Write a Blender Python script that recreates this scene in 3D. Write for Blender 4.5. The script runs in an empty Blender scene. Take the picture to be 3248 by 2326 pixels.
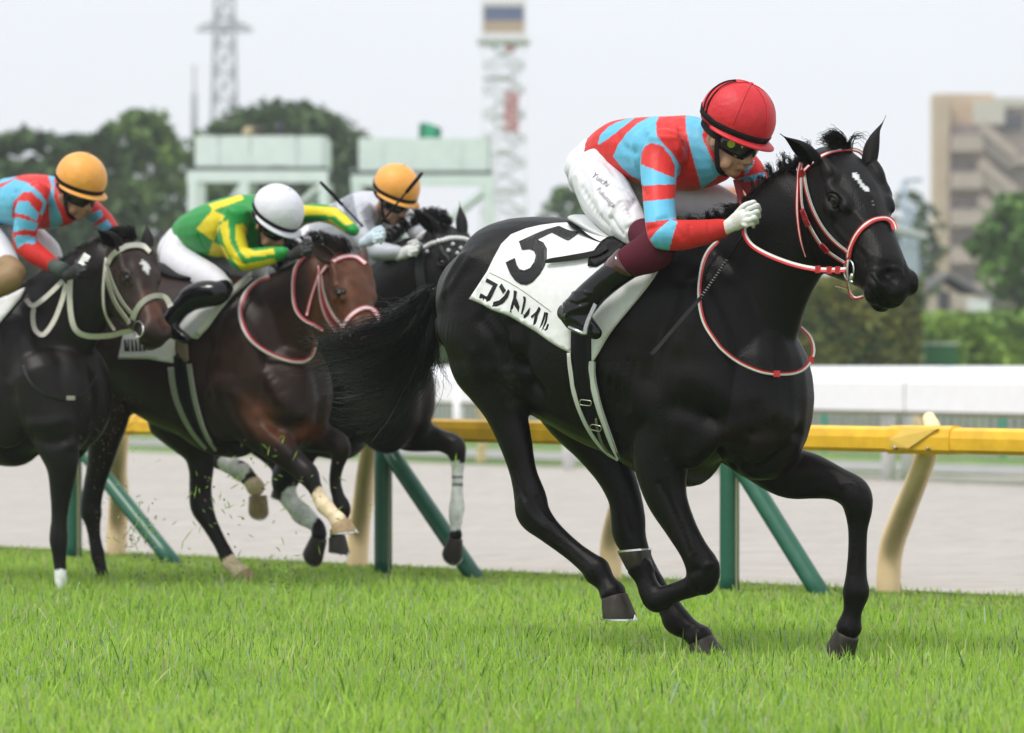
import bpy, bmesh, math, random
import numpy as np
from mathutils import Vector, Matrix
from mathutils.bvhtree import BVHTree
from mathutils.geometry import delaunay_2d_cdt

sc = bpy.context.scene
COL = sc.collection
rng = np.random.default_rng(7)
random.seed(7)

# ------------------------------------------------------------------ camera
# focal length in photograph pixels, image centre, horizon row, eye height (m)
F, CX, CY, HZ, EYE = 11500.0, 1624.0, 1163.0, 1236.0, 0.98
cd = bpy.data.cameras.new('camera'); cam = bpy.data.objects.new('camera', cd); COL.objects.link(cam)
cd.sensor_fit = 'HORIZONTAL'; cd.sensor_width = 36.0; cd.lens = 36.0 * F / 3248.0
cam.location = (0, 0, EYE); cam.rotation_euler = (math.radians(90), 0, 0)
cd.shift_y = (HZ - CY) / 3248.0
cd.clip_start = 0.5; cd.clip_end = 6000
cd.dof.use_dof = True; cd.dof.focus_distance = 12.75; cd.dof.aperture_fstop = 3.5
sc.camera = cam

# ------------------------------------------------------------------ light: bright overcast
w = bpy.data.worlds.new('World'); sc.world = w; w.use_nodes = True
nt = w.node_tree; nt.nodes.clear()
def wn(t, **k):
    n = nt.nodes.new(t)
    for a, b in k.items(): setattr(n, a, b)
    return n
SUN_EL, SUN_ROT = math.radians(58), math.radians(236)
sky = wn('ShaderNodeTexSky', sky_type='NISHITA', sun_disc=False, sun_elevation=SUN_EL, sun_rotation=SUN_ROT,
         air_density=1.0, dust_density=3.0, ozone_density=1.0)
tc = wn('ShaderNodeTexCoord'); sep = wn('ShaderNodeSeparateXYZ')
nt.links.new(tc.outputs['Generated'], sep.inputs[0])
ramp = wn('ShaderNodeMapRange'); ramp.inputs[1].default_value = 0.0; ramp.inputs[2].default_value = 1.0
ramp.inputs[3].default_value = 9.1; ramp.inputs[4].default_value = 10.5
nt.links.new(sep.outputs[2], ramp.inputs[0])
nz = wn('ShaderNodeTexNoise'); nz.inputs['Scale'].default_value = 3.0; nz.inputs['Detail'].default_value = 4
mp = wn('ShaderNodeMapping'); mp.inputs['Scale'].default_value = (1, 1, 3.5)
nt.links.new(tc.outputs['Generated'], mp.inputs[0]); nt.links.new(mp.outputs[0], nz.inputs[0])
nr = wn('ShaderNodeMapRange'); nr.inputs[3].default_value = 0.93; nr.inputs[4].default_value = 1.05
nt.links.new(nz.outputs[0], nr.inputs[0])
mm = wn('ShaderNodeMath', operation='MULTIPLY'); nt.links.new(ramp.outputs[0], mm.inputs[0]); nt.links.new(nr.outputs[0], mm.inputs[1])
cl = wn('ShaderNodeVectorMath', operation='SCALE'); cl.inputs[0].default_value = (0.935, 0.968, 1.012)
nt.links.new(mm.outputs[0], cl.inputs[3])
mx = wn('ShaderNodeMix', data_type='RGBA'); mx.inputs[0].default_value = 0.93
nt.links.new(sky.outputs[0], mx.inputs[6]); nt.links.new(cl.outputs[0], mx.inputs[7])
bg = wn('ShaderNodeBackground'); bg.inputs[1].default_value = 0.10
nt.links.new(mx.outputs[2], bg.inputs[0])
ow = wn('ShaderNodeOutputWorld'); nt.links.new(bg.outputs[0], ow.inputs[0])
sd = bpy.data.lights.new('sun', 'SUN'); sd.energy = 2.0; sd.angle = math.radians(14); sd.color = (1.0, 0.965, 0.91)
so = bpy.data.objects.new('sun', sd); COL.objects.link(so)
# direction to the sun from elevation and azimuth (high, from the left)
sdir = Vector((math.cos(SUN_EL) * math.sin(SUN_ROT), math.cos(SUN_EL) * math.cos(SUN_ROT), math.sin(SUN_EL)))
so.rotation_euler = sdir.to_track_quat('Z', 'Y').to_euler()
sc.view_settings.view_transform = 'Standard'; sc.view_settings.look = 'None'
sc.view_settings.exposure = 0.30; sc.view_settings.gamma = 1.0; sc.view_settings.use_curve_mapping = False
sc.cycles.max_bounces = 6; sc.cycles.transparent_max_bounces = 8
sc.cycles.use_denoising = True
try: sc.cycles.denoiser = 'OPENIMAGEDENOISE'
except Exception: pass

# ------------------------------------------------------------------ materials
def srgb(r, g, b):
    f = lambda c: (c / 255 / 12.92) if c / 255 <= 0.04045 else ((c / 255 + 0.055) / 1.055) ** 2.4
    return (f(r), f(g), f(b))
MATS = {}
def mat(name, col=(.5, .5, .5), rough=.6, metal=0.0, spec=0.5, noise=0.0, nscale=8.0, bump=0.0, bscale=60.0,
        attr=None, sheen=0.0, coat=0.0, stretch=None, rot=0.0, col2=None, trans=0.0, distort=0.0, detail=5.0):
    if name in MATS: return MATS[name]
    m = bpy.data.materials.new(name); m.use_nodes = True; MATS[name] = m
    t = m.node_tree; b = t.nodes['Principled BSDF']
    b.inputs['Roughness'].default_value = rough; b.inputs['Metallic'].default_value = metal
    b.inputs['Specular IOR Level'].default_value = spec
    b.inputs['Sheen Weight'].default_value = sheen; b.inputs['Coat Weight'].default_value = coat
    b.inputs['Coat Roughness'].default_value = 0.15
    if trans:
        b.inputs['Subsurface Weight'].default_value = 0.0
    src = None
    if attr:
        a = t.nodes.new('ShaderNodeAttribute'); a.attribute_name = attr; src = a.outputs['Color']
    else:
        a = t.nodes.new('ShaderNodeRGB'); a.outputs[0].default_value = (*col, 1); src = a.outputs[0]
    tcn = t.nodes.new('ShaderNodeTexCoord'); mpn = t.nodes.new('ShaderNodeMapping')
    t.links.new(tcn.outputs['Object'], mpn.inputs[0])
    if stretch: mpn.inputs['Scale'].default_value = stretch
    if rot: mpn.inputs['Rotation'].default_value = (0, 0, rot)
    if noise or col2:
        n = t.nodes.new('ShaderNodeTexNoise'); n.inputs['Scale'].default_value = nscale; n.inputs['Detail'].default_value = detail
        n.inputs['Distortion'].default_value = distort
        t.links.new(mpn.outputs[0], n.inputs[0])
        if col2:
            rp = t.nodes.new('ShaderNodeMapRange'); rp.inputs[1].default_value = .38; rp.inputs[2].default_value = .62
            t.links.new(n.outputs[0], rp.inputs[0])
            mi = t.nodes.new('ShaderNodeMix'); mi.data_type = 'RGBA'; t.links.new(rp.outputs[0], mi.inputs[0])
            t.links.new(src, mi.inputs[6]); mi.inputs[7].default_value = (*col2, 1); src = mi.outputs[2]
        if noise:
            rp = t.nodes.new('ShaderNodeMapRange'); rp.inputs[1].default_value = .3; rp.inputs[2].default_value = .7
            rp.inputs[3].default_value = 1 - noise; rp.inputs[4].default_value = 1 + noise
            n2 = t.nodes.new('ShaderNodeTexNoise'); n2.inputs['Scale'].default_value = nscale * 2.3; n2.inputs['Detail'].default_value = 6
            t.links.new(mpn.outputs[0], n2.inputs[0]); t.links.new(n2.outputs[0], rp.inputs[0])
            vm = t.nodes.new('ShaderNodeVectorMath'); vm.operation = 'SCALE'
            t.links.new(src, vm.inputs[0]); t.links.new(rp.outputs[0], vm.inputs[3]); src = vm.outputs[0]
    t.links.new(src, b.inputs['Base Color'])
    if bump:
        n3 = t.nodes.new('ShaderNodeTexNoise'); n3.inputs['Scale'].default_value = bscale; n3.inputs['Detail'].default_value = 5
        t.links.new(mpn.outputs[0], n3.inputs[0])
        bp = t.nodes.new('ShaderNodeBump'); bp.inputs['Strength'].default_value = min(1, bump); bp.inputs['Distance'].default_value = 0.01
        t.links.new(n3.outputs[0], bp.inputs['Height']); t.links.new(bp.outputs[0], b.inputs['Normal'])
    return m

# ------------------------------------------------------------------ objects
LOC = {}
def tag(o, label=None, cat=None, group=None, kind=None):
    if label: o['label'] = label
    if cat: o['category'] = cat
    if group: o['group'] = group
    if kind: o['kind'] = kind
    return o
def thing(name, loc, label, cat, group=None):
    o = bpy.data.objects.new(name, None); COL.objects.link(o); o.location = loc; o.empty_display_size = .1
    LOC[o.name] = np.array(loc, float)
    return tag(o, label, cat, group)
def obj(name, V, Fc, m, parent=None, smooth=True, colors=None, midx=None):
    """one mesh object; V in world space"""
    V = np.asarray(V, float); base = LOC[parent.name] if parent is not None else np.zeros(3)
    me = bpy.data.meshes.new(name)
    me.from_pydata([tuple(v) for v in (V - base)], [], [tuple(int(i) for i in f) for f in Fc])
    for mm_ in (m if isinstance(m, (list, tuple)) else [m]): me.materials.append(mm_)
    if midx is not None: me.polygons.foreach_set('material_index', np.asarray(midx, np.int32))
    if smooth: me.polygons.foreach_set('use_smooth', np.ones(len(me.polygons), bool))
    if colors is not None:
        ca = me.color_attributes.new('col', 'FLOAT_COLOR', 'POINT')
        c4 = np.ones((len(V), 4), np.float32); c4[:, :3] = colors
        ca.data.foreach_set('color', c4.ravel())
    me.update()
    o = bpy.data.objects.new(name, me); COL.objects.link(o)
    if parent is not None: o.parent = parent
    LOC[o.name] = base.copy()
    return o
def join(parts):
    Vs, Fs, n = [], [], 0
    for V, Fc in parts:
        Vs.append(np.asarray(V, float)); Fs += [tuple(int(i) + n for i in f) for f in Fc]; n += len(V)
    return np.concatenate(Vs), Fs

# ------------------------------------------------------------------ picture rows/columns to places
def R(x0, y0, k):
    return lambda *p: [(x0 + a / k, y0 + b / k) + tuple(r) for a, b, *r in p]
RA, RB, RC, RE, RL, RM = R(1200, 600, 2), R(1200, 1300, 2), R(2114, 1100, 2), R(900, 700, 2), R(0, 600, 2), R(600, 1100, 2)
RJ, RH, R5, RD = R(1700, 200, 2.706), R(2200, 300, 2.32), R(1800, 1400, 2.03), R(2114, 100, 2)
Z1, Z2, Z3, Z4 = R(2181, 200, 4), R(2500, 500, 4), R(2500, 700, 4), R(1700, 750, 4)
def P(px, py, D): return np.array([(px - CX) / F * D, D, EYE - (py - HZ) / F * D])
def px_of(V):
    V = np.atleast_2d(V); return np.stack([CX + F * V[:, 0] / V[:, 1], HZ - F * (V[:, 2] - EYE) / V[:, 1]], 1)
class Frame:
    """an upright plane through a running animal; l = metres to its own right (towards the camera)"""
    def __init__(s, theta, px, D):
        s.t = math.radians(theta); s.X0 = (px - CX) / F * D; s.D0 = D
        s.fw = np.array([math.cos(s.t), -math.sin(s.t), 0]); s.rt = np.array([-math.sin(s.t), -math.cos(s.t), 0])
        s.s = F / D
    def __call__(s, px, py, l=0.0):
        q = (px - CX) / F; c, sn = math.cos(s.t), math.sin(s.t)
        a = (q * s.D0 - q * l * c + l * sn - s.X0) / (c + q * sn)
        return P(px, py, s.D0 - a * sn - l * c)

# ------------------------------------------------------------------ shapes
def cr(P_, n):
    """Catmull-Rom resample of rows, n samples per span"""
    P_ = np.asarray(P_, float)
    if len(P_) < 3: return np.array([P_[0] + (P_[-1] - P_[0]) * t for t in np.linspace(0, 1, n + 1)])
    Q = np.vstack([2 * P_[0] - P_[1], P_, 2 * P_[-1] - P_[-2]]); out = []
    for i in range(1, len(Q) - 2):
        for k in range(n):
            t = k / n; a, b, c, d = Q[i - 1], Q[i], Q[i + 1], Q[i + 2]
            out.append(.5 * ((2 * b) + (-a + c) * t + (2 * a - 5 * b + 4 * c - d) * t * t + (-a + 3 * b - 3 * c + d) * t ** 3))
    out.append(Q[-2]); return np.array(out)
def tube(nodes, side, seg=20, n=5, cap=True, power=2.0):
    """nodes: rows (x,y,z, r_updown, r_side); side: reference side vector; rings perpendicular to the path"""
    S = cr(nodes, n); C = S[:, :3]; T = np.gradient(C, axis=0); T /= np.linalg.norm(T, axis=1)[:, None] + 1e-9
    side = np.asarray(side, float)
    ang = np.linspace(0, 2 * math.pi, seg, endpoint=False)
    ca, sa = np.cos(ang), np.sin(ang)
    if power != 2.0:
        k = 2 / power; ca = np.sign(ca) * np.abs(ca) ** k; sa = np.sign(sa) * np.abs(sa) ** k
    rings = []
    def ring(c, t, rb, rs):
        B = np.cross(t, side); B /= np.linalg.norm(B) + 1e-9; Sd = np.cross(B, t)
        rings.append(c + ca[:, None] * B * rb + sa[:, None] * Sd * rs)
    if cap:
        for u in (1.0, .9, .6): 
            q = math.sqrt(max(1e-3, 1 - u * u)) if u < 1 else .06
            ring(C[0] - T[0] * u * min(S[0, 3], S[0, 4]) * .9, T[0], S[0, 3] * q, S[0, 4] * q)
    for i in range(len(C)): ring(C[i], T[i], max(S[i, 3], 1e-4), max(S[i, 4], 1e-4))
    if cap:
        for u in (.6, .9, 1.0):
            q = math.sqrt(max(1e-3, 1 - u * u)) if u < 1 else .06
            ring(C[-1] + T[-1] * u * min(S[-1, 3], S[-1, 4]) * .9, T[-1], S[-1, 3] * q, S[-1, 4] * q)
    V = np.concatenate(rings); m_ = len(rings); Fc = []
    for i in range(m_ - 1):
        for j in range(seg):
            a, b = i * seg + j, i * seg + (j + 1) % seg
            Fc.append((a, b, b + seg, a + seg))
    Fc.append(tuple(range(seg))[::-1]); Fc.append(tuple(range((m_ - 1) * seg, m_ * seg)))
    return V, Fc
def ball(c, r, axes=None, seg=20, rings=12):
    c = np.asarray(c, float); r = np.broadcast_to(np.asarray(r, float), (3,)); A = np.eye(3) if axes is None else np.asarray(axes, float)
    V = [c + A[2] * r[2]]; 
    for i in range(1, rings):
        th = math.pi * i / rings
        for j in range(seg):
            ph = 2 * math.pi * j / seg
            V.append(c + A[0] * r[0] * math.sin(th) * math.cos(ph) + A[1] * r[1] * math.sin(th) * math.sin(ph) + A[2] * r[2] * math.cos(th))
    V.append(c - A[2] * r[2]); Fc = []
    for j in range(seg): Fc.append((0, 1 + j, 1 + (j + 1) % seg))
    for i in range(rings - 2):
        for j in range(seg):
            a = 1 + i * seg + j; b = 1 + i * seg + (j + 1) % seg
            Fc.append((a, a + seg, b + seg, b))
    L = len(V) - 1; o = 1 + (rings - 2) * seg
    for j in range(seg): Fc.append((L, o + (j + 1) % seg, o + j))
    return np.array(V), Fc
def box(c, h, axes=None):
    c = np.asarray(c, float); A = np.eye(3) if axes is None else np.asarray(axes, float)
    V = [c + A[0] * h[0] * x + A[1] * h[1] * y + A[2] * h[2] * z for x in (-1, 1) for y in (-1, 1) for z in (-1, 1)]
    return np.array(V), [(0, 1, 3, 2), (4, 6, 7, 5), (0, 4, 5, 1), (2, 3, 7, 6), (0, 2, 6, 4), (1, 5, 7, 3)]
def bar(a, b, r, seg=8, r2=None):
    a, b = np.asarray(a, float), np.asarray(b, float); t = b - a; t /= np.linalg.norm(t)
    s = np.cross(t, [0, 0, 1.0]); 
    if np.linalg.norm(s) < .1: s = np.array([1.0, 0, 0])
    r2 = r if r2 is None else r2
    return tube([(*a, r, r), (*b, r2, r2)], s, seg=seg, n=1, cap=False)
def beam(a, b, w_, h_):
    """square beam from a to b"""
    a, b = np.asarray(a, float), np.asarray(b, float); t = b - a; L = np.linalg.norm(t); t = t / L
    s = np.cross(t, [0, 0, 1.0]); s = np.array([1.0, 0, 0]) if np.linalg.norm(s) < .05 else s / np.linalg.norm(s)
    u = np.cross(s, t)
    return box((a + b) / 2, (L / 2, w_ / 2, h_ / 2), (t, s, u))
def pathtube(pts, r, seg=8, n=4):
    """round cord through 3D points; r scalar or per-point"""
    pts = np.asarray(pts, float); rr = np.broadcast_to(np.asarray(r, float), (len(pts),))
    S = cr(np.column_stack([pts, rr]), n); C = S[:, :3]; T = np.gradient(C, axis=0); T /= np.linalg.norm(T, axis=1)[:, None] + 1e-9
    u = np.cross(T[0], [0.3, .1, 1.0]); u /= np.linalg.norm(u); V = []
    for i in range(len(C)):
        u = u - T[i] * np.dot(u, T[i]); u /= np.linalg.norm(u) + 1e-9; v = np.cross(T[i], u)
        for j in range(seg):
            a = 2 * math.pi * j / seg; V.append(C[i] + S[i, 3] * (u * math.cos(a) + v * math.sin(a)))
    Fc = []
    for i in range(len(C) - 1):
        for j in range(seg):
            a, b = i * seg + j, i * seg + (j + 1) % seg; Fc.append((a, b, b + seg, a + seg))
    Fc.append(tuple(range(seg))[::-1]); Fc.append(tuple(range((len(C) - 1) * seg, len(C) * seg)))
    return np.array(V), Fc
def union(parts, voxel, smooth=6, fac=.5):
    """fuse closed shapes into one continuous skin"""
    V, Fc = join(parts); me = bpy.data.meshes.new('tmp'); me.from_pydata([tuple(v) for v in V], [], Fc)
    o = bpy.data.objects.new('tmp', me); COL.objects.link(o)
    r = o.modifiers.new('r', 'REMESH'); r.mode = 'VOXEL'; r.voxel_size = voxel; r.adaptivity = 0
    if smooth: s = o.modifiers.new('s', 'SMOOTH'); s.factor = fac; s.iterations = smooth
    dg = bpy.context.evaluated_depsgraph_get(); e = o.evaluated_get(dg); m2 = e.to_mesh()
    nv = len(m2.vertices); A = np.empty(nv * 3); m2.vertices.foreach_get('co', A); A = A.reshape(-1, 3)
    lt = np.empty(len(m2.polygons), int); m2.polygons.foreach_get('loop_total', lt)
    lv = np.empty(len(m2.loops), int); m2.loops.foreach_get('vertex_index', lv)
    N = np.empty(nv * 3); m2.vertices.foreach_get('normal', N); N = N.reshape(-1, 3)
    if (lt == 4).all(): Fo = lv.reshape(-1, 4)
    else:
        Fo, k = [], 0
        for c in lt: Fo.append(lv[k:k + c]); k += c
    e.to_mesh_clear(); bpy.data.objects.remove(o); bpy.data.meshes.remove(me)
    return A, Fo, N
def normals(V, Fq):
    Fq = np.asarray(Fq); n = np.cross(V[Fq[:, 2]] - V[Fq[:, 0]], V[Fq[:, 3]] - V[Fq[:, 1]]); N = np.zeros_like(V)
    for k in range(4): np.add.at(N, Fq[:, k], n)
    return N / (np.linalg.norm(N, axis=1)[:, None] + 1e-12)
class Skin:
    def __init__(s, V, Fq): s.V = V; s.F = Fq; s.N = normals(V, Fq); s.bvh = None
    def tree(s):
        if s.bvh is None: s.bvh = BVHTree.FromPolygons([Vector(v) for v in s.V], [tuple(int(i) for i in f) for f in s.F])
        return s.bvh
    def hit(s, px, py):
        o = Vector((0, 0, EYE)); d = Vector(P(px, py, 10.0)) - o; d.normalize()
        h = s.tree().ray_cast(o, d)
        if h[0] is None: return None, None
        n = h[1]; n = -n if n.dot(d) > 0 else n
        return np.array(h[0]), np.array(n)
    def hitn(s, px, py):
        for r_ in range(0, 400, 6):
            for k in range(1 if r_ == 0 else 12):
                h, n = s.hit(px + r_ * math.cos(k * .5236), py + r_ * math.sin(k * .5236))
                if h is not None: return P(px, py, h[1]), n
    def stroke(s, pts, r, amp, near=True):
        """push the skin in or out along a line drawn on it"""
        hp = []
        for p in cr([q[:2] for q in pts], 5) if len(pts) > 1 else pts:
            h, n = s.hit(p[0], p[1])
            if h is not None: hp.append(h)
        if not hp: return
        d = np.full(len(s.V), 1e9); hp = np.array(hp)
        bb = (s.V > hp.min(0) - 3 * r).all(1) & (s.V < hp.max(0) + 3 * r).all(1); idx = np.where(bb)[0]
        if len(idx) == 0: return
        dd = np.full(len(idx), 1e9)
        for h in hp: dd = np.minimum(dd, np.linalg.norm(s.V[idx] - h, axis=1))
        s.disp = getattr(s, 'disp', np.zeros(len(s.V))); s.disp[idx] += amp * np.exp(-(dd / r) ** 2)
    def soften(s, it):
        F_ = np.asarray(s.F); 
        for _ in range(it):
            A_ = np.zeros_like(s.C); n_ = np.zeros(len(s.C)); m4 = s.C[F_].mean(1)
            for k in range(4): np.add.at(A_, F_[:, k], m4); np.add.at(n_, F_[:, k], 1)
            s.C = A_ / np.maximum(n_, 1)[:, None]
    def wrinkle(s, amp, freq, seed=1):
        r = np.random.default_rng(seed); X = s.V * freq; W_ = X.copy()
        for _ in range(4):
            k = r.normal(size=(3, 3)); W_ += .55 * np.sin(X @ k.T * .45 + r.uniform(0, 6.28, 3))
        d = np.zeros(len(X))
        for q in range(4):
            k = r.normal(size=3); k /= np.linalg.norm(k); k[2] *= .6; f = (1.0, 1.7, 2.6, 3.8)[q]; d += (1 - np.abs(np.sin(W_ @ k * f + r.uniform(0, 6.28))) ** .6) / f
        m_ = .5 + .5 * np.sin(X @ (r.normal(size=3) * .25) + r.uniform(0, 6.28))
        s.disp = getattr(s, 'disp', np.zeros(len(s.V))) + amp * (d - d.mean()) * (.35 + .65 * m_)
    def apply(s):
        if hasattr(s, 'disp'):
            s.V = s.V + s.N * s.disp[:, None]; s.N = normals(s.V, s.F); s.bvh = None; del s.disp
def drape(skin, px_pts, wpx, lift=.004, th=.003, across=2, n=4, default=None, closed=False):
    """a strap laid on a skin along a line seen in the picture; returns V,F (thickened) with material bands"""
    S = cr([p[:2] for p in px_pts], n); T = np.gradient(S, axis=0); T /= np.linalg.norm(T, axis=1)[:, None] + 1e-9
    Nn = np.column_stack([-T[:, 1], T[:, 0]]); rows = []; last = None
    W_ = np.interp(np.linspace(0, 1, len(S)), np.linspace(0, 1, len(px_pts)), [p[2] if len(p) > 2 else wpx for p in px_pts])
    for i in range(len(S)):
        row = []
        for k in range(across + 1):
            q = S[i] + Nn[i] * W_[i] * (k / across - .5); h, nn = skin.hit(*q); row.append((q, h, nn))
        rows.append(row)
    if default is None: default = skin.hitn(*px_pts[len(px_pts) // 2][:2])[0][1]
    hits = [(i, k) for i, r in enumerate(rows) for k, c in enumerate(r) if c[1] is not None]
    V = []; Nv = []
    for i, r in enumerate(rows):
        for k, c in enumerate(r):
            if c[1] is not None: V.append(c[1] + c[2] * lift); Nv.append(c[2])
            elif hits:
                j = min(hits, key=lambda h_: abs(h_[0] - i) * 3 + abs(h_[1] - k)); h = rows[j[0]][j[1]]
                V.append(P(*c[0], h[1][1]) + h[2] * lift); Nv.append(h[2])
            else: V.append(P(*c[0], default)); Nv.append(np.array([0, -1.0, 0]))
    V = np.array(V).reshape(len(S), across + 1, 3); Nv = np.array(Nv).reshape(V.shape)
    for _ in range(2):   # soften jumps
        V[1:-1] = (V[:-2] + 2 * V[1:-1] + V[2:]) / 4
    return strip(V, Nv, th)
def strip(V, Nv, th):
    a, b = V.shape[:2]; Vt = V + Nv * th; A = np.concatenate([V.reshape(-1, 3), Vt.reshape(-1, 3)]); o = a * b; Fc = []; mi = []
    for i in range(a - 1):
        for k in range(b - 1):
            q = (i * b + k, i * b + k + 1, (i + 1) * b + k + 1, (i + 1) * b + k)
            Fc.append(tuple(x + o for x in q)); mi.append(k); Fc.append(q[::-1]); mi.append(k)
        for k, m_ in ((0, 0), (b - 1, b - 2)):
            Fc.append((i * b + k, (i + 1) * b + k, (i + 1) * b + k + o, i * b + k + o)); mi.append(m_)
    for i in (0, a - 1):
        for k in range(b - 1):
            Fc.append((i * b + k, i * b + k + 1, i * b + k + 1 + o, i * b + k + o)); mi.append(k)
    return A, Fc, mi
def ribbon3(pts, nrm, w_, th=.003, across=2, n=4):
    """free strap through 3D points, flat side facing nrm"""
    C = cr(pts, n); T = np.gradient(C, axis=0); T /= np.linalg.norm(T, axis=1)[:, None] + 1e-9
    nrm = np.asarray(nrm, float); Sd = np.cross(T, nrm); Sd /= np.linalg.norm(Sd, axis=1)[:, None] + 1e-9; Nn = np.cross(Sd, T)
    V = np.stack([C + Sd * w_ * (k / across - .5) for k in range(across + 1)], 1); Nv = np.repeat(Nn[:, None], across + 1, 1)
    return strip(V, Nv, th)
def inpoly(X, poly):
    x, y = X[:, 0], X[:, 1]; r = np.zeros(len(X), bool); n = len(poly)
    for i in range(n):
        x1, y1 = poly[i][:2]; x2, y2 = poly[(i + 1) % n][:2]
        c = ((y1 > y) != (y2 > y)) & (x < (x2 - x1) * (y - y1) / (y2 - y1 + 1e-12) + x1); r ^= c
    return r
def sheet(skin, poly, step, lift, th, smooth=0):
    """a flat cut-out (cloth, numeral) laid on a skin"""
    poly = [tuple(p[:2]) for p in poly]; pts = []
    n = len(poly)
    for i in range(n):
        a, b = np.array(poly[i]), np.array(poly[(i + 1) % n]); k = max(1, int(np.linalg.norm(b - a) / step))
        pts += [tuple(a + (b - a) * j / k) for j in range(k)]
    nb = len(pts); A = np.array(pts); x0, y0 = A.min(0); x1, y1 = A.max(0)
    gx, gy = np.meshgrid(np.arange(x0, x1, step), np.arange(y0, y1, step)); G = np.column_stack([gx.ravel(), gy.ravel()])
    G = G[inpoly(G, pts)]
    if len(G):
        d = np.min(np.linalg.norm(G[:, None] - A[None], axis=2), axis=1); G = G[d > step * .45]
    allp = pts + [tuple(g) for g in G]
    vs, es, fs, *_ = delaunay_2d_cdt([Vector(p) for p in allp], [(i, (i + 1) % nb) for i in range(nb)], [], 1, 1e-4)
    Vv = np.zeros((len(vs), 3)); Nv = np.zeros_like(Vv); ok = np.zeros(len(vs), bool)
    for i, v in enumerate(vs):
        h, nn = skin.hit(v[0], v[1])
        if h is not None: Vv[i], Nv[i], ok[i] = h, nn, True
    good = np.where(ok)[0]; v2 = np.array([tuple(v) for v in vs])
    for i in np.where(~ok)[0]:
        j = good[np.argmin(np.linalg.norm(v2[good] - v2[i], axis=1))]; Vv[i] = P(*v2[i], Vv[j][1]); Nv[i] = Nv[j]
    Fs = [tuple(f) for f in fs]
    if smooth:
        nb_ = [set() for _ in vs]
        for f in Fs:
            for a in range(len(f)): nb_[f[a]].update((f[a - 1], f[(a + 1) % len(f)]))
        for _ in range(smooth):
            D_ = np.array([np.mean(Vv[list(q)], 0) if q else Vv[i] for i, q in enumerate(nb_)])
            dep = D_[:, 1] * .6 + Vv[:, 1] * .4      # relax depth only, keep the outline
            Vv = np.array([P(*v2[i], dep[i]) for i in range(len(vs))])
    Vb = Vv + Nv * lift; Vt = Vb + Nv * th; o = len(Vb); Fc = []
    cnt = {}
    for f in Fs:
        Fc.append(tuple(x + o for x in f)); Fc.append(f[::-1])
        for a in range(len(f)):
            e = (f[a - 1], f[a]); k = tuple(sorted(e)); cnt[k] = None if k in cnt else e
    for e in cnt.values():
        if e: Fc.append((e[0], e[1], e[1] + o, e[0] + o))
    return np.concatenate([Vb, Vt]), Fc
def hair(curves, count, spread, r0, r1, seed=1, n=6, wav=.01, curl=0.0, lens=(0.6, 1.0)):
    """many fine tapering strands following guide curves; curves: list of arrays (k,3)"""
    g = np.random.default_rng(seed); V, Fc = [], []
    for gi, c in enumerate(curves):
        S = cr(c, n); L = len(S); t = np.linspace(0, 1, L); T = np.gradient(S, axis=0); T /= np.linalg.norm(T, axis=1)[:, None] + 1e-9
        sp = spread[gi] if isinstance(spread, list) else spread
        cn = count[gi] if isinstance(count, (list, tuple)) else count
        for _ in range(cn):
            off = g.normal(size=3); off /= np.linalg.norm(off) + 1e-9; off *= abs(g.normal()) * .6
            off2 = g.normal(size=3) * .5
            m_ = (sp[0] * (1 - t) + sp[1] * t)
            ph, fq = g.uniform(0, 6.28, 3), g.uniform(1.0, 4.0, 3)
            w_ = np.sin(t[:, None] * fq * 6.28 + ph) * wav * (t[:, None] ** 1.2)
            C = S + off * m_[:, None] + off2 * (t[:, None] ** 2) * sp[1] + w_
            e = g.uniform(*lens); k = max(3, int(L * e)); C = C[:k]
            rr = np.interp(np.linspace(0, 1, k), [0, .6, 1], [r0, r0 * .8, r1])
            s = np.cross(T[:k], [0, 1.0, .2]); s /= np.linalg.norm(s, axis=1)[:, None] + 1e-9; u = np.cross(s, T[:k])
            o = len(V) * 0 + sum_len[0]
            q = np.stack([C + s * rr[:, None], C - s * rr[:, None] * .6 + u * rr[:, None] * .8, C - s * rr[:, None] * .6 - u * rr[:, None] * .8], 1).reshape(-1, 3)
            V.append(q); sum_len[0] += len(q)
            for i in range(k - 1):
                a = o + i * 3
                Fc += [(a, a + 1, a + 4, a + 3), (a + 1, a + 2, a + 5, a + 4), (a + 2, a, a + 3, a + 5)]
    sum_len[0] = 0
    return np.concatenate(V), Fc
sum_len = [0]

# ------------------------------------------------------------------ the ground
U2, N2 = np.array([.720, -.694]), np.array([.694, .720])          # along the course, and across it away from the camera
def un(u, n, z=0.0): p = U2 * u + N2 * n; return np.array([p[0], p[1], z])
def flat(name, pts, z, m, kind='structure', div=0):
    o = obj(name, [(x, y, z) for x, y in pts], [tuple(range(len(pts)))], m, smooth=False); return tag(o, kind=kind)
DIRT = mat('dirt', (.43, .40, .362), rough=.95, noise=.10, nscale=3.2, bump=.8, bscale=40, stretch=(.16, 1.5, 1), rot=math.radians(44), col2=(.375, .345, .312), detail=9)
TURF = mat('turf_soil', (.12, .20, .035), rough=.95, noise=.4, nscale=6)
VERGE = mat('verge_green', (.16, .25, .045), rough=.95, noise=.35, nscale=.8, col2=(.10, .19, .035))
flat('ground', [(-2500, -60), (2500, -60), (2500, 4500), (-2500, 4500)], -.012, VERGE)
flat('turf', [tuple(un(a, b)[:2]) for a, b in ((-60, -30), (60, -30), (60, 13.98), (-60, 13.98))], -.004, TURF)
flat('dirt_track', [tuple(un(-60, 14.07)[:2]), tuple(un(60, 14.07)[:2]), (38, -22.4), (3.29, 40.4), (-2.18, 50.3), (-60, 155)], 0.0, DIRT)
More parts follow.
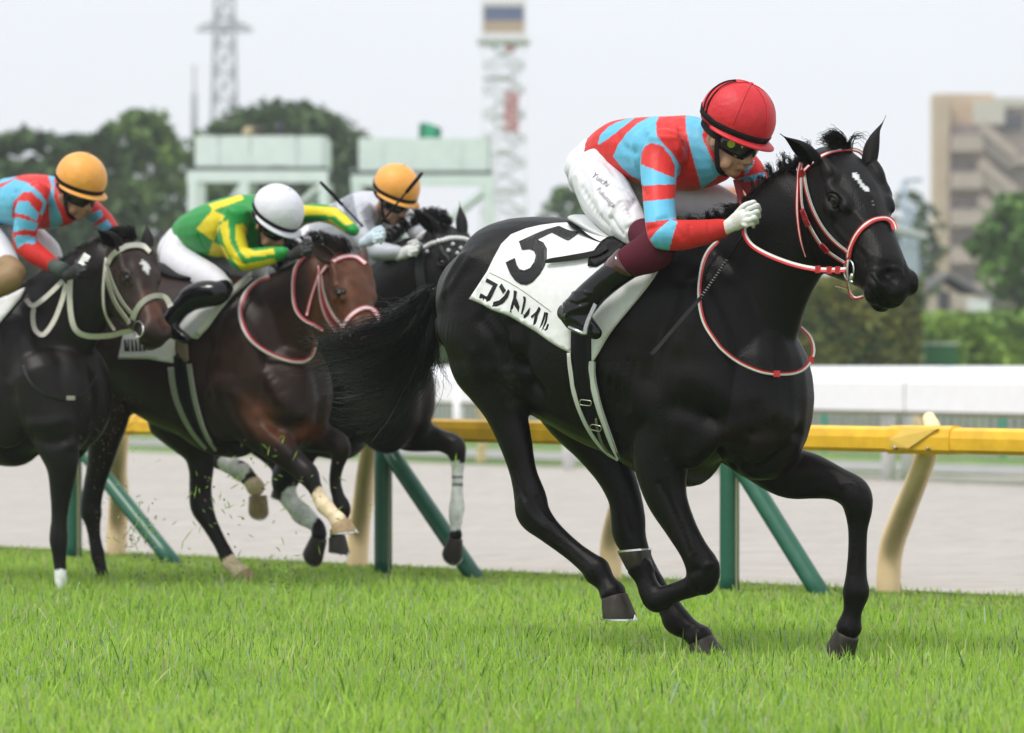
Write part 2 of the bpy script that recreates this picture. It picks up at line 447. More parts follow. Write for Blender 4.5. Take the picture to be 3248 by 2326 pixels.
flat('path', [(28, 6), (30, 6), (3.0, 52.5), (-3.0, 64), (-60, 170), (-62, 166), (-3.0, 57), (2.6, 46.4)], .004, mat('path_grey', (.30, .30, .28), rough=.9, noise=.2, nscale=2))
# harrow ridges left in the dirt: long low ridges along the course
RV, RF = [], []; g = np.random.default_rng(11)
for k in range(46):
    n0 = 14.5 + k * .42 + g.uniform(-.1, .1); wv = g.uniform(.03, .09); base = len(RV)
    for i in range(60):
        u = -38 + i * 1.2; w_ = math.sin(i * .35 + k) * .06; h = .012 * (0.6 + .4 * math.sin(i * .9 + k * 2))
        RV += [tuple(un(u, n0 + w_ - wv, -.002)), tuple(un(u, n0 + w_, h)), tuple(un(u, n0 + w_ + wv, -.002))]
    for i in range(59):
        a = base + i * 3; RF += [(a, a + 1, a + 4, a + 3), (a + 1, a + 2, a + 5, a + 4)]
tag(obj('dirt_ridges', RV, RF, DIRT), kind='stuff')
# turf blades
GRASS = bpy.data.materials.new('grass_blade'); GRASS.use_nodes = True; MATS['grass_blade'] = GRASS
t_ = GRASS.node_tree; b_ = t_.nodes['Principled BSDF']; b_.inputs['Roughness'].default_value = .5; b_.inputs['Specular IOR Level'].default_value = .35
at_ = t_.nodes.new('ShaderNodeAttribute'); at_.attribute_name = 'col'; t_.links.new(at_.outputs['Color'], b_.inputs['Base Color'])
tr_ = t_.nodes.new('ShaderNodeBsdfTranslucent'); t_.links.new(at_.outputs['Color'], tr_.inputs['Color'])
ms_ = t_.nodes.new('ShaderNodeMixShader'); ms_.inputs[0].default_value = .42
t_.links.new(b_.outputs[0], ms_.inputs[1]); t_.links.new(tr_.outputs[0], ms_.inputs[2]); t_.links.new(ms_.outputs[0], t_.nodes['Material Output'].inputs['Surface'])
def fieldn(x, y, s, seed):
    r = np.random.default_rng(seed); v = np.zeros_like(x)
    for k in range(7):
        a = r.uniform(0, 6.28); f = s * r.uniform(.6, 2.2); v += np.sin((x * math.cos(a) + y * math.sin(a)) * f + r.uniform(0, 6.28))
    return v / 7 * 1.6
def blades(name, N, dmin, dmax, nlim, hgt, wid, seed, half=.182):
    r = np.random.default_rng(seed); D = []; X = []
    M = int(N * 1.15); u = r.uniform(0, 1, M); D = dmin * (dmax / dmin) ** u if dmin > 0 else u * dmax; X = r.uniform(-half, half, M) * D
    ok = (X * N2[0] + D * N2[1]) < nlim + r.normal(size=M) * .12; D, X = D[ok][:N], X[ok][:N]; n = len(D)
    cl = fieldn(X, D, 5.0, seed + 1); c2 = fieldn(X, D, 1.6, seed + 2)
    # pull the blades into tufts
    X = X + .015 * np.sin(D * 60) ; 
    h = hgt * np.clip(r.normal(1, .28, n) + .20 * cl, .35, 1.9) * np.clip((14.2 - (X * N2[0] + D * N2[1])) / 2.2, .38, 1); w_ = wid * r.uniform(.7, 1.35, n) * (D / 13) ** .55
    az = r.uniform(0, 2 * math.pi, n); ln = np.abs(r.normal(0, .30, n)) + .04
    dx, dy = np.cos(az), np.sin(az); fa = r.uniform(-.9, .9, n); sx, sy = np.cos(fa), np.sin(fa)
    z0 = -.01
    ts = (0, .45, .8, 1.0); ws = (.9, 1.0, .62, 0); V = []
    for t, wk in zip(ts, ws):
        bx = X + dx * ln * h * t ** 2; by = D + dy * ln * h * t ** 2; bz = z0 + h * (t - .28 * ln * t ** 2)
        if wk > 0: V += [np.stack([bx - sx * w_ * wk / 2, by - sy * w_ * wk / 2, bz], 1), np.stack([bx + sx * w_ * wk / 2, by + sy * w_ * wk / 2, bz], 1)]
        else: V += [np.stack([bx, by, bz], 1)]
    V = np.stack(V, 1).reshape(-1, 3); k = np.arange(n) * 7
    quads = np.concatenate([np.stack([k, k + 1, k + 3, k + 2], 1), np.stack([k + 2, k + 3, k + 5, k + 4], 1)]); tris = np.stack([k + 4, k + 5, k + 6], 1)
    me = bpy.data.meshes.new(name); me.vertices.add(len(V)); me.vertices.foreach_set('co', V.ravel())
    loops = np.concatenate([quads.ravel(), tris.ravel()]); me.loops.add(len(loops)); me.loops.foreach_set('vertex_index', loops)
    tot = np.concatenate([np.full(len(quads), 4), np.full(len(tris), 3)]); st = np.concatenate([[0], np.cumsum(tot)[:-1]])
    me.polygons.add(len(tot)); me.polygons.foreach_set('loop_start', st); me.polygons.foreach_set('loop_total', tot); me.update(calc_edges=True)
    me.polygons.foreach_set('use_smooth', np.ones(len(tot), bool))
    cA, cB, cC, cD = np.array([.48, .70, .105]), np.array([.33, .55, .062]), np.array([.52, .62, .20]), np.array([.60, .57, .36])
    q = np.clip(.5 + .45 * c2 + r.normal(0, .22, n), 0, 1)[:, None]; col = cA * q + cB * (1 - q); y_ = (r.random(n) < .16)[:, None]; col = np.where(y_, cC * r.uniform(.7, 1.1, (n, 1)), col)
    y_ = (r.random(n) < .06)[:, None]; col = np.where(y_, cD * r.uniform(.6, 1.1, (n, 1)), col)
    y_ = (r.random(n) < .07)[:, None]; col = np.where(y_, np.array([.36, .50, .30]) * r.uniform(.8, 1.2, (n, 1)), col); y_ = (r.random(n) < .10)[:, None]; col = np.where(y_, np.array([.12, .26, .03]) * r.uniform(.8, 1.2, (n, 1)), col)
    c4 = np.ones((n, 7, 4), np.float32); c4[:, :, :3] = col[:, None, :]
    ca = me.color_attributes.new('col', 'FLOAT_COLOR', 'POINT'); ca.data.foreach_set('color', c4.ravel()); me.materials.append(GRASS)
    o = bpy.data.objects.new(name, me); COL.objects.link(o); LOC[o.name] = np.zeros(3); return tag(o, kind='stuff')
blades('grass', 355000, 9.7, 23.5, 13.95, .066, .0046, 21)
blades('tall_grass', 9000, 9.7, 22.5, 13.8, .100, .0062, 31)

# ------------------------------------------------------------------ yellow running rail
YEL = mat('rail_yellow', (.86, .49, .028), rough=.35, noise=.16, nscale=4, spec=.5)
YELT = mat('rail_yellow_pale', (.76, .50, .09), rough=.4, noise=.05, nscale=6)
CREAM = mat('post_cream', (.96, .73, .41), rough=.45, noise=.05, nscale=5)
GRN = mat('post_green', (.016, .115, .068), rough=.35, noise=.10, nscale=9, spec=.5)
GRNL = mat('post_strip', (.30, .30, .14), rough=.6)
def extrude(path, prof):
    """prof: (out, up) pairs swept along path points; out is towards the camera side"""
    V = []; 
    for i, p in enumerate(path):
        t = np.array(path[min(i + 1, len(path) - 1)]) - np.array(path[max(i - 1, 0)]); t = t / np.linalg.norm(t); s = np.array([t[1], -t[0], 0]); s /= np.linalg.norm(s)
        if s[1] > 0: s = -s
        for o_, u_ in prof: V.append(np.array(p) + s * o_ + np.array([0, 0, u_]))
    m_ = len(prof); Fc = []
    for i in range(len(path) - 1):
        for j in range(m_): a, b = i * m_ + j, i * m_ + (j + 1) % m_; Fc.append((a, b, b + m_, a + m_))
    Fc.append(tuple(range(m_))[::-1]); Fc.append(tuple(range((len(path) - 1) * m_, len(path) * m_))); return np.array(V), Fc
yr = thing('running_rail', un(0, 13.28), 'yellow plastic running rail on curved cream posts beside the turf', 'rail')
def ry(u): return .772 - .0068 * (u + 13.8)        # height of the rail's middle along the course
prof = [(.040, -.058), (.052, -.040), (.055, .012), (.046, .046), (.020, .060), (-.025, .060), (-.05, .045), (-.055, -.04), (-.04, -.058)]
# stations where the posts stand (u along the course)
us = [float(np.dot(U2, [x, d])) for x, d in ((3.12, 16.2), (1.81, 17.5), (.50, 18.76), (-.86, 20.08), (-2.37, 21.5), (-3.75, 22.9))]
cuts = sorted(u + .79 for u in us); cuts = [cuts[0] - 12.0] + cuts + [cuts[-1] + 2.0]
for a, b in zip(cuts[:-1], cuts[1:]):
    V, Fc = extrude([un(a + .004, 13.28, ry(a)), un(b - .004, 13.28, ry(b))], prof); obj('rail_section', V, Fc, YEL, yr, smooth=False)
for u in cuts[1:-1]:
    V, Fc = extrude([un(u - .30, 13.28, ry(u)), un(u - .16, 13.28, ry(u)), un(u + .02, 13.28, ry(u)), un(u + .06, 13.28, ry(u))], [(a * 1.10, b * 1.10 + .002) for a, b in prof]); br = obj('joint_sleeve', V, Fc, YEL, yr, smooth=False)
    a = un(u - .28, 13.28 - .062, ry(u) + .005); V = np.array([a, un(u + .0, 13.28 - .066, ry(u) + .055), un(u - .16, 13.28 - .070, ry(u) - .035), un(u - .28, 13.28 - .060, ry(u) - .030), un(u - .24, 13.28 - .045, ry(u) + .062)])
    V = np.concatenate([V, V + np.array([.03, .03, 0])]); [obj('bolt', *ball(un(u - dq, 13.28 - .068, ry(u) - .035), .009, None, 8, 6), mat('bolt', (.4, .4, .4), rough=.4, metal=1.0), br) for dq in (.24, .05)]; obj('joint_gusset', V, [(0, 3, 2), (0, 2, 1), (0, 1, 4), (5, 7, 8), (5, 6, 7), (5, 9, 6), (0, 4, 9, 5), (1, 6, 9, 4), (2, 7, 6, 1), (3, 8, 7, 2), (0, 5, 8, 3)], YELT, br, smooth=False)
for u in us:
    pts = [un(u, 13.86, -.05), un(u + .02, 13.86, .20), un(u + .20, 13.72, .38), un(u + .42, 13.53, .53), un(u + .60, 13.40, .70), un(u + .61, 13.42, .79), un(u + .54, 13.48, .85)]
    V, Fc = pathtube(pts, [.060, .060, .058, .052, .048, .040, .030], 14, 5); obj('post', V, Fc, CREAM, yr)
gl_ = ['at the left edge, behind the hind legs of the leftmost horse', 'in the middle, under the black horse with white bandages', 'behind the front legs of the leading horse']
for k, (x, d) in enumerate(((-2.504, 20.9), (-.676, 19.1), (1.011, 17.4), (-4.33, 22.7))):
    if k == 3: continue
    u = float(np.dot(U2, [x, d])); b0 = un(u, 13.28); t = thing('braced_post', b0, 'green braced post ' + gl_[k], 'post', 'green braced posts under the yellow rail')
    V, Fc = pathtube([b0 + [0, 0, -.05], b0 + [0, 0, .35], b0 + [0, 0, .71]], .048, 18, 3); obj('upright', V, Fc, GRN, t)
    V, Fc = box(b0 + np.array([.030, -.034, .34]), (.006, .006, .36)); obj('edge_strip', V, Fc, GRNL, t, smooth=False)
    e = un(u + (.94, .73, .61)[k], 13.28, -.04); V, Fc = pathtube([b0 + [0, 0, .70], (b0 + [0, 0, .70] + e) / 2, e], .046, 18, 3); obj('brace', V, Fc, GRN, t)

# ------------------------------------------------------------------ far white rail, fence
WHT = mat('rail_white', (.78, .78, .79), rough=.4, noise=.03, nscale=3)
WHE = mat('rail_shadow_olive', (.20, .20, .10), rough=.7)  # olive strip colour standing for the shadow under the cover panels
wr = thing('crash_rail', (3.5, 38, 0), 'far white covered crash rail along the dirt track', 'rail')
A_, B_ = np.array([(3500 - CX) / F * 35.5, 35.5]), np.array([(1240 - CX) / F * 51, 51.0])
def wl_(t, z): p = A_ * (1 - t) + B_ * t; return np.array([p[0], p[1], z])
zt = lambda t: 1.215 * (1 - t) + 1.30 * t; zb = lambda t: .735 * (1 - t) + .83 * t
nseg = 5
for k in range(-3, nseg):
    a, b = k / nseg * 1.15 - .05, (k + 1) / nseg * 1.15 - .052; path = [wl_(a, 0), wl_(b, 0)]; 
    V, Fc = extrude(path, [(.36, 0), (.36, .30), (.33, .335), (-.22, .475), (-.24, .45), (.28, .28), (.28, 0)]); m_ = len(V) // 2; V[:m_, 2] += zb(a); V[m_:, 2] += zb(b); obj('cover_panel', V, Fc, WHT, wr, smooth=False)
    V, Fc = extrude(path, [(.34, -.045), (.34, .0), (.28, .0), (.28, -.045)]); m_ = len(V) // 2; V[:m_, 2] += zb(a); V[m_:, 2] += zb(b); obj('shadow_strip', V, Fc, WHE, wr, smooth=False)
for px, py in ((1455, 1470), (1805, 1492), (2310, 1508), (2819, 1524), (3330, 1540)):
    D = EYE * F / (py - HZ); V, Fc = pathtube([P(px, py, D), P(px, 1235, D)], .075, 12, 2); obj('post', V, Fc, WHT, wr)
    if 2500 < px < 3000: V, Fc = pathtube([P(px + 55, py + 4, D), P(px + 62, 1270, D)], .06, 12, 2); obj('post', V, Fc, WHT, wr)
    D2 = D + .6; V, Fc = pathtube([P(px + 72, py, D2), P(px + 74, 1420, D2), P(px + 92, 1360, D2), P(px + 62, 1290, D2)], .065, 12, 4); obj('brace', V, Fc, CREAM, wr)
fn = thing('mesh_fence', (3, 56, 0), 'low grey slatted fence behind the far white rail', 'fence')
GRYP = mat('fence_grey', (.42, .43, .42), rough=.7); TEAL = mat('fence_teal', (.10, .34, .26), rough=.6)
FA, FB = np.array([(3500 - CX) / F * 50, 50.0]), np.array([(1200 - CX) / F * 72, 72.0])
for k in range(120):
    t = k / 119; p = FA * (1 - t) + FB * t; big = k % 12 == 0; V, Fc = box((p[0], p[1], .52), (.05 if big else .035, .02, .52)); obj('slat', V, Fc, TEAL if big and (k // 12) % 2 else GRYP, fn, smooth=False)
for z in (.30, .95):
    a, b = np.array([*FA, z]), np.array([*FB, z]); V, Fc = beam(a, b, .04, .05); obj('crossbar', V, Fc, GRYP, fn, smooth=False)

# ------------------------------------------------------------------ foliage
def leafmat(nm, c, c2):
    return mat(nm, rough=.6, attr='col', noise=.18, nscale=.9, spec=.3)
LEAF = leafmat('leaves', None, None); BARK = mat('bark', (.10, .085, .065), rough=.9, noise=.3, nscale=6, bump=.5, bscale=20)
def leaves(blobs, per, size, c1, c2, seed, flat_=.35):
    r = np.random.default_rng(seed); V, C = [], []
    for (c, rad) in blobs:
        c = np.array(c); rad = np.broadcast_to(np.array(rad, float), (3,)); n = int(per * (rad[0] * rad[2]) ** .75)
        d = r.normal(size=(n, 3)); d /= np.linalg.norm(d, axis=1)[:, None]; rr = r.uniform(.55, 1.03, (n, 1)); p = c + d * rad * rr
        nn = d + r.normal(size=(n, 3)) * .8; nn /= np.linalg.norm(nn, axis=1)[:, None]
        a = np.cross(nn, r.normal(size=(n, 3))); a /= np.linalg.norm(a, axis=1)[:, None]; b = np.cross(nn, a); s = size * r.uniform(.6, 1.5, (n, 1))
        V.append(np.stack([p - a * s, p - b * s * .6, p + a * s, p + b * s * .6], 1).reshape(-1, 3))
        q = np.clip(r.normal(.5, .28, (n, 1)) + r.normal() * .15, 0, 1); C.append(np.repeat(np.array(c1) * (1 - q) + np.array(c2) * q, 4, axis=0))
    V = np.concatenate(V); C = np.concatenate(C); Fc = np.arange(len(V)).reshape(-1, 4); return V, Fc, C
def tree(px0, px1, ytop, ybase, D, label, seed, c1=(.030, .062, .016), c2=(.085, .15, .030), group='background trees', nb=22, per=210, size=.16, lo=.36, trunks=1, dense=1.0):
    s = F / D; cx = (px0 + px1) / 2; x = (cx - CX) / s; w_ = (px1 - px0) / s / 2; zt_ = EYE - (ytop - HZ) / s; r = np.random.default_rng(seed)
    t = thing('tree', (x, D, 0), label, 'tree', group); bl = []
    for k in range(nb):
        a = r.uniform(0, 2 * math.pi); q = math.sqrt(r.uniform(0, 1)); e_ = r.uniform(-1, 1); zz = (lo + .93) / 2 + e_ * (.93 - lo) / 2 * .86; ww = w_ * .84 * math.sqrt(max(.1, 1 - max(0, e_) ** 5))
        rad = w_ * r.uniform(.22, .36) * dense; bl.append(((x + math.cos(a) * q * ww, D + math.sin(a) * q * w_ * .7, zt_ * zz), (rad, rad, rad * .8)))
    nt_ = int(7 + w_ * 4)
    for k in range(nt_):
        u = -1 + 2 * (k + .5) / nt_; rad = w_ * r.uniform(.17, .27); bl.append(((x + u * w_ * .86, D + r.uniform(-.3, .3) * w_, zt_ * (.99 - .24 * abs(u) ** 3 - r.uniform(0, .03)) - rad * .75), (rad, rad, rad * .8)))
    bl.append(((x, D, zt_ * .72), (w_ * .7, w_ * .5, zt_ * .20)))
    V, Fc, C = leaves(bl, per, size, c1, c2, seed); cr_o = obj('crown', V, Fc, LEAF, t, smooth=False, colors=C)
    L = []
    for k in range(trunks):
        tx = x + (k - (trunks - 1) / 2) * w_ * .5; L.append(pathtube([(tx, D, -.1), (tx + .1, D, zt_ * .3), (tx - .1, D, zt_ * .55), (tx + .1, D, zt_ * .8)], [.20, .16, .11, .05], 8, 3))
        for j in range(5):
            a = r.uniform(0, 6.28); L.append(pathtube([(tx, D, zt_ * (.3 + .08 * j)), (tx + math.cos(a) * w_ * .3, D + math.sin(a) * w_ * .3, zt_ * (.45 + .08 * j)), (tx + math.cos(a) * w_ * .6, D + math.sin(a) * w_ * .5, zt_ * (.58 + .07 * j))], [.09, .06, .02], 6, 2))
    obj('trunk', *join(L), BARK, t); return t
tree(-150, 300, 385, 1236, 96, 'dark low tree at the left edge behind the leftmost rider', 1, (0.027, 0.062, 0.018), (.07, .13, .028), nb=26)
tree(255, 625, 325, 1236, 104, 'lighter green tree with gaps between the dark tree and the wide one', 2, (0.056, 0.112, 0.025), (.13, .22, .035), nb=34, lo=.42, dense=.8)
tree(515, 1255, 296, 1236, 112, 'widest dark green tree, behind the pale camera stands', 3, (0.033, 0.070, 0.020), (.075, .135, .030), nb=70, lo=.25, dense=.85)
tree(130, 450, 400, 1236, 100, 'mid green tree joining the dark and the lighter one', 14, (0.037, 0.075, 0.020), (.09, .155, .03), nb=30, lo=.3, dense=.85)
tree(-40, 260, 560, 1236, 88, 'shady low tree behind the orange cap at the left', 4, (0.025, 0.056, 0.018), (.06, .11, .028), nb=20, lo=.3, size=.14)
tree(300, 640, 600, 1236, 90, 'dim undergrowth tree between two left riders', 5, (0.033, 0.069, 0.022), (.08, .14, .035), nb=20, lo=.2, size=.14)
tree(1020, 1330, 560, 1236, 92, 'small tree seen beneath the second camera stand', 6, (0.027, 0.062, 0.020), (.06, .11, .028), nb=20, lo=.2)
tree(1680, 1960, 575, 1236, 130, 'round green tree just above the rump of the leading horse', 7, (0.056, 0.125, 0.025), (.11, .20, .035), nb=20, lo=.3)
tree(1900, 2330, 610, 1236, 135, 'green tree hidden largely by the leading rider', 8, (0.056, 0.125, 0.025), (.11, .20, .035), nb=20, lo=.3)
tree(3050, 3560, 585, 1236, 84, 'big leafy green tree at the right edge in front of the flats', 9, (0.056, 0.131, 0.025), (.12, .23, .035), nb=34, lo=.22, size=.13)
tree(2800, 2965, 590, 1236, 150, 'small dark tree behind the lamp columns', 10, (0.037, 0.075, 0.025), (.09, .15, .045), nb=14, lo=.3)
tree(2880, 3010, 640, 1236, 140, 'narrow tree by the left corner of the flats', 11, (0.044, 0.088, 0.025), (.09, .16, .04), nb=12, lo=.2)
def hedge(name, px0, px1, y0, y1, D, dep, label, seed, c1, c2, n=5200, size=.07):
    s = F / D; x0, x1 = (px0 - CX) / s, (px1 - CX) / s; z1, z0 = EYE - (y0 - HZ) / s, max(-.02, EYE - (y1 - HZ) / s); r = np.random.default_rng(seed)
    t = thing(name, ((x0 + x1) / 2, D, 0), label, 'hedge'); z0 = 0
    V, Fc = box(((x0 + x1) / 2, D + dep / 2, (z1 + z0) / 2), ((x1 - x0) / 2 - .08, dep / 2 - .08, (z1 - z0) / 2 - .08)); obj('core', V, Fc, mat('hedge_core', (.03, .05, .015), rough=.9), t, smooth=False)
    p = np.stack([r.uniform(x0, x1, n), r.uniform(D, D + dep, n), r.uniform(z0, z1, n)], 1); f = r.integers(0, 3, n); p[f == 0, 1] = D + r.normal(0, .06, (f == 0).sum()); p[f == 1, 1] = D + r.normal(0, .1, (f == 1).sum()); p[f == 2, 2] = z1 + r.normal(0, .06, (f == 2).sum())
    p[:, 1] += .10 * np.sin(p[:, 0] * 5 + p[:, 2] * 3); nn = r.normal(size=(n, 3)) + np.array([0, -1.2, .5]); nn /= np.linalg.norm(nn, axis=1)[:, None]; a = np.cross(nn, r.normal(size=(n, 3))); a /= np.linalg.norm(a, axis=1)[:, None]; b = np.cross(nn, a); sz = size * r.uniform(.6, 1.5, (n, 1))
    V = np.stack([p - a * sz, p - b * sz * .6, p + a * sz, p + b * sz * .6], 1).reshape(-1, 3)
    q = np.clip(.5 + .4 * np.sin(p[:, 0] * 2.2 + np.sin(p[:, 2] * 3) * 2)[:, None] * .6 + r.normal(0, .25, (n, 1)), 0, 1); C = np.repeat(np.array(c1) * (1 - q) + np.array(c2) * q, 4, axis=0)
    o = obj('leaves', V, np.arange(len(V)).reshape(-1, 4), LEAF, t, smooth=False, colors=C); o['kind'] = 'stuff'; return t
hedge('hedge', 2300, 2925, 900, 1165, 60, 1.6, 'clipped olive hedge below the nose of the leading horse', 41, (.035, .075, .015), (.20, .19, .03), 9000)
hedge('hedge', 2930, 3420, 1010, 1175, 74, 2.2, 'low bright green bushes beneath the flats at the right edge', 42, (.06, .14, .02), (.24, .36, .045), 8000, .08)
hedge('hedge', 900, 2300, 1090, 1180, 80, 1.5, 'low dark hedge hidden behind the leading horse', 43, (.04, .08, .02), (.10, .17, .03), 7000, .09)
hedge('hedge', -500, 900, 960, 1180, 84, 1.5, 'shaded hedge behind the chasing horses', 44, (.025, .05, .016), (.06, .11, .025), 9000, .09)
hedge('hedge', 3420, 5600, 1000, 1175, 76, 2.2, 'bushes continuing past the right edge of the frame', 45, (.06, .14, .02), (.24, .36, .045), 9000, .10)
for k_, (a_, b_, y_) in enumerate(((3600, 4150, 640), (4100, 4750, 560), (4700, 5300, 680))): tree(a_, b_, y_, 1236, 95 + 6 * k_, ['first', 'second', 'third'][k_] + ' green tree to the right of the flats, outside the frame', 60 + k_, (.045, .10, .02), (.14, .25, .04), nb=26, lo=.25)
bn = thing('bin', P(2980, 1236 + 11270 / 62, 62), 'dark green bin with pale lid beside the olive hedge', 'bin')
c = P(2980, 1130, 62); c[2] = .87; V, Fc = box(c, (.27, .25, .87)); obj('body', V, Fc, mat('bin_green', (.02, .14, .045), rough=.5), bn, smooth=False)
V, Fc = box(c + [0, 0, .89], (.29, .27, .02)); obj('lid', V, Fc, mat('lid_pale', (.5, .55, .5), rough=.5), bn, smooth=False)

# ------------------------------------------------------------------ towers, stands, flats
def lattice(t, cx, D, z0, z1, w0, w1, r, m, bays, nm='strut'):
    L = []; pts = []
    for k in range(bays + 1):
        q = k / bays; z = z0 + (z1 - z0) * q; w_ = (w0 * (1 - q) + w1 * q) / 2; pts.append([np.array([cx + a * w_, D + b * w_, z]) for a, b in ((-1, -1), (1, -1), (1, 1), (-1, 1))])
    for k in range(4): obj('leg', *bar(pts[0][k], pts[-1][k], r * 1.4, 6), m, t)
    for k in range(bays):
        for j in range(4):
            a, b, c, d = pts[k][j], pts[k][(j + 1) % 4], pts[k + 1][j], pts[k + 1][(j + 1) % 4]
            for p, q in ((a, d), (b, c), (c, d)): obj(nm, *bar(p, q, r, 5), m, t)
STL = mat('steel_grey', (.23, .25, .27), rough=.6); STW = mat('steel_white', (.72, .73, .75), rough=.5)
MINT = mat('steel_mint', (.70, .79, .75), rough=.5, noise=.05, nscale=2)
py_ = thing('pylon', ((712 - CX) / F * 380, 380, 0), 'tall grey lattice pylon rising above the left trees out of the frame', 'pylon')
x = (712 - CX) / F * 380; lattice(py_, x, 380, 0, 45.6, 4.1, 1.65, .085, STL, 16)
for z, hw in ((38.6, 2.9), (39.1, 2.3)): obj('crossarm', *beam((x - hw, 380, z), (x + hw, 380, z), .32, .28), STL, py_)
for q in (-1, 1): obj('crossarm', *beam((x, 380, 40.2), (x + q * 2.8, 380, 38.8), .2, .16), STL, py_)
ms2 = thing('mast', ((615 - CX) / F * 380, 380, 0), 'thin grey mast left of the pylon', 'mast'); xm = (616 - CX) / F * 380
obj('pole', *bar((xm, 380, 0), (xm, 380, 35), .22, 8, .13), STL, ms2); obj('sleeve', *bar((xm, 380, 26), (xm, 380, 32), .30, 8), STL, ms2)
# observation tower
ot = thing('observation_tower', ((1600 - CX) / F * 200, 200, 0), 'white and red lattice observation tower with a cabin, left of the leading rider', 'tower'); s = F / 200; x = (1598 - CX) / s
z_ = lambda py, D=200: EYE - (py - HZ) / (F / D)
lattice(ot, x, 200, 0, z_(130), 2.7, 2.3, .045, STW, 15)
obj('floor_slab', *box((x, 200, z_(132)), (1.45, 1.4, .10)), STW, ot, smooth=False)
for k, y in enumerate((250, 370, 490, 610)): obj('landing', *box((x + (.3 if k % 2 else -.3), 200, z_(y)), (.85, .9, .04)), mat('steel_pale', (.55, .56, .58)), ot, smooth=False)
for k, y in enumerate((190, 310, 430, 550, 670)): q = 1 if k % 2 else -1; obj('stair', *beam((x - q * .8, 199.2, z_(y + 55)), (x + q * .8, 199.2, z_(y - 55)), .6, .06), mat('steel_pale', (.55, .56, .58)), ot, smooth=False)
CABW = mat('cabin_white', (.70, .66, .67), rough=.6)
for a, b, c_, d in ((1528, 1668, 8, 28), (1528, 1668, 110, 128)): obj('cabin_wall', *box((x, 200, z_((c_ + d) / 2)), ((b - a) / s / 2, 1.2, (d - c_) / s / 2)), CABW, ot, smooth=False)
for q in (-1, 1): obj('cabin_post', *box((x + q * 1.16, 198.85, z_(68)), (.07, .07, .75)), CABW, ot, smooth=False)
obj('cabin_window', *box((x, 198.9, z_(50)), (1.08, .04, .40)), mat('window_blue', (.09, .12, .24), rough=.15), ot, smooth=False)
obj('cabin_panel', *box((x, 198.9, z_(92)), (1.08, .05, .33)), mat('panel_tan', (.46, .33, .22), rough=.6), ot, smooth=False)
obj('cabin_back', *box((x, 200.8, z_(70)), (1.15, .05, .8)), CABW, ot, smooth=False)
obj('red_panel', *box((x + .42, 199.0, z_(360)), (.40, .05, 1.15)), mat('panel_red', (.62, .22, .22), rough=.6), ot, smooth=False)
obj('red_panel', *box((x + .35, 199.0, z_(158)), (.3, .05, .22)), mat('panel_red', (.62, .22, .22), rough=.6), ot, smooth=False)
# camera stands
def stand(px0, px1, y0, y1, D, label, extra):
    s = F / D; x0, x1 = (px0 - CX) / s, (px1 - CX) / s; cx = (x0 + x1) / 2; w_ = (x1 - x0) / 2; z = lambda y: EYE - (y - HZ) / s; t = thing('camera_stand', (cx, D, 0), label, 'stand', 'camera stands')
    n = 4; cuts_ = [0, .17, .42, .78, 1.0]
    for k in range(n):
        a, b = x0 + (x1 - x0) * cuts_[k], x0 + (x1 - x0) * cuts_[k + 1]; obj('panel', *box(((a + b) / 2, D - .9 + (.03 if k % 2 else 0), (z(y0) + z(y1)) / 2), ((b - a) / 2 - .01, .03, (z(y0) - z(y1)) / 2)), MINT, t, smooth=False)
    obj('panel', *box((cx, D + .9, (z(y0) + z(y1)) / 2), (w_, .03, (z(y0) - z(y1)) / 2)), MINT, t, smooth=False)
    for q in (-1, 1): obj('panel', *box((cx + q * w_, D, (z(y0) + z(y1)) / 2), (.03, .9, (z(y0) - z(y1)) / 2)), MINT, t, smooth=False)
    obj('deck', *box((cx, D, z(y1 + 12)), (w_ + .05, 1.0, .05)), mat('deck_dark', (.10, .13, .11)), t, smooth=False)
    obj('edge_beam', *box((cx - .06, D - .95, z(y1 + 34)), (w_ + .12, .06, .11)), MINT, t, smooth=False)
    zz = z(y1 + 40)
    for q in (-1.06, -.25, .98):
        for d in (-.95, .95): obj('leg', *box((cx + q * w_, D + d, zz / 2), (.085, .07, zz / 2)), MINT, t, smooth=False)
    for d in (-.95, .95):
        for a, b in ((-1.0, -.28), (.95, -.22)):
            obj('brace', *beam((cx + a * w_, D + d, zz - .1 if a > 0 else zz - 1.3), (cx + b * w_, D + d, zz - 1.3 if a > 0 else zz - .1), .08, .08), MINT, t, smooth=False)
            obj('brace', *beam((cx + a * w_, D + d, zz - 1.5), (cx + b * w_, D + d, zz - 2.7), .08, .08), MINT, t, smooth=False)
    for k in range(3): obj('crossbeam', *box((cx, D - .95, zz - 1.35 * (k + 1)), (w_, .04, .05)), MINT, t, smooth=False)
    return t, z, s
st1, z1_, s_1 = stand(637, 1038, 442, 536, 70, 'pale green steel camera stand nearer the left trees', None)
st2, z2_, s_2 = stand(1148, 1555, 448, 548, 74, 'pale green steel camera stand with a green flag on top', None)
# thin summer haze
hz_ = obj('haze', *box((0, 200, 26), (120, 215, 28)), mat('haze_air')); hz_['kind'] = 'stuff'
hm_ = MATS['haze_air'].node_tree; hm_.nodes.remove(hm_.nodes['Principled BSDF']); pv = hm_.nodes.new('ShaderNodeVolumePrincipled'); pv.inputs['Color'].default_value = (.93, .95, 1.0, 1); pv.inputs['Density'].default_value = .0009; pv.inputs['Anisotropy'].default_value = .2
hm_.links.new(pv.outputs[0], hm_.nodes['Material Output'].inputs['Volume'])
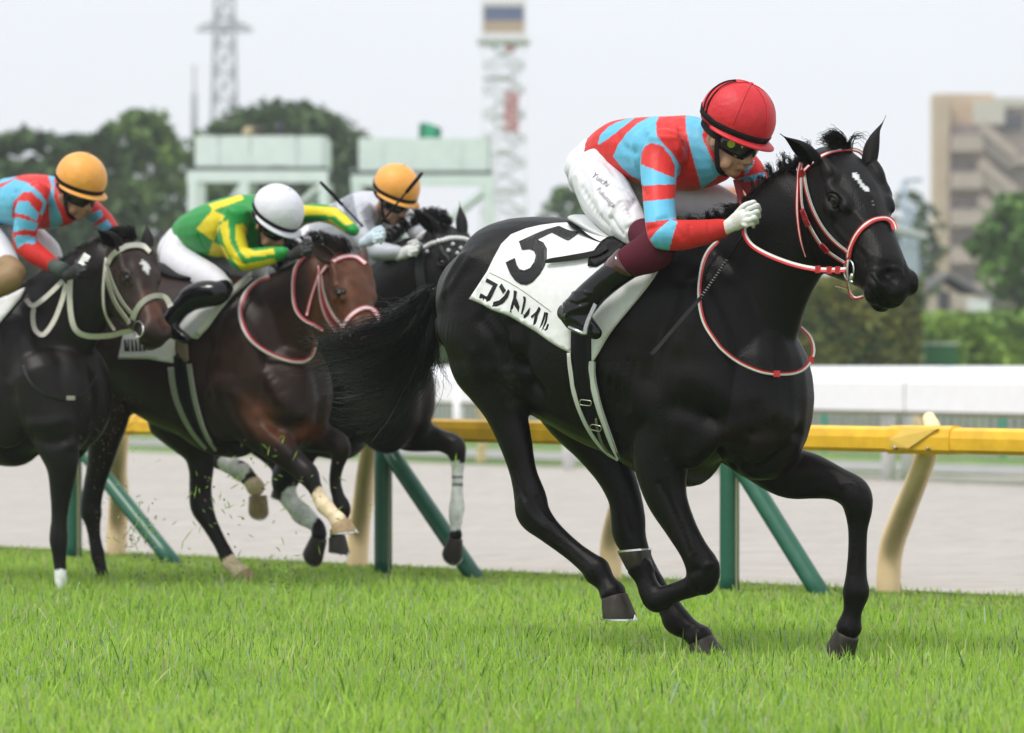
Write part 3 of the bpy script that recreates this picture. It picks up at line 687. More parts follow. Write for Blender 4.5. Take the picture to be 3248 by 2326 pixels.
# people and gear on the first stand
cm = thing('tripod_camera', P(790, 430, 70), 'yellow covered camera on top of the left camera stand', 'camera')
c = P(790, 436, 70); obj('cover', *ball(c + [0, 0, .08], (.14, .12, .13), None, 12, 8), mat('cover_yellow', (.42, .36, .20), rough=.7), cm); obj('lens', *bar(c + [.1, -.1, .14], c + [.32, -.2, .14], .05, 10), BARK, cm)
for q in (-.12, .12): obj('leg', *bar(c + [0, 0, .05], c + [q, 0, -.9], .02, 6), BARK, cm)
pp = thing('person', P(885, 450, 70), 'distant camera operator in dark clothes on the left stand', 'person', 'camera crew')
c = P(885, 425, 70); V, Fq, N = union([ball(c + [0, 0, .10], (.10, .11, .13)), tube([(*(c + [0, 0, .0]), .06, .06), (*(c + [0, 0, -.15]), .15, .22), (*(c + [0, 0, -.5]), .14, .18), (*(c + [0, 0, -.75]), .13, .17)], (1, 0, 0), 14, 3),
    pathtube([c + [-.2, 0, -.15], c + [-.24, -.1, -.35], c + [-.1, -.25, -.25]], .045, 8, 3), pathtube([c + [.2, 0, -.15], c + [.24, -.1, -.35], c + [.1, -.25, -.25]], .045, 8, 3)], .03, 2); obj('body', V, Fq, mat('clothes_dark', (.05, .05, .06), rough=.8), pp)
fl = thing('flag', P(1362, 420, 74), 'green flag flying above the second camera stand', 'flag')
D = 73.5; V = []; nx, ny = 10, 5
for layer in (0, .01):
    for i in range(nx):
        for j in range(ny):
            u, v = i / (nx - 1), j / (ny - 1); p = P(1326 + 74 * u, 392 + 50 * v + 8 * u - 6 * math.sin(u * 5), D); p[1] += .12 * math.sin(u * 6 + v) + layer; V.append(p)
Fc = []
for i in range(nx - 1):
    for j in range(ny - 1): a = i * ny + j; Fc.append((a, a + 1, a + ny + 1, a + ny)); a += nx * ny; Fc.append((a, a + ny, a + ny + 1, a + 1))
obj('cloth', V, Fc, mat('flag_green', (.03, .30, .16), rough=.7), fl); obj('pole', *bar(P(1326, 385, D), P(1326, 560, D), .02, 8), STW, fl)
# flats at the right
fb = thing('apartment_building', ((3200 - CX) / F * 250, 250, 0), 'beige block of flats with outside stairs at the right edge', 'building')
s = F / 250; xx = lambda p: (p - CX) / s; zz = lambda y: EYE - (y - HZ) / s
TAN = mat('wall_tan', (.58, .43, .29), rough=.9, noise=.06, nscale=.5); TAN2 = mat('wall_pinkish', (.45, .36, .31), rough=.9, noise=.08, nscale=.6); BRN = mat('wall_brown', (.31, .25, .225), rough=.9); DKW = mat('window_dark', (.05, .055, .06), rough=.2); PALE = mat('wall_pale', (.58, .54, .47), rough=.9)
def bx(nm, p0, p1, y0, y1, d0, d1, m): return obj(nm, *box(((xx(p0) + xx(p1)) / 2, (d0 + d1) / 2, (zz(y0) + zz(y1)) / 2), ((xx(p1) - xx(p0)) / 2, (d1 - d0) / 2, (zz(y0) - zz(y1)) / 2)), m, fb, smooth=False)
bx('wall', 2975, 3165, 290, 1236 + 45, 252, 254.5, TAN); bx('wall', 3165, 3700, 330, 1281, 253, 256, TAN2); bx('corner_column', 2968, 3015, 305, 1281, 250.6, 252.0, mat('wall_tan_dark', (.52, .40, .29), rough=.9, noise=.06, nscale=.5)); bx('parapet', 3160, 3700, 300, 330, 252.6, 253, PALE)
bx('lift_shaft', 3095, 3190, 318, 392, 250.5, 252.5, PALE)
for k in range(6):
    y = 430 + k * 118; bx('balcony', 3020, 3115, y, y + 52, 249.4, 251.8, TAN2); bx('balcony_recess', 3022, 3112, y - 40, y, 251.4, 251.9, BRN)
    obj('stair_flight', *beam((xx(3100), 250.2, zz(y - 10)), (xx(3215), 250.2, zz(y + 92)), 1.3, 1.0), BRN if k % 2 == 0 else TAN2, fb, smooth=False); obj('stair_wall', *beam((xx(3104), 249.4, zz(y - 34)), (xx(3222), 249.4, zz(y + 66)), .15, .7), TAN2, fb, smooth=False)
    bx('landing', 3205, 3290, y + 62, y + 92, 249.4, 252.8, TAN2); w0_ = bx('window', 3192, 3262, y - 78, y - 26, 252.7, 252.9, DKW); bx('window', 3290, 3350, y - 78, y - 26, 252.7, 252.9, DKW)
# small house in front of the flats
hs = thing('small_house', P(3030, 1236, 120), 'small cream house with grey pitched roofs in front of the flats', 'house'); s3 = F / 120
def h3(px, py, d=0): return P(px, py, 120 + d)
a, b = h3(2945, 0), h3(3125, 0); z0, z1 = h3(0, 1175)[2], h3(0, 935)[2]
obj('wall', *box(((a[0] + b[0]) / 2, 122, z1 / 2), ((b[0] - a[0]) / 2, 2, z1 / 2)), mat('house_cream', (.50, .44, .34), rough=.9), hs, smooth=False)
RFG = mat('roof_grey', (.20, .19, .19), rough=.8)
for (x0, y0, x1, y1), nm in (((2905, 935, 3010, 868), 'roof'), ((3010, 868, 3175, 965), 'roof'), ((2955, 1005, 3000, 985), 'porch_roof'), ((3000, 985, 3130, 1035), 'porch_roof')):
    dd_ = 0 if nm == 'roof' else -2.2; p, q = h3(x0, y0, dd_), h3(x1, y1, dd_); obj(nm, *beam(p + [0, 2, 0], q + [0, 2, 0], 4.2 if nm == 'roof' else 1.6, .14), RFG, hs, smooth=False)
for x0, x1, y0, y1 in ((2975, 3010, 925, 985), (3060, 3100, 945, 990)): a, b = h3(x0, y0), h3(x1, y1); obj('window', *box(((a[0] + b[0]) / 2, 119.95, (a[2] + b[2]) / 2), ((b[0] - a[0]) / 2, .05, (a[2] - b[2]) / 2)), PALE if x0 > 3000 else DKW, hs, smooth=False)
obj('rail', *box((h3(3095, 0)[0], 119.2, h3(0, 1000)[2]), (.35, .05, .5)), STW, hs, smooth=False)
# lamp columns and shed between horse and flats
BLU = mat('column_bluegrey', (.30, .38, .46), rough=.5)
for k, (px, w_, y0) in enumerate(((2868, .11, 575), (2893, .10, 650), (2912, .10, 700))):
    t = thing('lamp_column', P(px, 1236, 140), ['tallest blue grey column between the horse\'s nose and the flats', 'middle one of three blue grey columns left of the flats', 'rightmost and lowest of the three blue grey columns'][k], 'column', 'blue grey columns')
    a = P(px, y0, 140); b = np.array([a[0], a[1], 0]); obj('shaft', *bar(b, a, w_, 10), BLU, t); obj('head', *beam(a, a + [.7 if k == 0 else .3, 0, .05], .2, .12), BLU, t, smooth=False)
sh = thing('shed', P(2850, 1236, 120), 'low shed with white roof left of the columns', 'shed'); a = P(2845, 720, 122)
obj('wall', *box((a[0], 122, a[2] / 2 - .3), (.62, 1, a[2] / 2 - .3)), mat('shed_wall', (.35, .42, .48), rough=.7), sh, smooth=False); obj('roof', *beam((a[0] - .8, 122, a[2] + .1), (a[0] + .9, 122, a[2] - .35), 2.4, .12), STW, sh, smooth=False)
sg = thing('banner', P(2310, 1236, 90), 'orange and white banner seen under the arm of the leading rider', 'banner')
a = P(2312, 612, 90); obj('orange_band', *box(a + [0, 0, .0], (.75, .03, .14)), mat('banner_orange', (.72, .25, .10), rough=.6), sg, smooth=False); obj('white_band', *box(a + [0, 0, -.34], (.75, .03, .20)), mat('banner_white', (.70, .66, .60), rough=.6), sg, smooth=False)
for q in (-.7, .7): obj('pole', *bar(a + [q, .06, .2], np.array([a[0] + q, a[1] + .06, 0]), .03, 6), STL, sg)

# ------------------------------------------------------------------ horses
class Head:
    """a horse's head: x from the poll to the lips, y to its right, z up out of the forehead"""
    def __init__(s, o, heading, pitch, roll=0, k=1.0, ky=1.1):
        s.ky = ky
        h, p, r = map(math.radians, (heading, pitch, roll))
        fh = np.array([math.cos(h), -math.sin(h), 0]); rt = np.array([-math.sin(h), -math.cos(h), 0]); up = np.array([0, 0, 1.0])
        s.x = fh * math.cos(p) - up * math.sin(p); z = fh * math.sin(p) + up * math.cos(p)
        s.y = rt * math.cos(r) + z * math.sin(r); s.z = z * math.cos(r) - rt * math.sin(r); s.o = np.asarray(o, float); s.k = k
    def __call__(s, x, y, z): return s.o + s.k * (x * s.x + y * s.ky * s.y + z * s.z)
    @property
    def A(s): return (s.x, s.y, s.z)
    def parts(s):
        st = [(-.05, -.02, -.18, .066, .064), (.00, .012, -.23, .088, .076), (.05, .030, -.285, .098, .084), (.10, .042, -.322, .104, .086), (.15, .048, -.335, .109, .082),
              (.20, .048, -.330, .108, .074), (.25, .042, -.308, .098, .066), (.31, .030, -.270, .089, .060), (.37, .020, -.230, .080, .054),
              (.43, .012, -.194, .071, .050), (.49, .004, -.164, .066, .049), (.53, -.002, -.150, .064, .050), (.56, -.014, -.144, .062, .049),
              (.583, -.034, -.136, .050, .040), (.598, -.058, -.120, .030, .026)]
        V = []; seg = 28
        for x, zt, zb, wt, wb in st:
            zc = (zt + zb) / 2; hz = (zt - zb) / 2
            for j in range(seg):
                a = 2 * math.pi * j / seg; c, q = math.cos(a), math.sin(a)
                wq = wt * (.5 + .5 * q) + wb * (.5 - .5 * q); e = .78
                V.append(s(x, wq * np.sign(c) * abs(c) ** e, zc + hz * np.sign(q) * abs(q) ** .86))
        Fc = []
        for i in range(len(st) - 1):
            for j in range(seg):
                a, b = i * seg + j, i * seg + (j + 1) % seg; Fc.append((a, b, b + seg, a + seg))
        Fc.append(tuple(range(seg))[::-1]); Fc.append(tuple(range((len(st) - 1) * seg, len(st) * seg)))
        k = s.k; L = [(np.array(V), Fc)]
        def el(x, y, z, rx, ry, rz): L.append(ball(s(x, y, z), (rx * k, ry * k, rz * k), s.A, 16, 10))
        for q in (-1, 1):
            el(.185, q * .082, .004, .056, .022, .022); el(.115, q * .078, .018, .070, .022, .026); el(.245, q * .074, .006, .05, .018, .02)           # brow over the eye
            el(.215, q * .085, -.045, .050, .020, .018)           # lower lid / cheek bone
            el(.120, q * .060, -.205, .10, .034, .105)           # round of the cheek
            el(.33, q * .060, -.080, .11, .014, .012)             # facial crest
            el(.545, q * .058, -.058, .044, .021, .040)           # nostril rim
            el(.540, q * .042, -.120, .036, .024, .024)           # lips
        el(.556, 0, -.084, .034, .047, .044); el(.532, 0, -.158, .040, .036, .021); el(.500, 0, -.160, .05, .038, .020)
        return L
def ear(base, tip, side, w_, bend):
    """one ear: a furled leaf from base to tip; side = direction its opening faces; returns V,F"""
    base, tip = np.asarray(base, float), np.asarray(tip, float); ax = tip - base; L = np.linalg.norm(ax); ax /= L
    op = np.asarray(side, float); op = op - ax * np.dot(op, ax); op /= np.linalg.norm(op); lat = np.cross(ax, op); bend = np.asarray(bend, float)
    V, rows = [], 14; seg = 13
    for layer in (0, 1):
        for i in range(rows):
            t = i / (rows - 1); wd = w_ * (math.sin(math.pi * min(1, (t * .86 + .24))) ** .8) * (1 - t ** 4.5) + .0022
            wd -= layer * .003; wd = max(wd, .0012); c = base + ax * L * t + bend * math.sin(math.pi * t * .5) ** 2 * t
            for j in range(seg):
                a = math.radians(-155 + 310 * j / (seg - 1)); opn = .35 + .65 * min(1, t * 2.2)
                a *= (1 - .38 * min(1, t * 1.6))
                V.append(c - op * math.cos(a) * wd * .75 + lat * math.sin(a) * wd + op * wd * .1)
    Fc = []; o = rows * seg
    for i in range(rows - 1):
        for j in range(seg - 1):
            a = i * seg + j; Fc.append((a, a + 1, a + 1 + seg, a + seg)); b = a + o; Fc.append((b, b + seg, b + seg + 1, b + 1))
        for j in (0, seg - 1): a = i * seg + j; Fc.append((a, a + seg, a + seg + o, a + o))
    for j in range(seg - 1): a = (rows - 1) * seg + j; Fc.append((a, a + 1, a + 1 + o, a + o))
    return np.array(V), Fc
def limb(fr, nodes, ratio=.8, scale=1.0, seg=18, n=5):
    """nodes: (px,py,l,width_px[,side ratio])"""
    N = []
    for nd in nodes:
        px, py, l, wd = nd[:4]; rt = nd[4] if len(nd) > 4 else ratio; p = fr(px, py, l); r = wd / 2 / (F / p[1]) * scale * 1.06
        N.append((*p, r, r * rt))
    return tube(N, fr.rt, seg=seg, n=n)
def hoof(c1, c2, r1, r2, toe, parent, mats, shoe=True):
    """hoof wall from the coronet c1 down to the sole centre c2, toe = forward direction in the sole plane"""
    c1, c2, toe = (np.asarray(v, float) for v in (c1, c2, toe)); ax = c2 - c1; H_ = np.linalg.norm(ax); ax /= H_
    toe = toe / np.linalg.norm(toe); sd = np.cross(ax, toe); sd /= np.linalg.norm(sd); toe2 = np.cross(sd, ax); V = []; seg = 24
    sn = np.cross(toe, sd); sn /= np.linalg.norm(sn)      # normal of the sole
    rows = [(0, .96), (.06, 1.0), (.25, 1.0), (.6, 1.0), (.93, 1.0), (1.0, .97)]
    for t, f in rows:
        r = (r1 * (1 - t) + r2 * t) * f
        for j in range(seg):
            a = 2 * math.pi * j / seg; x, y = math.cos(a), math.sin(a); x = x if x > -.55 else -.55 - (abs(x) - .55) * .25
            T_ = toe2 * (1 - t) + toe * t; V.append(c1 + (c2 - c1) * t + r * (T_ * x * 1.06 + sd * y * .93))
    V.append(c1.copy()); V.append(c2 - ax * .012); Fc = []
    for i in range(len(rows) - 1):
        for j in range(seg): a, b = i * seg + j, i * seg + (j + 1) % seg; Fc.append((a, b, b + seg, a + seg))
    o = len(rows) * seg
    for j in range(seg):
        Fc.append((o, (j + 1) % seg, j)); q = (len(rows) - 1) * seg; Fc.append((o + 1, q + j, q + (j + 1) % seg))
    h = obj('hoof', V, Fc, mats[0], parent)
    if shoe:
        S = []; n = 26; dn = ax * 1.0
        for i in range(n):
            a = math.radians(-140 + 280 * i / (n - 1)); x, y = math.cos(a), math.sin(a)
            for rr, zz in ((1.0, 0.0), (1.0, .007), (.74, .007), (.74, 0.0)):
                S.append(c2 + dn * (zz - .001) + r2 * rr * (toe * x * 1.05 + sd * y * .93))
        SF = []
        for i in range(n - 1):
            for k in range(4): a, b = i * 4 + k, i * 4 + (k + 1) % 4; SF.append((a, b, b + 4, a + 4))
        SF += [(0, 1, 2, 3), tuple((n - 1) * 4 + k for k in (3, 2, 1, 0))]
        tc_ = c2 + toe * r2 * 1.05; cV = [tc_ + sd * .012 + ax * .003, tc_ - sd * .012 + ax * .003, tc_ + toe * .004 - ax * .016,
                                         tc_ + sd * .012 + ax * .003 + toe * .004, tc_ - sd * .012 + ax * .003 + toe * .004, tc_ + toe * .006 - ax * .016]
        V2, F2 = join([(np.array(S), SF), (np.array(cV), [(0, 1, 2), (3, 5, 4), (0, 3, 4, 1), (1, 4, 5, 2), (2, 5, 3, 0)])])
        obj('horseshoe', V2, F2, mats[1], h, smooth=False)
    return h
COAT = {k: mat('coat_' + k, rough=.38, attr='col', noise=.25, nscale=14, bump=.25, bscale=230, spec=.155, sheen=.0, stretch=(1, 1, .45)) for k in ('black',)}
HOOF_D = mat('hoof_dark', (.030, .024, .018), spec=.3, rough=.5, noise=.35, nscale=18, stretch=(1, 1, .2), bump=.3, bscale=90)
HOOF_L = mat('hoof_pale', (.34, .23, .12), rough=.55, noise=.25, nscale=20, bump=.3, bscale=90)
STEEL = mat('aluminium', (.62, .63, .62), rough=.32, metal=1.0, noise=.15, nscale=40)
HAIR = mat('horsehair_black', (.008, .0075, .007), rough=.4, spec=.35)
HAIRB = mat('horsehair_brown', (.016, .012, .010), rough=.45, spec=.5)
EYEM = mat('eye_dark', (.004, .003, .0025), rough=.16, spec=.5)
WHITE_L = mat('strap_white', (.66, .66, .62), rough=.45, noise=.12, nscale=60)
RED_L = mat('strap_red', (.52, .022, .025), rough=.45, noise=.1, nscale=60)
BLACK_L = mat('leather_black', (.006, .006, .0065), spec=.09, rough=.42, noise=.1, nscale=40, bump=.15, bscale=200)
CREAM_L = mat('strap_cream', (.60, .57, .50), rough=.55, noise=.12, nscale=40)

def soft(skin, V_idx_mask, col):
    skin.C[V_idx_mask] = col
def build_horse(fr, name_label, group, trunk, neck, legs, head, extra, base_col, root_px, voxel, smooth=7):
    root_l = fr(*root_px); root_l[2] = 0.0
    root = thing('horse', root_l, name_label, 'horse', group)
    parts = []
    N = []
    for px, top, bot, hw, *l in trunk:
        c = fr(px, (top + bot) / 2, l[0] if l else 0); N.append((*c, (bot - top) / 2 / (F / c[1]), hw))
    parts.append(tube(N, fr.rt, seg=36, n=5, power=2.15))
    parts.append(limb(fr, neck, seg=30))
    for L in legs: parts.append(limb(fr, L))
    parts += head.parts() if head is not None else []
    parts += extra
    V, Fq, N_ = union(parts, voxel, smooth)
    sk = Skin(V, Fq); sk.C = np.tile(np.array(base_col, float), (len(V), 1))
    return root, sk
# ============================ the leading black horse ============================
f1 = Frame(36, 2000, 12.95)
hd1 = Head(f1(2658, 480, 0), 66, 45, 0, 1.08, 1.12)
trunk1 = [(1462, 960, 1120, .10), (1482, 880, 1190, .17), (1512, 800, 1250, .222), (1570, 735, 1305, .258), (1650, 692, 1318, .275), (1750, 688, 1325, .275), (1860, 705, 1375, .285),
          (1960, 722, 1430, .292), (2070, 735, 1478, .285), (2180, 745, 1545, .262), (2285, 790, 1540, .235), (2355, 900, 1490, .20), (2405, 1010, 1430, .16)]
neck1 = [(2255, 1090, 0, 600, .46), (2345, 940, 0, 480, .45), (2430, 820, 0, 385, .46), (2500, 728, 0, 345, .50), (2562, 648, 0, 300, .50)]
NH1 = [(1530, 1010, .12, 230, .62), (1545, 1130, .14, 262, .66), (1580, 1225, .14, 205, .70), (1607, 1310, .14, 138, .8), (1636, 1405, .14, 108, .8), (1660, 1500, .14, 92, .7), (1682, 1580, .14, 112, .62), (1692, 1628, .14, 116, .62),
       (1740, 1682, .14, 82, .75), (1812, 1743, .13, 66, .85), (1868, 1788, .13, 74, .85), (1893, 1812, .13, 92, .80), (1922, 1850, .13, 66, .9), (1944, 1882, .13, 86, 1.0)]
FH1 = [(1760, 1130, -.12, 330, .55), (1830, 1290, -.12, 250, .6), (1900, 1410, -.13, 168, .7), (1950, 1500, -.13, 128, .7), (1982, 1580, -.13, 112, .7), (1992, 1645, -.13, 118, .62), (1998, 1700, -.13, 112, .62),
       (2035, 1778, -.13, 74, .8), (2082, 1862, -.13, 68, .85), (2128, 1935, -.13, 78, .85), (2147, 1968, -.13, 92, .8), (2190, 2000, -.13, 70, .9), (2222, 2025, -.13, 86, 1.0)]
NF1 = [(2150, 1180, .15, 330, .5), (2120, 1340, .16, 270, .5), (2098, 1460, .16, 195, .62), (2112, 1570, .16, 140, .75), (2155, 1665, .16, 104, .8), (2200, 1745, .16, 92, .85), (2230, 1805, .15, 112, .8), (2224, 1850, .15, 100, .8)]
NF1b = [(2228, 1842, .15, 84, .8), (2190, 1862, .15, 68, .85), (2135, 1882, .15, 62, .9), (2085, 1902, .15, 84, .8), (2062, 1875, .15, 74, .85), (2046, 1835, .15, 66, .9), (2030, 1800, .15, 84, 1.0)]
FF1 = [(2330, 1330, -.10, 300, .5), (2420, 1430, -.13, 210, .6), (2500, 1495, -.14, 166, .7), (2580, 1512, -.14, 138, .75), (2655, 1535, -.14, 104, .8), (2710, 1568, -.14, 106, .85), (2722, 1615, -.14, 92, .85),
       (2721, 1680, -.14, 64, .85), (2719, 1760, -.14, 60, .9), (2716, 1830, -.14, 68, .9), (2715, 1880, -.14, 86, .85), (2704, 1940, -.14, 60, .9), (2693, 1992, -.14, 82, 1.0)]
chest = lambda fr, px, py, l, rx, ry, rz: ball(fr(px, py, l), (rx, ry, rz), (fr.fw, fr.rt, (0, 0, 1)), 18, 12)
ex1 = [chest(f1, 2408, 1262, .0, .195, .195, .29),
       chest(f1, 2165, 1180, .18, .22, .08, .34), chest(f1, 1700, 800, -.12, .2, .12, .12)]
root1, s1 = build_horse(f1, 'glossy black horse with small white blaze, galloping in front of the others', 'galloping racehorses',
                       trunk1, neck1, [NH1, FH1, NF1, NF1b, FF1], hd1, ex1, (.0036, .0029, .0024), (2000, 1900, 0), .0074, 12)
def groove(sk, lst):
    for pts, r, a in lst: sk.stroke(pts, r * (1.5 if r > .0125 else 1), a * (1.25 if r > .0125 else 1.2))
    sk.apply()
# muscle and bone relief
groove(s1, [
    (RA((600, 420), (520, 470), (440, 580), (400, 700)), .03, .010), (RA((760, 430), (700, 560), (640, 700)), .05, -.010),
    (RA((700, 780), (780, 900), (800, 1010), (900, 1130)), .022, -.016), (RA((880, 860), (905, 1000), (900, 1130), (940, 1230)), .028, -.022),
    (RA((830, 830), (860, 960), (870, 1060)), .022, .012), (RA((430, 900), (560, 950), (640, 1050)), .03, -.007),
    (RA((640, 1130), (760, 1200), (850, 1330)), .03, .010), (RA((920, 1330), (960, 1300), (1000, 1280)), .03, -.015),
    (RA((1960, 560), (1850, 800), (1760, 1000), (1700, 1200)), .03, -.012), (RA((2060, 560), (1980, 760), (1900, 950)), .04, .010),
    (RC((60, 380), (200, 430), (330, 480)), .025, -.012), (RC((260, 450), (310, 475)), .02, -.014), (RC((380, 500), (470, 530), (520, 600)), .03, .016),
    (RC((520, 560), (500, 650), (440, 740), (380, 800)), .018, -.016), (RC((170, 730), (260, 640), (380, 560)), .025, .010),
    (RC((700, 430), (760, 500), (770, 580)), .03, .014), (RC((820, 560), (760, 640), (640, 740), (540, 770)), .018, -.020),
    (RC((800, 640), (700, 760), (760, 820)), .03, .010), (RC((640, 620), (560, 720)), .03, .010), (RC((1000, 850), (850, 880), (700, 860)), .02, -.006),
    (RB((1830, 330), (1850, 480), (1900, 620), (1960, 760), (2000, 900)), .011, .006), (RB((1780, 470), (1850, 600), (1920, 760), (1975, 900)), .010, -.006),
    (RB((2060, 1000), (2140, 970), (2150, 1010)), .012, .006), (RB((1990, 1030), (2060, 1000)), .012, -.005),
    (RB((1010, 560), (1060, 640), (1100, 690)), .009, -.004), (RB((900, 560), (960, 660), (1040, 740)), .012, .004), (RB((860, 380), (900, 500), (930, 560)), .010, -.004),
    (RB((1080, 790), (1200, 880), (1290, 960)), .007, -.003), (RB((1560, 560), (1570, 680), (1600, 780)), .010, -.004),
    (RC((1100, 880), (1180, 860), (1230, 900)), .012, .004), (RC((1180, 1000), (1190, 1200), (1180, 1450)), .007, -.0025),
    (RB((1720, 980), (1760, 1040)), .012, .005), (RB((1900, 1430), (1990, 1380)), .010, -.003),
])
groove(s1, [   # head
    (Z2((560, 470), (650, 510)), .013, -.009), (Z2((500, 460), (560, 430), (640, 450), (680, 500)), .008, .005), (Z2((520, 650), (600, 680), (680, 650)), .007, .005),
    (Z2((560, 250), (600, 320)), .014, -.008), (Z2((740, 520), (850, 700), (1000, 850)), .012, .004), (Z2((1050, 500), (1120, 700)), .015, .003),
    (Z2((620, 900), (700, 1000), (780, 1080)), .010, .005), (Z2((560, 900), (640, 1020), (720, 1110)), .010, -.004),
    (Z2((350, 700), (420, 900), (600, 1060)), .02, .003), (Z2((880, 1160), (960, 1250), (980, 1340)), .008, -.004), (Z2((950, 1140), (1050, 1250)), .008, .003),
    (Z3((1250, 620), (1300, 690), (1340, 740)), .020, -.024), (Z3((1160, 700), (1280, 600), (1420, 640)), .018, -.008),
    (Z3((1110, 640), (1180, 580), (1300, 560), (1430, 610), (1470, 690)), .008, .006), (Z3((1120, 720), (1190, 800), (1290, 830)), .008, .005),
    (Z3((1010, 690), (1100, 800), (1160, 930), (1240, 1050), (1400, 1080)), .007, -.007), (Z3((1480, 520), (1500, 700), (1480, 800)), .008, -.004),
    (Z3((1100, 950), (1180, 1080)), .012, .004),
])
for pts_ in (RE((1120, 230), (1050, 340), (1010, 460)), RE((1180, 240), (1120, 330), (1060, 420))): s1.stroke(pts_, .020, .007)
s1.stroke(RE((1010, 700), (1120, 740), (1200, 820)), .05, .016); s1.stroke(RE((960, 560), (985, 700), (960, 840)), .035, .010); s1.stroke(RE((1250, 640), (1340, 760), (1400, 900)), .028, -.014)
s1.wrinkle(.0026, 6.5, 3); s1.disp *= np.clip((s1.V[:, 2] - .75) / .3, 0, 1) * (s1.V[:, 2] < 1.72); s1.stroke(RA((1500, 1160), (1600, 1260), (1640, 1400)), .05, .012); s1.stroke(RC((140, 200), (300, 260), (420, 380)), .05, .012); s1.stroke(RD((120, 1560), (300, 1480), (420, 1560)), .04, -.008)
for k in range(7): s1.stroke(RA((1640 - 62 * k, 1090 + 6 * k), (1600 - 62 * k, 1250 + 4 * k), (1590 - 60 * k, 1380 - 26 * k)), .014, -.0035)
s1.apply()
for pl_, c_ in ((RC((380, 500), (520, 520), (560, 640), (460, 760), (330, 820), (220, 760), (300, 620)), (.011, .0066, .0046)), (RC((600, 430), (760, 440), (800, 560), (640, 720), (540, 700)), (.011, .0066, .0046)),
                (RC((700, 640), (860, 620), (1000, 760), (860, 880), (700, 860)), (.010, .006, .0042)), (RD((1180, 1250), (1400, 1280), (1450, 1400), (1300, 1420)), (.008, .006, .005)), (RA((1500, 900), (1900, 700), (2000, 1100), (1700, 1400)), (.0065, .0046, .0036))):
    m_ = inpoly(px_of(s1.V), pl_); s1.C[m_] = c_  # brown sheen of the black coat painted in as patches
s1.soften(14)
g = np.random.default_rng(5); m_ = inpoly(px_of(s1.V), RA((740, 1200), (860, 1160), (910, 1260), (905, 1400), (820, 1400), (760, 1300))) & (g.random(len(s1.V)) < .30); s1.C[m_] = (.030, .027, .020); s1.soften(1)
# blaze, thin grey streak down the nose
def paint(sk, poly, col, jag=0, seed=3):
    q = px_of(sk.V)
    if jag: 
        g = np.random.default_rng(seed); q = q + g.normal(size=q.shape) * jag
    m_ = inpoly(q, poly) & (np.einsum('ij,ij->i', sk.N, sk.V - np.array([0, 0, EYE])) < 0)
    sk.C[m_] = col
paint(s1, Z2((810, 195), (860, 190), (900, 230), (915, 270), (940, 310), (965, 345), (1020, 375), (1025, 440), (980, 430), (930, 380), (900, 330), (860, 280), (820, 235)), (.55, .55, .55), .7)
paint(s1, Z2((1040, 480), (1055, 500), (1130, 670), (1115, 660)), (.2, .2, .2), 1.5)
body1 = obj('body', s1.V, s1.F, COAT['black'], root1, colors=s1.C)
# hooves
def hoofp(fr, l, c1, c2, w1, w2, toe_px, parent, mats, toe_l=None, shoe=True):
    a, b = fr(*c1, l), fr(*c2, l); t = fr(*toe_px, l if toe_l is None else toe_l) - b; s_ = F / a[1]
    return hoof(a, b, w1 / 2 / s_, w2 / 2 / s_, t, parent, mats, shoe)
DK = (HOOF_D, STEEL)
hoofp(f1, .13, (1946, 1892), (1963, 1962), 88, 116, (2022, 1964), root1, DK)
hoofp(f1, -.13, (2222, 2032), (2243, 2082), 84, 122, (2302, 2076), root1, DK)
hoofp(f1, .15, (2030, 1798), (2016, 1748), 84, 112, (1964, 1753), root1, DK)
hoofp(f1, -.14, (2688, 2010), (2664, 2072), 84, 104, (2668, 2120), root1, DK, toe_l=-.10)
# eyes
LIDM = mat('eyelid', (.010, .008, .007), rough=.45, spec=.3)
def eyeball(hd, y, parent, sk=None, px=None, r=.020):
    if px is not None:
        h, n = sk.hitn(*px); c = h - n * (.006 if r > .019 else .011); e = obj('eye', *ball(c, r * hd.k * .95, hd.A), EYEM, parent)
        u = np.cross(n, [0, 0, 1.0]); u /= np.linalg.norm(u); v = np.cross(u, n)
        q = [c + n * (.016 - .004 * abs(math.cos(a))) + u * math.cos(a) * .026 * hd.k + v * (math.sin(a) * .017 + (.004 if math.sin(a) > 0 else 0)) * hd.k for a in np.linspace(0, 2 * math.pi, 17)]
        obj('eyelid', *pathtube(q, .0045, 8, 2), LIDM, e); return e
    V, Fc = ball(hd(.200, y * .98, -.022), r * hd.k * .95, hd.A); return obj('eye', V, Fc, EYEM, parent)
eyeball(hd1, .086, root1, s1, (2648, 636)); eyeball(hd1, -.086, root1)
# ears
EARM = mat('ear_black', (.007, .006, .0055), rough=.7, spec=.15, noise=.2, nscale=60)
V, Fc = ear(P(2592, 512, hd1(.055, .085, .0)[1]), f1(2474, 406, .26), hd1.x * .6 + hd1.y * .8 - hd1.z * .3, .034, (.0, 0, -.02)); obj('ear', V, Fc, EARM, root1)
V, Fc = ear(hd1(.080, -.066, .005), f1(2778, 358, -.16), hd1.x * .7 - hd1.y * .7, .040, (.035, 0, -.01)); obj('ear', V, Fc, EARM, root1)

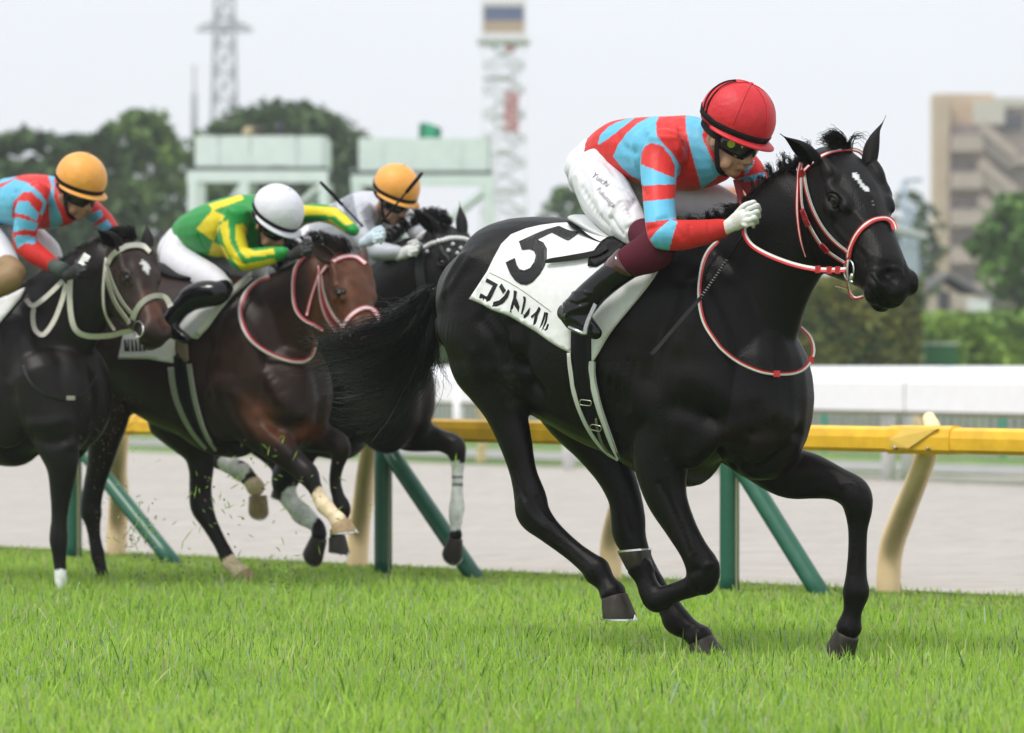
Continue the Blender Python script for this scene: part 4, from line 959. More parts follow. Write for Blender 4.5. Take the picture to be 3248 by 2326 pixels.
# ============================ tack of the leading horse ============================
CLOTH_W = mat('cloth_white', (.76, .76, .765), rough=.75, noise=.05, nscale=14, bump=.25, bscale=22)
CLOTH_E = mat('cloth_edge', (.60, .57, .46), rough=.8)
INK = mat('print_black', (.010, .010, .011), rough=.45, spec=.25)
cc1 = thing('saddle_cloth', (root1.location.x, root1.location.y, 0), 'white saddle cloth with big black 5 on the leading horse', 'saddle cloth', 'saddle cloths')
poly = RA((590, 695), (640, 620), (700, 530), (740, 450), (790, 360), (850, 303), (950, 265), (1030, 248), (1130, 235), (1310, 228), (1420, 250), (1560, 290), (1700, 330), (1850, 383), (1800, 490), (1740, 590), (1640, 715),
          (1520, 858), (1455, 948), (1400, 1048), (1365, 1095), (1364, 900), (1240, 890), (1240, 1035), (1180, 1010), (1100, 962), (1000, 888), (900, 828), (780, 775), (690, 735))
V, Fc = sheet(s1, poly, 13, .008, .005, 6); obj('cloth', V, Fc, CLOTH_W, cc1)
for k, e in enumerate((RA((590, 695), (690, 735), (780, 775), (900, 828), (1000, 888), (1100, 962), (1180, 1010), (1240, 1035)), RA((1850, 383), (1800, 490), (1740, 590), (1640, 715), (1520, 858), (1455, 948), (1400, 1048), (1365, 1095)))):
    V, Fc, mi = drape(s1, e, 4.5, .010, .005, 1, 4); obj('binding', V, Fc, CLOTH_E, cc1)
V, Fc, mi = drape(s1, RA((700, 532), (800, 575), (900, 630), (1000, 700), (1110, 780)), 1.6, .0135, .001, 1, 4); obj('seam', V, Fc, CLOTH_E, cc1)
def glyph(polys, name='print', lift=.0145, parent=cc1, m=INK, step=7, skin=None):
    V, Fc = join([sheet(skin or s1, p, step, lift, .0012, 1) for p in polys]); return obj(name, V, Fc, m, parent, smooth=False)
glyph([RK_ for RK_ in (R(1400, 600, 2.706)((1185, 397), (1150, 430), (1105, 465), (1090, 465), (955, 400), (890, 428), (835, 455), (890, 480), (918, 530), (922, 610), (900, 680), (860, 750), (800, 810), (750, 830), (700, 825), (650, 790), (610, 735), (575, 645),
      (650, 610), (665, 660), (690, 700), (730, 712), (780, 690), (815, 640), (828, 590), (812, 550), (770, 532), (710, 538), (683, 470), (800, 418), (920, 372), (1015, 348), (1090, 380), (1140, 392)),)], 'numeral')
RK = R(1400, 600, 2.706)
for g_ in ([RK((408, 775), (508, 825), (430, 978), (344, 935), (358, 900), (415, 925), (465, 840), (398, 805))],
           [RK((520, 848), (540, 820), (577, 880), (550, 905)), RK((596, 868), (610, 884), (592, 935), (547, 988), (502, 1007), (464, 1002), (476, 966), (520, 960), (562, 922), (586, 885))],
           [RK((646, 876), (666, 886), (660, 932), (622, 1067), (601, 1058), (640, 940)), RK((650, 950), (664, 943), (693, 1010), (684, 1048), (640, 985))],
           [RK((722, 926), (744, 932), (746, 962), (724, 1066), (740, 1078), (768, 1037), (784, 1018), (776, 1072), (750, 1112), (724, 1120), (702, 1100), (710, 1060), (728, 960))],
           [RK((858, 1014), (874, 1030), (862, 1060), (850, 1082), (830, 1196), (810, 1188), (823, 1085), (800, 1112), (792, 1094), (835, 1055))],
           [RK((906, 1058), (920, 1064), (907, 1122), (872, 1227), (860, 1210), (893, 1110)), RK((922, 1060), (938, 1068), (927, 1142), (902, 1205), (915, 1205), (935, 1158), (946, 1165), (932, 1217), (905, 1247), (883, 1242), (883, 1215), (913, 1130))]):
    glyph(g_, 'lettering', step=5)
# saddle with girth, leathers and stirrup
sd1 = thing('racing_saddle', (root1.location.x + .05, root1.location.y, 0), 'small white and black racing saddle strapped on the leading horse', 'saddle', 'racing saddles')
GREYL = mat('strap_grey', (.035, .035, .036), spec=.3, rough=.5, noise=.1, nscale=50)
V, Fc, mi = drape(s1, [(*p, w_) for p, w_ in zip(RA((1302, 880), (1300, 1040), (1312, 1200), (1345, 1345), (1398, 1480), (1450, 1580), (1500, 1640), (1535, 1690)), (62, 62, 60, 56, 48, 36, 22, 8))], 60, .012, .005, 3, 4)
gth = obj('girth', V, Fc, BLACK_L, sd1)
for e, wd in ((RA((1226, 1038), (1236, 1160), (1272, 1330), (1330, 1470), (1400, 1580), (1470, 1655), (1540, 1700)), (11, 12, 12, 12, 11, 8, 5)), (RA((1372, 1090), (1372, 1180), (1402, 1340), (1448, 1470), (1490, 1580), (1515, 1640), (1538, 1690)), (16, 17, 16, 14, 12, 9, 4))):
    V, Fc, mi = drape(s1, [(*p, a) for p, a in zip(e, wd)], 12, .010, .009, 2, 4); obj('girth_pad', V, Fc, mat('pad_white', (.50, .52, .46), rough=.7), sd1)
BRASS = mat('buckle_metal', (.45, .48, .36), rough=.3, metal=1.0)
for c, ang in ((RA((1335, 1345))[0], 8), (RA((1400, 1497))[0], 14)):
    a = math.radians(ang); q = []
    for t in range(17):
        u = 2 * math.pi * t / 16; x, y = 18 * np.sign(math.cos(u)) * abs(math.cos(u)) ** .5, 8 * np.sign(math.sin(u)) * abs(math.sin(u)) ** .6
        X, Y = c[0] + x * math.cos(a) - y * math.sin(a), c[1] + x * math.sin(a) + y * math.cos(a); h, n = s1.hit(X, Y); q.append(h + n * .020)
    V, Fc = pathtube(q, .0022, 6, 2); obj('buckle', V, Fc, BRASS, sd1)
V, Fc, mi = drape(s1, RA((1400, 1440, 6), (1408, 1500, 8), (1440, 1600, 8), (1480, 1650, 6)), 7, .017, .003, 1, 3); obj('girth_strap', V, Fc, mat('strap_olive', (.10, .11, .06), rough=.6), sd1)
pn = [(*f1(px, py, l), r1_, r2_) for px, py, l, r1_, r2_ in ((1866, 700, .02, .020, .10), (1890, 712, .03, .028, .115), (1930, 735, .03, .026, .12), (1985, 757, .03, .024, .12), (2060, 765, .03, .026, .12), (2120, 750, .02, .034, .09))]
V, Fc = tube(pn, f1.rt, seg=24, n=5); obj('seat', V, Fc, mat('seat_white', (.52, .53, .54), rough=.35, noise=.05), sd1)
pn = [(*f1(px, py, l), .008, r2_) for px, py, l, r2_ in ((1862, 712, .03, .115), (1890, 733, .035, .13), (1935, 757, .035, .135), (1985, 775, .035, .14), (2060, 785, .03, .14))]
V, Fc = tube(pn, f1.rt, seg=24, n=5); obj('seat_rim', V, Fc, BLACK_L, sd1)
V, Fc = sheet(s1, Z4((1060, 60), (930, 68), (860, 108), (800, 180), (745, 250), (695, 330), (690, 410), (800, 420), (1000, 300), (1200, 160)), 12, .016, .006, 3); obj('flap', V, Fc, BLACK_L, sd1)
V, Fc, mi = drape(s1, RK((920, 660, 4), (960, 648, 14), (1100, 632, 15), (1250, 612, 16), (1370, 585, 17), (1440, 540, 17)), 15, .026, .004, 1, 4); obj('leather_end', V, Fc, GREYL, sd1)

# bridle, reins and neck strap
br1 = thing('bridle', (root1.location.x + .7, root1.location.y, 0), 'red and white bridle with steel bit ring on the leading horse', 'bridle', 'bridles')
RW = [RED_L, WHITE_L]; M4 = [0, 1, 1, 0]
def strap(name, pts, wd, parent, sk=s1, lift=.005, bands=(0, 1, 1, 0), mats=RW, th=.003, n=4):
    V, Fc, mi = drape(sk, pts, wd, lift, th, len(bands), n); return obj(name, V, Fc, mats, parent, midx=[bands[k] for k in mi])
strap('browband', RD((868, 905), (900, 868), (940, 835), (1000, 792), (1075, 766), (1150, 758), (1212, 768), (1250, 800)), 10, br1)
strap('noseband', RD((1163, 1440), (1172, 1375), (1210, 1295), (1265, 1230), (1330, 1196), (1390, 1192), (1425, 1218), (1440, 1262)), 16, br1, bands=(0, 1, 0, 0))
strap('cheek_strap', RD((882, 900), (888, 965), (912, 1060), (952, 1165), (1010, 1262), (1085, 1345), (1162, 1402)), 10, br1, bands=(1, 0))
c_ = strap('cheekpiece', RD((866, 850), (866, 1000), (872, 1110), (905, 1200), (960, 1300), (1010, 1370), (1080, 1425), (1145, 1465)), 10, br1, bands=(1, 0), lift=.009)
for e in (RD((880, 1130), (905, 1190)), RD((905, 1195), (925, 1230)), RD((1000, 1345), (1045, 1395))): strap('keeper', e, 15, br1, lift=.013, bands=(0,), th=.004)
strap('keeper', RD((840, 925), (895, 895)), 17, br1, lift=.011, bands=(0,))
strap('throat_lash', RD((872, 840, 9), (850, 930, 10), (838, 1050, 10), (840, 1180, 9), (856, 1320, 7), (884, 1425, 2)), 9, br1, bands=(0, 1, 0), lift=.012)
strap('lower_noseband', RD((1168, 1445), (1160, 1510), (1166, 1580)) + Z3((800, 850), (835, 930), (890, 985), (990, 962)), 9, br1, bands=(1, 0), lift=.010)
strap('strap_end', Z3((600, 828), (690, 850), (780, 880)), 6, br1, bands=(0, 1), lift=.012)
h0, n0 = s1.hitn(2704, 855); c0 = h0 + n0 * .014
V, Fc = [], []
q = [c0 + hd1.x * math.cos(a) * .034 + hd1.z * math.sin(a) * .034 for a in np.linspace(0, 2 * math.pi, 25)]
V, Fc = pathtube(q, .0034, 8, 2); obj('bit_ring', V, Fc, STEEL, br1)
V, Fc = tube([(*(c0 + hd1.x * .028 + hd1.z * .004), .010, .007), (*(c0 + hd1.x * .032 - hd1.z * .016), .012, .008), (*(c0 + hd1.x * .045 - hd1.z * .012), .004, .004)], hd1.y, 12, 4); obj('bit_cheek', V, Fc, STEEL, br1)
def at_l(fr, pts): return np.array([fr(p[0], p[1], p[2]) for p in pts])
rn1 = thing('reins', (root1.location.x + .4, root1.location.y, 0), 'red and white reins held in the lead jockey\'s gloved hand', 'reins', 'reins')
bd = c0[1]
def pd(pts): return np.array([P(x, y, d) for x, y, d in pts])
rp = RD((1140, 1512), (1040, 1515), (940, 1508), (800, 1478), (650, 1422), (545, 1362), (500, 1300), (492, 1245), (520, 1200), (556, 1172))
dd = []
for i, p in enumerate(rp):
    h, n = s1.hit(*p); t = i / (len(rp) - 1); dref = bd * (1 - t) + f1(2370, 700, .14)[1] * t; dd.append((*p, min(dref, (h[1] - .02) if h is not None else dref)))
V, Fc, mi = ribbon3(pd(dd), (0.2, -1, .15), .0165, .003, 2, 5); obj('rein', V, Fc, [RED_L, WHITE_L], rn1, midx=mi)
for u in (0.06, .12, .20):
    k = np.array(dd); i = u * (len(dd) - 1); j = int(i); p = k[j] + (k[j + 1] - k[j]) * (i - j); a = P(*p[:2], p[2] - .004)
    V, Fc = box(a, (.009, .004, .0125)); obj('rein_keeper', V, Fc, RED_L, rn1, smooth=False)
DRED = mat('strap_dark_red', (.26, .02, .025), rough=.7, bump=.3, bscale=200)
V, Fc, mi = ribbon3(at_l(f1, [(2336, 572, .0), (2348, 620, .02), (2362, 668, .06), (2372, 690, .1)]), (.3, -1, 0), .026, .003, 1, 5); obj('rein_loop', V, Fc, DRED, rn1)
V, Fc, mi = ribbon3(at_l(f1, [(2345, 575, -.01), (2375, 610, -.02), (2398, 645, .0)]), (.3, -1, 0.2), .024, .003, 1, 5); obj('rein_loop', V, Fc, DRED, rn1)
nk1 = thing('neck_strap', (root1.location.x + .3, root1.location.y, 0), 'red and white neck strap round the leading horse', 'neck strap', 'neck straps')
ns = RA((2155, 330), (2100, 385), (2062, 460), (2042, 560), (2035, 660), (2045, 770), (2075, 865), (2140, 965)) + RC((360, 22), (440, 85), (520, 128), (610, 160), (700, 172), (800, 168), (870, 140), (915, 85), (932, 20), (910, -60), (852, -122))
ds = []
for i, p in enumerate(ns):
    h, n = s1.hit(*p); ds.append(None if h is None else h[1] - .015)
last = [d for d in ds if d is not None][-1]
for i in range(len(ds)):
    if ds[i] is None: ds[i] = last + .03 * max(0, i - len(ds) + 4)
D_ = np.array(ds)
for _ in range(4): D_[1:-1] = np.minimum(D_[1:-1], (D_[:-2] + D_[2:]) / 2)
V, Fc, mi = ribbon3(pd([(p[0], p[1], d) for p, d in zip(ns, D_)]), (.1, -1, .1), .0135, .003, 2, 5); obj('strap', V, Fc, [RED_L, WHITE_L], nk1, midx=mi)
for j in (12, 15):
    V, Fc = box(P(*ns[j], D_[j] - .004), (.011, .004, .011)); obj('keeper', V, Fc, RED_L, nk1, smooth=False)

# tail, mane, forelock
def g3(fr, pts): return np.array([fr(*p) for p in pts])
tg = [RE((960, 440), (880, 520), (720, 640), (500, 700), (300, 760), (190, 830)), RE((960, 450), (900, 560), (760, 740), (520, 850), (300, 900), (180, 940)), RE((965, 470), (930, 620), (850, 800), (640, 960), (400, 1010), (260, 1000)),
      RE((965, 480), (940, 680), (860, 880), (640, 1060), (440, 1120), (330, 1130)), RE((970, 480), (945, 700), (880, 900), (760, 1080), (560, 1200), (400, 1280)), RE((970, 480), (930, 720), (860, 920), (740, 1140), (650, 1290), (560, 1400)),
      RE((960, 440), (860, 480), (740, 570), (640, 610), (520, 640)), RE((975, 600), (950, 800), (930, 930), (960, 1050), (985, 1160)), RE((985, 600), (970, 800), (985, 900), (1030, 1000), (1060, 1110)),
      RE((960, 450), (880, 600), (700, 740), (420, 800), (240, 780), (170, 740)), RE((965, 460), (900, 640), (700, 860), (440, 960), (250, 1010)), RE((965, 480), (930, 700), (850, 960), (700, 1160), (500, 1240), (260, 1210))]
gl = []
for i, c in enumerate(tg):
    m_ = len(c); gl.append(np.array([f1(p[0], p[1], -.01 + .10 * math.sin(i * 1.7) * (k / m_)) + np.array([0, .0, 0]) for k, p in enumerate(c)]))
V, Fc = hair(gl, [230, 260, 230, 180, 130, 90, 90, 30, 24, 240, 240, 110], [(.032, .075), (.035, .085), (.035, .09), (.035, .09), (.035, .10), (.035, .10), (.02, .06), (.01, .02), (.01, .02), (.03, .06), (.035, .09), (.03, .08)], .0011, .0004, 5, wav=.016, lens=(.55, 1.0))
obj('tail', V, Fc, HAIR, root1, smooth=False)
core = [tube([(*p, r_, r_ * .8) for p, r_ in zip(g, rs)], f1.rt, 12, 3) for g, rs in ((gl[1], (.03, .030, .022, .010, .004, .002)), (gl[3], (.03, .030, .022, .010, .004, .002)), (gl[5], (.02, .024, .016, .006, .003, .002)))]
obj('tail_core', *join(core), HAIR, root1)
cr_ = [(2570, 488), (2530, 520), (2490, 548), (2450, 580), (2410, 612), (2360, 650), (2300, 690), (2230, 712), (2150, 720)]
mg = []; g_ = np.random.default_rng(4)
for k in range(34):
    t = k / 33 * (len(cr_) - 1); j = min(int(t), len(cr_) - 2); b = np.array(cr_[j]) * (1 - (t - j)) + np.array(cr_[j + 1]) * (t - j)
    up = g_.uniform(8, 62) if 5 < k < 20 else g_.uniform(10, 34); dx = g_.uniform(-34, 8)
    mg.append(np.array([f1(b[0], b[1] + 12, 0), f1(b[0] + dx * .3, b[1] - up * .5, .01), f1(b[0] + dx, b[1] - up, g_.uniform(-.02, .05)), f1(b[0] + dx * 1.8, b[1] - up * .8, g_.uniform(-.02, .06))]))
for k in range(40):
    t = k / 39 * (len(cr_) - 1); j = min(int(t), len(cr_) - 2); b = np.array(cr_[j]) * (1 - (t - j)) + np.array(cr_[j + 1]) * (t - j)
    mg.append(np.array([f1(b[0], b[1] + 8, -.01), f1(b[0] - 14, b[1] - 8, .03), f1(b[0] - 20, b[1] + 22, .06)]))
V, Fc = hair(mg, 26, (.010, .014), .0011, .0004, 8, wav=.006); obj('mane', V, Fc, HAIR, root1, smooth=False)
fg = [np.array([f1(2676, 488, -.02), f1(2662, 455, .03), f1(2625, 440, .07), f1(2596, 452, .10)]), np.array([f1(2690, 485, -.02), f1(2670, 440, .02), f1(2640, 425, .06), f1(2606, 440, .08)]),
      np.array([f1(2660, 490, .02), f1(2640, 460, .05), f1(2612, 455, .09)]), np.array([f1(2690, 486, -.02), f1(2700, 440, -.02), f1(2730, 436, -.04), f1(2752, 460, -.06)]), np.array([f1(2680, 486, .02), f1(2655, 430, .02), f1(2640, 420, .02)])]
V, Fc = hair(fg, [160, 160, 120, 22, 20], (.016, .02), .0011, .0004, 9, wav=.006); obj('forelock', V, Fc, HAIR, root1, smooth=False)

# ------------------------------------------------------------------ jockeys
SKIN = mat('skin', (.42, .235, .155), rough=.5, noise=.06, nscale=30, spec=.4)
GOG = mat('goggle_lens', (.006, .006, .007), rough=.06, spec=.35, coat=.3)
BOOT = mat('boot_patent', (.004, .004, .005), rough=.13, spec=.30, coat=.12, bump=.15, bscale=35)
BREECH = mat('breeches_white', (.70, .70, .74), rough=.55, noise=.04, nscale=10, bump=.35, bscale=26, stretch=(1, 1, .5))
SILK = mat('racing_silks', rough=.50, attr='col', noise=.05, nscale=10, bump=.35, bscale=16, spec=.3, sheen=.05, stretch=(1.2, 1.2, .7))
GLOVE = mat('glove_white', (.70, .71, .68), rough=.6, bump=.3, bscale=70)
GLOVEB = mat('glove_black', (.012, .012, .013), rough=.6)
class JH:
    """a rider's head: x out of the face, y to his right, z up through the crown"""
    def __init__(s, o, heading, pitch, roll=0, k=1.0):
        h = Head(o, heading, pitch, roll, k, 1.0); s.h = h; s.o = h.o; s.k = k; s.A = (h.x, h.y, h.z)
    def __call__(s, x, y, z): return s.o + s.k * (x * s.A[0] + y * s.A[1] + z * s.A[2])
    def skull(s, neck_to):
        L = []; k = s.k
        def el(x, y, z, rx, ry, rz): L.append(ball(s(x, y, z), (rx * k, ry * k, rz * k), s.A, 18, 12))
        el(0, 0, 0, .094, .074, .10); el(.030, 0, -.075, .066, .058, .080); el(.052, 0, -.140, .030, .030, .024); el(.030, 0, -.125, .052, .046, .034)
        L.append(tube([(*s(.078, 0, -.042), .010, .010), (*s(.094, 0, -.070), .012, .011), (*s(.106, 0, -.088), .013, .014)], s.A[1], 14, 4))
        for q in (-1, 1):
            el(.098, q * .012, -.091, .010, .008, .008); el(.055, q * .034, -.078, .028, .024, .026); el(.040, q * .048, -.115, .034, .012, .026)
        el(.084, 0, -.108, .014, .020, .0065); el(.086, 0, -.120, .012, .016, .0065); el(.075, 0, -.114, .018, .024, .018)
        for q in (-1, 1): el(-.004, q * .080, -.062, .016, .008, .028)
        a = s(-.02, 0, -.06); L.append(tube([(*a, .058 * k, .058 * k), (*((a + neck_to) / 2), .056, .058), (*neck_to, .066, .075)], s.A[1], 18, 4))
        return L
    def cap(s, parent, col_mat, band_mat, brim=True, band=True, nm='helmet'):
        seg, rows = 48, 16; V = []; k = s.k; rx, ry, rz, z0 = .133, .114, .118, .028
        zb = -.020; ph0 = math.acos((zb - z0 + .0) / rz)
        for i in range(rows + 1):
            ph = ph0 * i / rows + 1e-3; 
            for j in range(seg):
                a = 2 * math.pi * j / seg; fl = 1 + .008 * math.cos(6 * a) ** 8 * math.sin(ph)
                V.append(s(rx * math.sin(ph) * math.cos(a) * fl - .006, ry * math.sin(ph) * math.sin(a) * fl, z0 + rz * math.cos(ph)))
        for j in range(seg):
            a = 2 * math.pi * j / seg; V.append(s(rx * .86 * math.cos(a) - .006, ry * .86 * math.sin(a), zb + .004))
        Fc = []
        for i in range(rows + 1):
            for j in range(seg): a, b = i * seg + j, i * seg + (j + 1) % seg; Fc.append((a, a + seg, b + seg, b))
        Fc.append(tuple(range(seg)))
        cap = obj(nm, V, Fc, col_mat, parent)
        r_ = math.sin(ph0)
        if brim:
            V, n = [], 30
            for layer in (0, 1):
                for i in range(n):
                    t = -1 + 2 * i / (n - 1); a = t * math.radians(98); w_ = .036 * math.cos(t * math.pi / 2) ** .8 + .003
                    for u in (0, .5, 1):
                        V.append(s((rx * r_ + w_ * u) * math.cos(a) - .006, (ry * r_ + w_ * u * .9) * math.sin(a), zb + .006 - layer * .004 - .010 * u * u))
            Fc = []
            o = n * 3
            for i in range(n - 1):
                for u in (0, 1): q = i * 3 + u; Fc.append((q, q + 1, q + 4, q + 3)); Fc.append((q + o, q + 3 + o, q + 4 + o, q + 1 + o))
                q = i * 3 + 2; Fc.append((q, q + o, q + 3 + o, q + 3))
            obj('visor', V, Fc, col_mat, cap)
        if band:
            q = []; 
            V = []
            for j in range(49):
                a = 2 * math.pi * j / 48; lift = .012 * max(0, -math.cos(a)) 
                for zz, ee in ((zb + .006 + lift, 1.018), (zb + .026 + lift * 1.5, 1.020)):
                    p_ = math.acos(max(-1, min(1, (zz - z0) / rz))); q_ = math.sin(p_) * ee
                    V.append(s(rx * q_ * math.cos(a) - .006, ry * q_ * math.sin(a), zz))
            Fc = [(2 * j, 2 * j + 1, 2 * j + 3, 2 * j + 2) for j in range(48)]
            b = obj('band', V, Fc, band_mat, cap); m_ = b.modifiers.new('t', 'SOLIDIFY'); m_.thickness = .003; m_.offset = 0
        V, Fc = ball(s(-.006, 0, z0 + rz), (.0095 * k, .0095 * k, .006 * k), s.A, 14, 8); obj('button', V, Fc, col_mat, cap)
        return cap
    def goggles(s, parent, strap_mat):
        V = []; n = 25; rows = ((.0, -.016, .014), (.4, -.028, .025), (1, -.050, .028), (.4, -.073, .025), (0, -.085, .014))
        for i in range(n):
            t = -1 + 2 * i / (n - 1); a = t * math.radians(76); tp = 1 - .35 * abs(t) ** 3
            nose = max(0, 1 - abs(t) * 6)
            for _, z, ex in rows:
                zz = -.048 + (z + .048) * tp; 
                if z < -.05: zz += nose * .016
                V.append(s((.082 + ex) * math.cos(a) - .004, (.072 + ex * .55) * math.sin(a), zz))
        m_ = len(rows); Fc = []
        for i in range(n - 1):
            for k in range(m_ - 1): q = i * m_ + k; Fc.append((q, q + 1, q + 1 + m_, q + m_))
        g = obj('goggles', V, Fc, GOG, parent); so_ = g.modifiers.new('t', 'SOLIDIFY'); so_.thickness = .003; so_.offset = 1
        e = [s((.082 + rows[k][2]) * math.cos(a * math.radians(76)) - .004, (.072 + rows[k][2] * .55) * math.sin(a * math.radians(76)), -.048 + (rows[k][1] + .048) * (1 - .35 * abs(a) ** 3) + (max(0, 1 - abs(a) * 6) * .016 if k > 2 else 0)) for k, rng_ in ((0, np.linspace(-1, 1, 20)), (4, np.linspace(1, -1, 20))) for a in rng_]
        V, Fc = pathtube(e + [e[0]], .0035, 6, 2); obj('goggle_frame', V, Fc, strap_mat, g)
        for q in (-1, 1):
            V, Fc, mi = ribbon3([s(.022, q * .082, -.048), s(-.03, q * .088, -.042), s(-.075, q * .076, -.030), s(-.105, q * .04, -.02)], s.A[1] * q, .022 * s.k, .002, 1, 4); obj('goggle_strap', V, Fc, strap_mat, g)
            V, Fc, mi = ribbon3([s(.000, q * .083, -.030), s(.012, q * .081, -.065), s(.022, q * .070, -.105), s(.034, q * .045, -.150), s(.04, 0, -.163)], s.A[1] * q + s.A[0] * .3, .017 * s.k, .003, 1, 4); obj('chin_strap', V, Fc, strap_mat, g)
        return g
def finger(pts, r, mat_, parent, nm='finger'):
    V, Fc = tube([(*p, r * q, r * q) for p, q in zip(pts, (1.0, 1.08, 1.0, 1.03, .8))], (0, -1, .2), 12, 4); return V, Fc
def glove(fr, wrist, palm, knuckles, mids, tips, thumb, mat_, parent, r=.0088, nm='glove'):
    """a closed fist: palm, four unequal fingers curled round what it holds, and the thumb"""
    W_, Pm = fr(*wrist), fr(*palm); L = [tube([(*W_, .025, .019), (*((W_ + Pm) / 2), .027, .020), (*Pm, .033, .021), (*(Pm * .4 + fr(*knuckles[1]) * .6), .030, .018)], fr.rt, 18, 4)]
    for i, (a, b, c) in enumerate(zip(knuckles, mids, tips)):
        A, B, C = fr(*a), fr(*b), fr(*c); q = (1.0, 1.06, 1.0, .88)[i]
        L.append(tube([(*(Pm * .45 + A * .55), r * q, r * q), (*A, r * 1.15 * q, r * 1.1 * q), (*((A + B) / 2), r * .98 * q, r * q), (*B, r * 1.08 * q, r * q), (*C, r * .86 * q, r * .86 * q)], (0, -1, .2), 12, 4))
    T_ = [fr(*p) for p in thumb]; L.append(tube([(*T_[0], .015, .013), (*T_[1], .012, .012), (*T_[2], .010, .010)], (0, -1, .2), 12, 4))
    V, Fq, N = union(L, .0035, 2, .5); return obj(nm, V, Fq, mat_, parent)
def garment(nm, parts, voxel, smooth, m, parent, painter=None, base=(1, 1, 1), strokes=()):
    V, Fq, N = union(parts, voxel, smooth); sk = Skin(V, Fq); sk.C = np.tile(np.array(base, float), (len(V), 1))
    for pts, r, a in strokes: sk.stroke(pts, r * 1.1, a * 1.7)
    sk.wrinkle(.0034 if nm == 'jersey' else .0030, 17 if nm == 'jersey' else 22, len(nm)); sk.apply()
    for poly, col in (painter or []): paint(sk, poly, col)
    o = obj(nm, sk.V, sk.F, m, parent, colors=sk.C); return o, sk
def shrink(T, f):
    return T
RED, BLUE = (.62, .022, .018), (.12, .46, .68)

# ============================ the leading rider ============================
fj = Frame(50, 2080, 12.95)
jl = fj(1900, 560, 0)
j1 = thing('person', (jl[0], jl[1], 0), 'jockey in red cap and red and light blue silks crouched on the leading black horse', 'jockey', 'jockeys riding in the race')
jh1 = JH(P(2336, 397, 12.62), 40, 27, 0, 1.05)
neck_p = fj(2262, 470, -.01)
tors = [(1908, 502, 0, 150, 1.0), (1965, 478, 0, 180, 1.05), (2040, 478, 0, 202, 1.05), (2120, 484, 0, 220, 1.1), (2195, 488, 0, 225, 1.0), (2262, 492, -.01, 190, .85)]
narm = [(2110, 470, .17, 130, 1.0), (2092, 520, .20, 118, 1.0), (2090, 590, .24, 104, 1.0), (2092, 660, .28, 97, 1.0), (2098, 715, .31, 96, 1.0), (2103, 748, .32, 92, 1.0)]
nfor = [(2106, 744, .32, 94, 1.0), (2160, 746, .28, 94, .95), (2225, 738, .21, 80, .95), (2290, 725, .14, 62, .95)]
farm = [(2330, 500, -.17, 112, .9), (2375, 545, -.19, 96, .9), (2402, 590, -.20, 86, .9), (2415, 640, -.19, 78, .9), (2430, 672, -.16, 66, .9)]
pelv = [(1905, 510, 0, 150, 1.15), (1885, 540, 0, 170, 1.15), (1880, 570, 0, 150, 1.1)]
nth = [(1895, 540, .08, 150, .95), (1898, 580, .10, 160, .95), (1928, 632, .13, 165, .92), (1968, 682, .17, 142, .92), (2012, 728, .20, 104, .9)]
fth = [(1980, 560, -.08, 140, .9), (2120, 615, -.12, 150, .9), (2250, 640, -.14, 122, .9), (2335, 668, -.15, 80, .9)]
def KL(pts): return [(*f1(px, py, l), w_ / 2 / f1.s * 1.06, w_ / 2 / f1.s * r_ * 1.06) for px, py, l, w_, r_ in pts]
nkn = KL([(2035, 742, .20, 96, .9), (2092, 776, .27, 108, .9), (2065, 800, .30, 122, .88), (2005, 828, .33, 100, .9), (1950, 862, .34, 80, .9)])
nsh = KL([(1995, 838, .335, 88, .9), (1940, 878, .35, 84, .9), (1888, 922, .36, 84, .9), (1850, 962, .37, 90, .9), (1822, 992, .37, 92, .85)])
nft = KL([(1786, 990, .37, 50, .8), (1822, 1005, .375, 84, .8), (1862, 1036, .375, 62, .85), (1892, 1058, .375, 40, .9)])
tk = lambda N, f=1.0: tube([(x, y, z, a * f, b * f) for x, y, z, a, b in N], f1.rt, seg=20, n=5)
th = lambda L, f=.84: [(a, b, c, d * f, *e) for a, b, c, d, *e in L]
fkn = [(2330, 672, -.15, 84, .9), (2345, 720, -.17, 88, .9), (2290, 790, -.19, 76, .9), (2200, 900, -.20, 70, .9)]
body_parts = [limb(fj, th(L)) for L in (tors, narm, nfor, farm, pelv, nth, fth, fkn)] + [tk(nkn, .84), tk(nsh, .84), tk(nft, .84)] + jh1.skull(neck_p)
V, Fq, N = union(body_parts, .0048, 3, .5)
skj = Skin(V, Fq)
skj.stroke(Z1((620, 1385), (690, 1365)), .004, -.004); skj.stroke(Z1((640, 1290), (700, 1310)), .004, -.003); skj.apply()
skj.C = np.tile(np.array([.40, .225, .150]), (len(V), 1))
paint(skj, Z1((600, 1355), (660, 1350), (710, 1360), (700, 1395), (620, 1420), (590, 1390)), (.38, .15, .12)); paint(skj, Z1((160, 640), (320, 640), (340, 860), (300, 900), (250, 850), (190, 860), (170, 900)), (.02, .016, .013))
SKINA = mat('skin_tinted', rough=.48, attr='col', noise=.08, nscale=40, spec=.4, bump=.1, bscale=160)
obj('body', skj.V, skj.F, SKINA, j1, colors=skj.C)
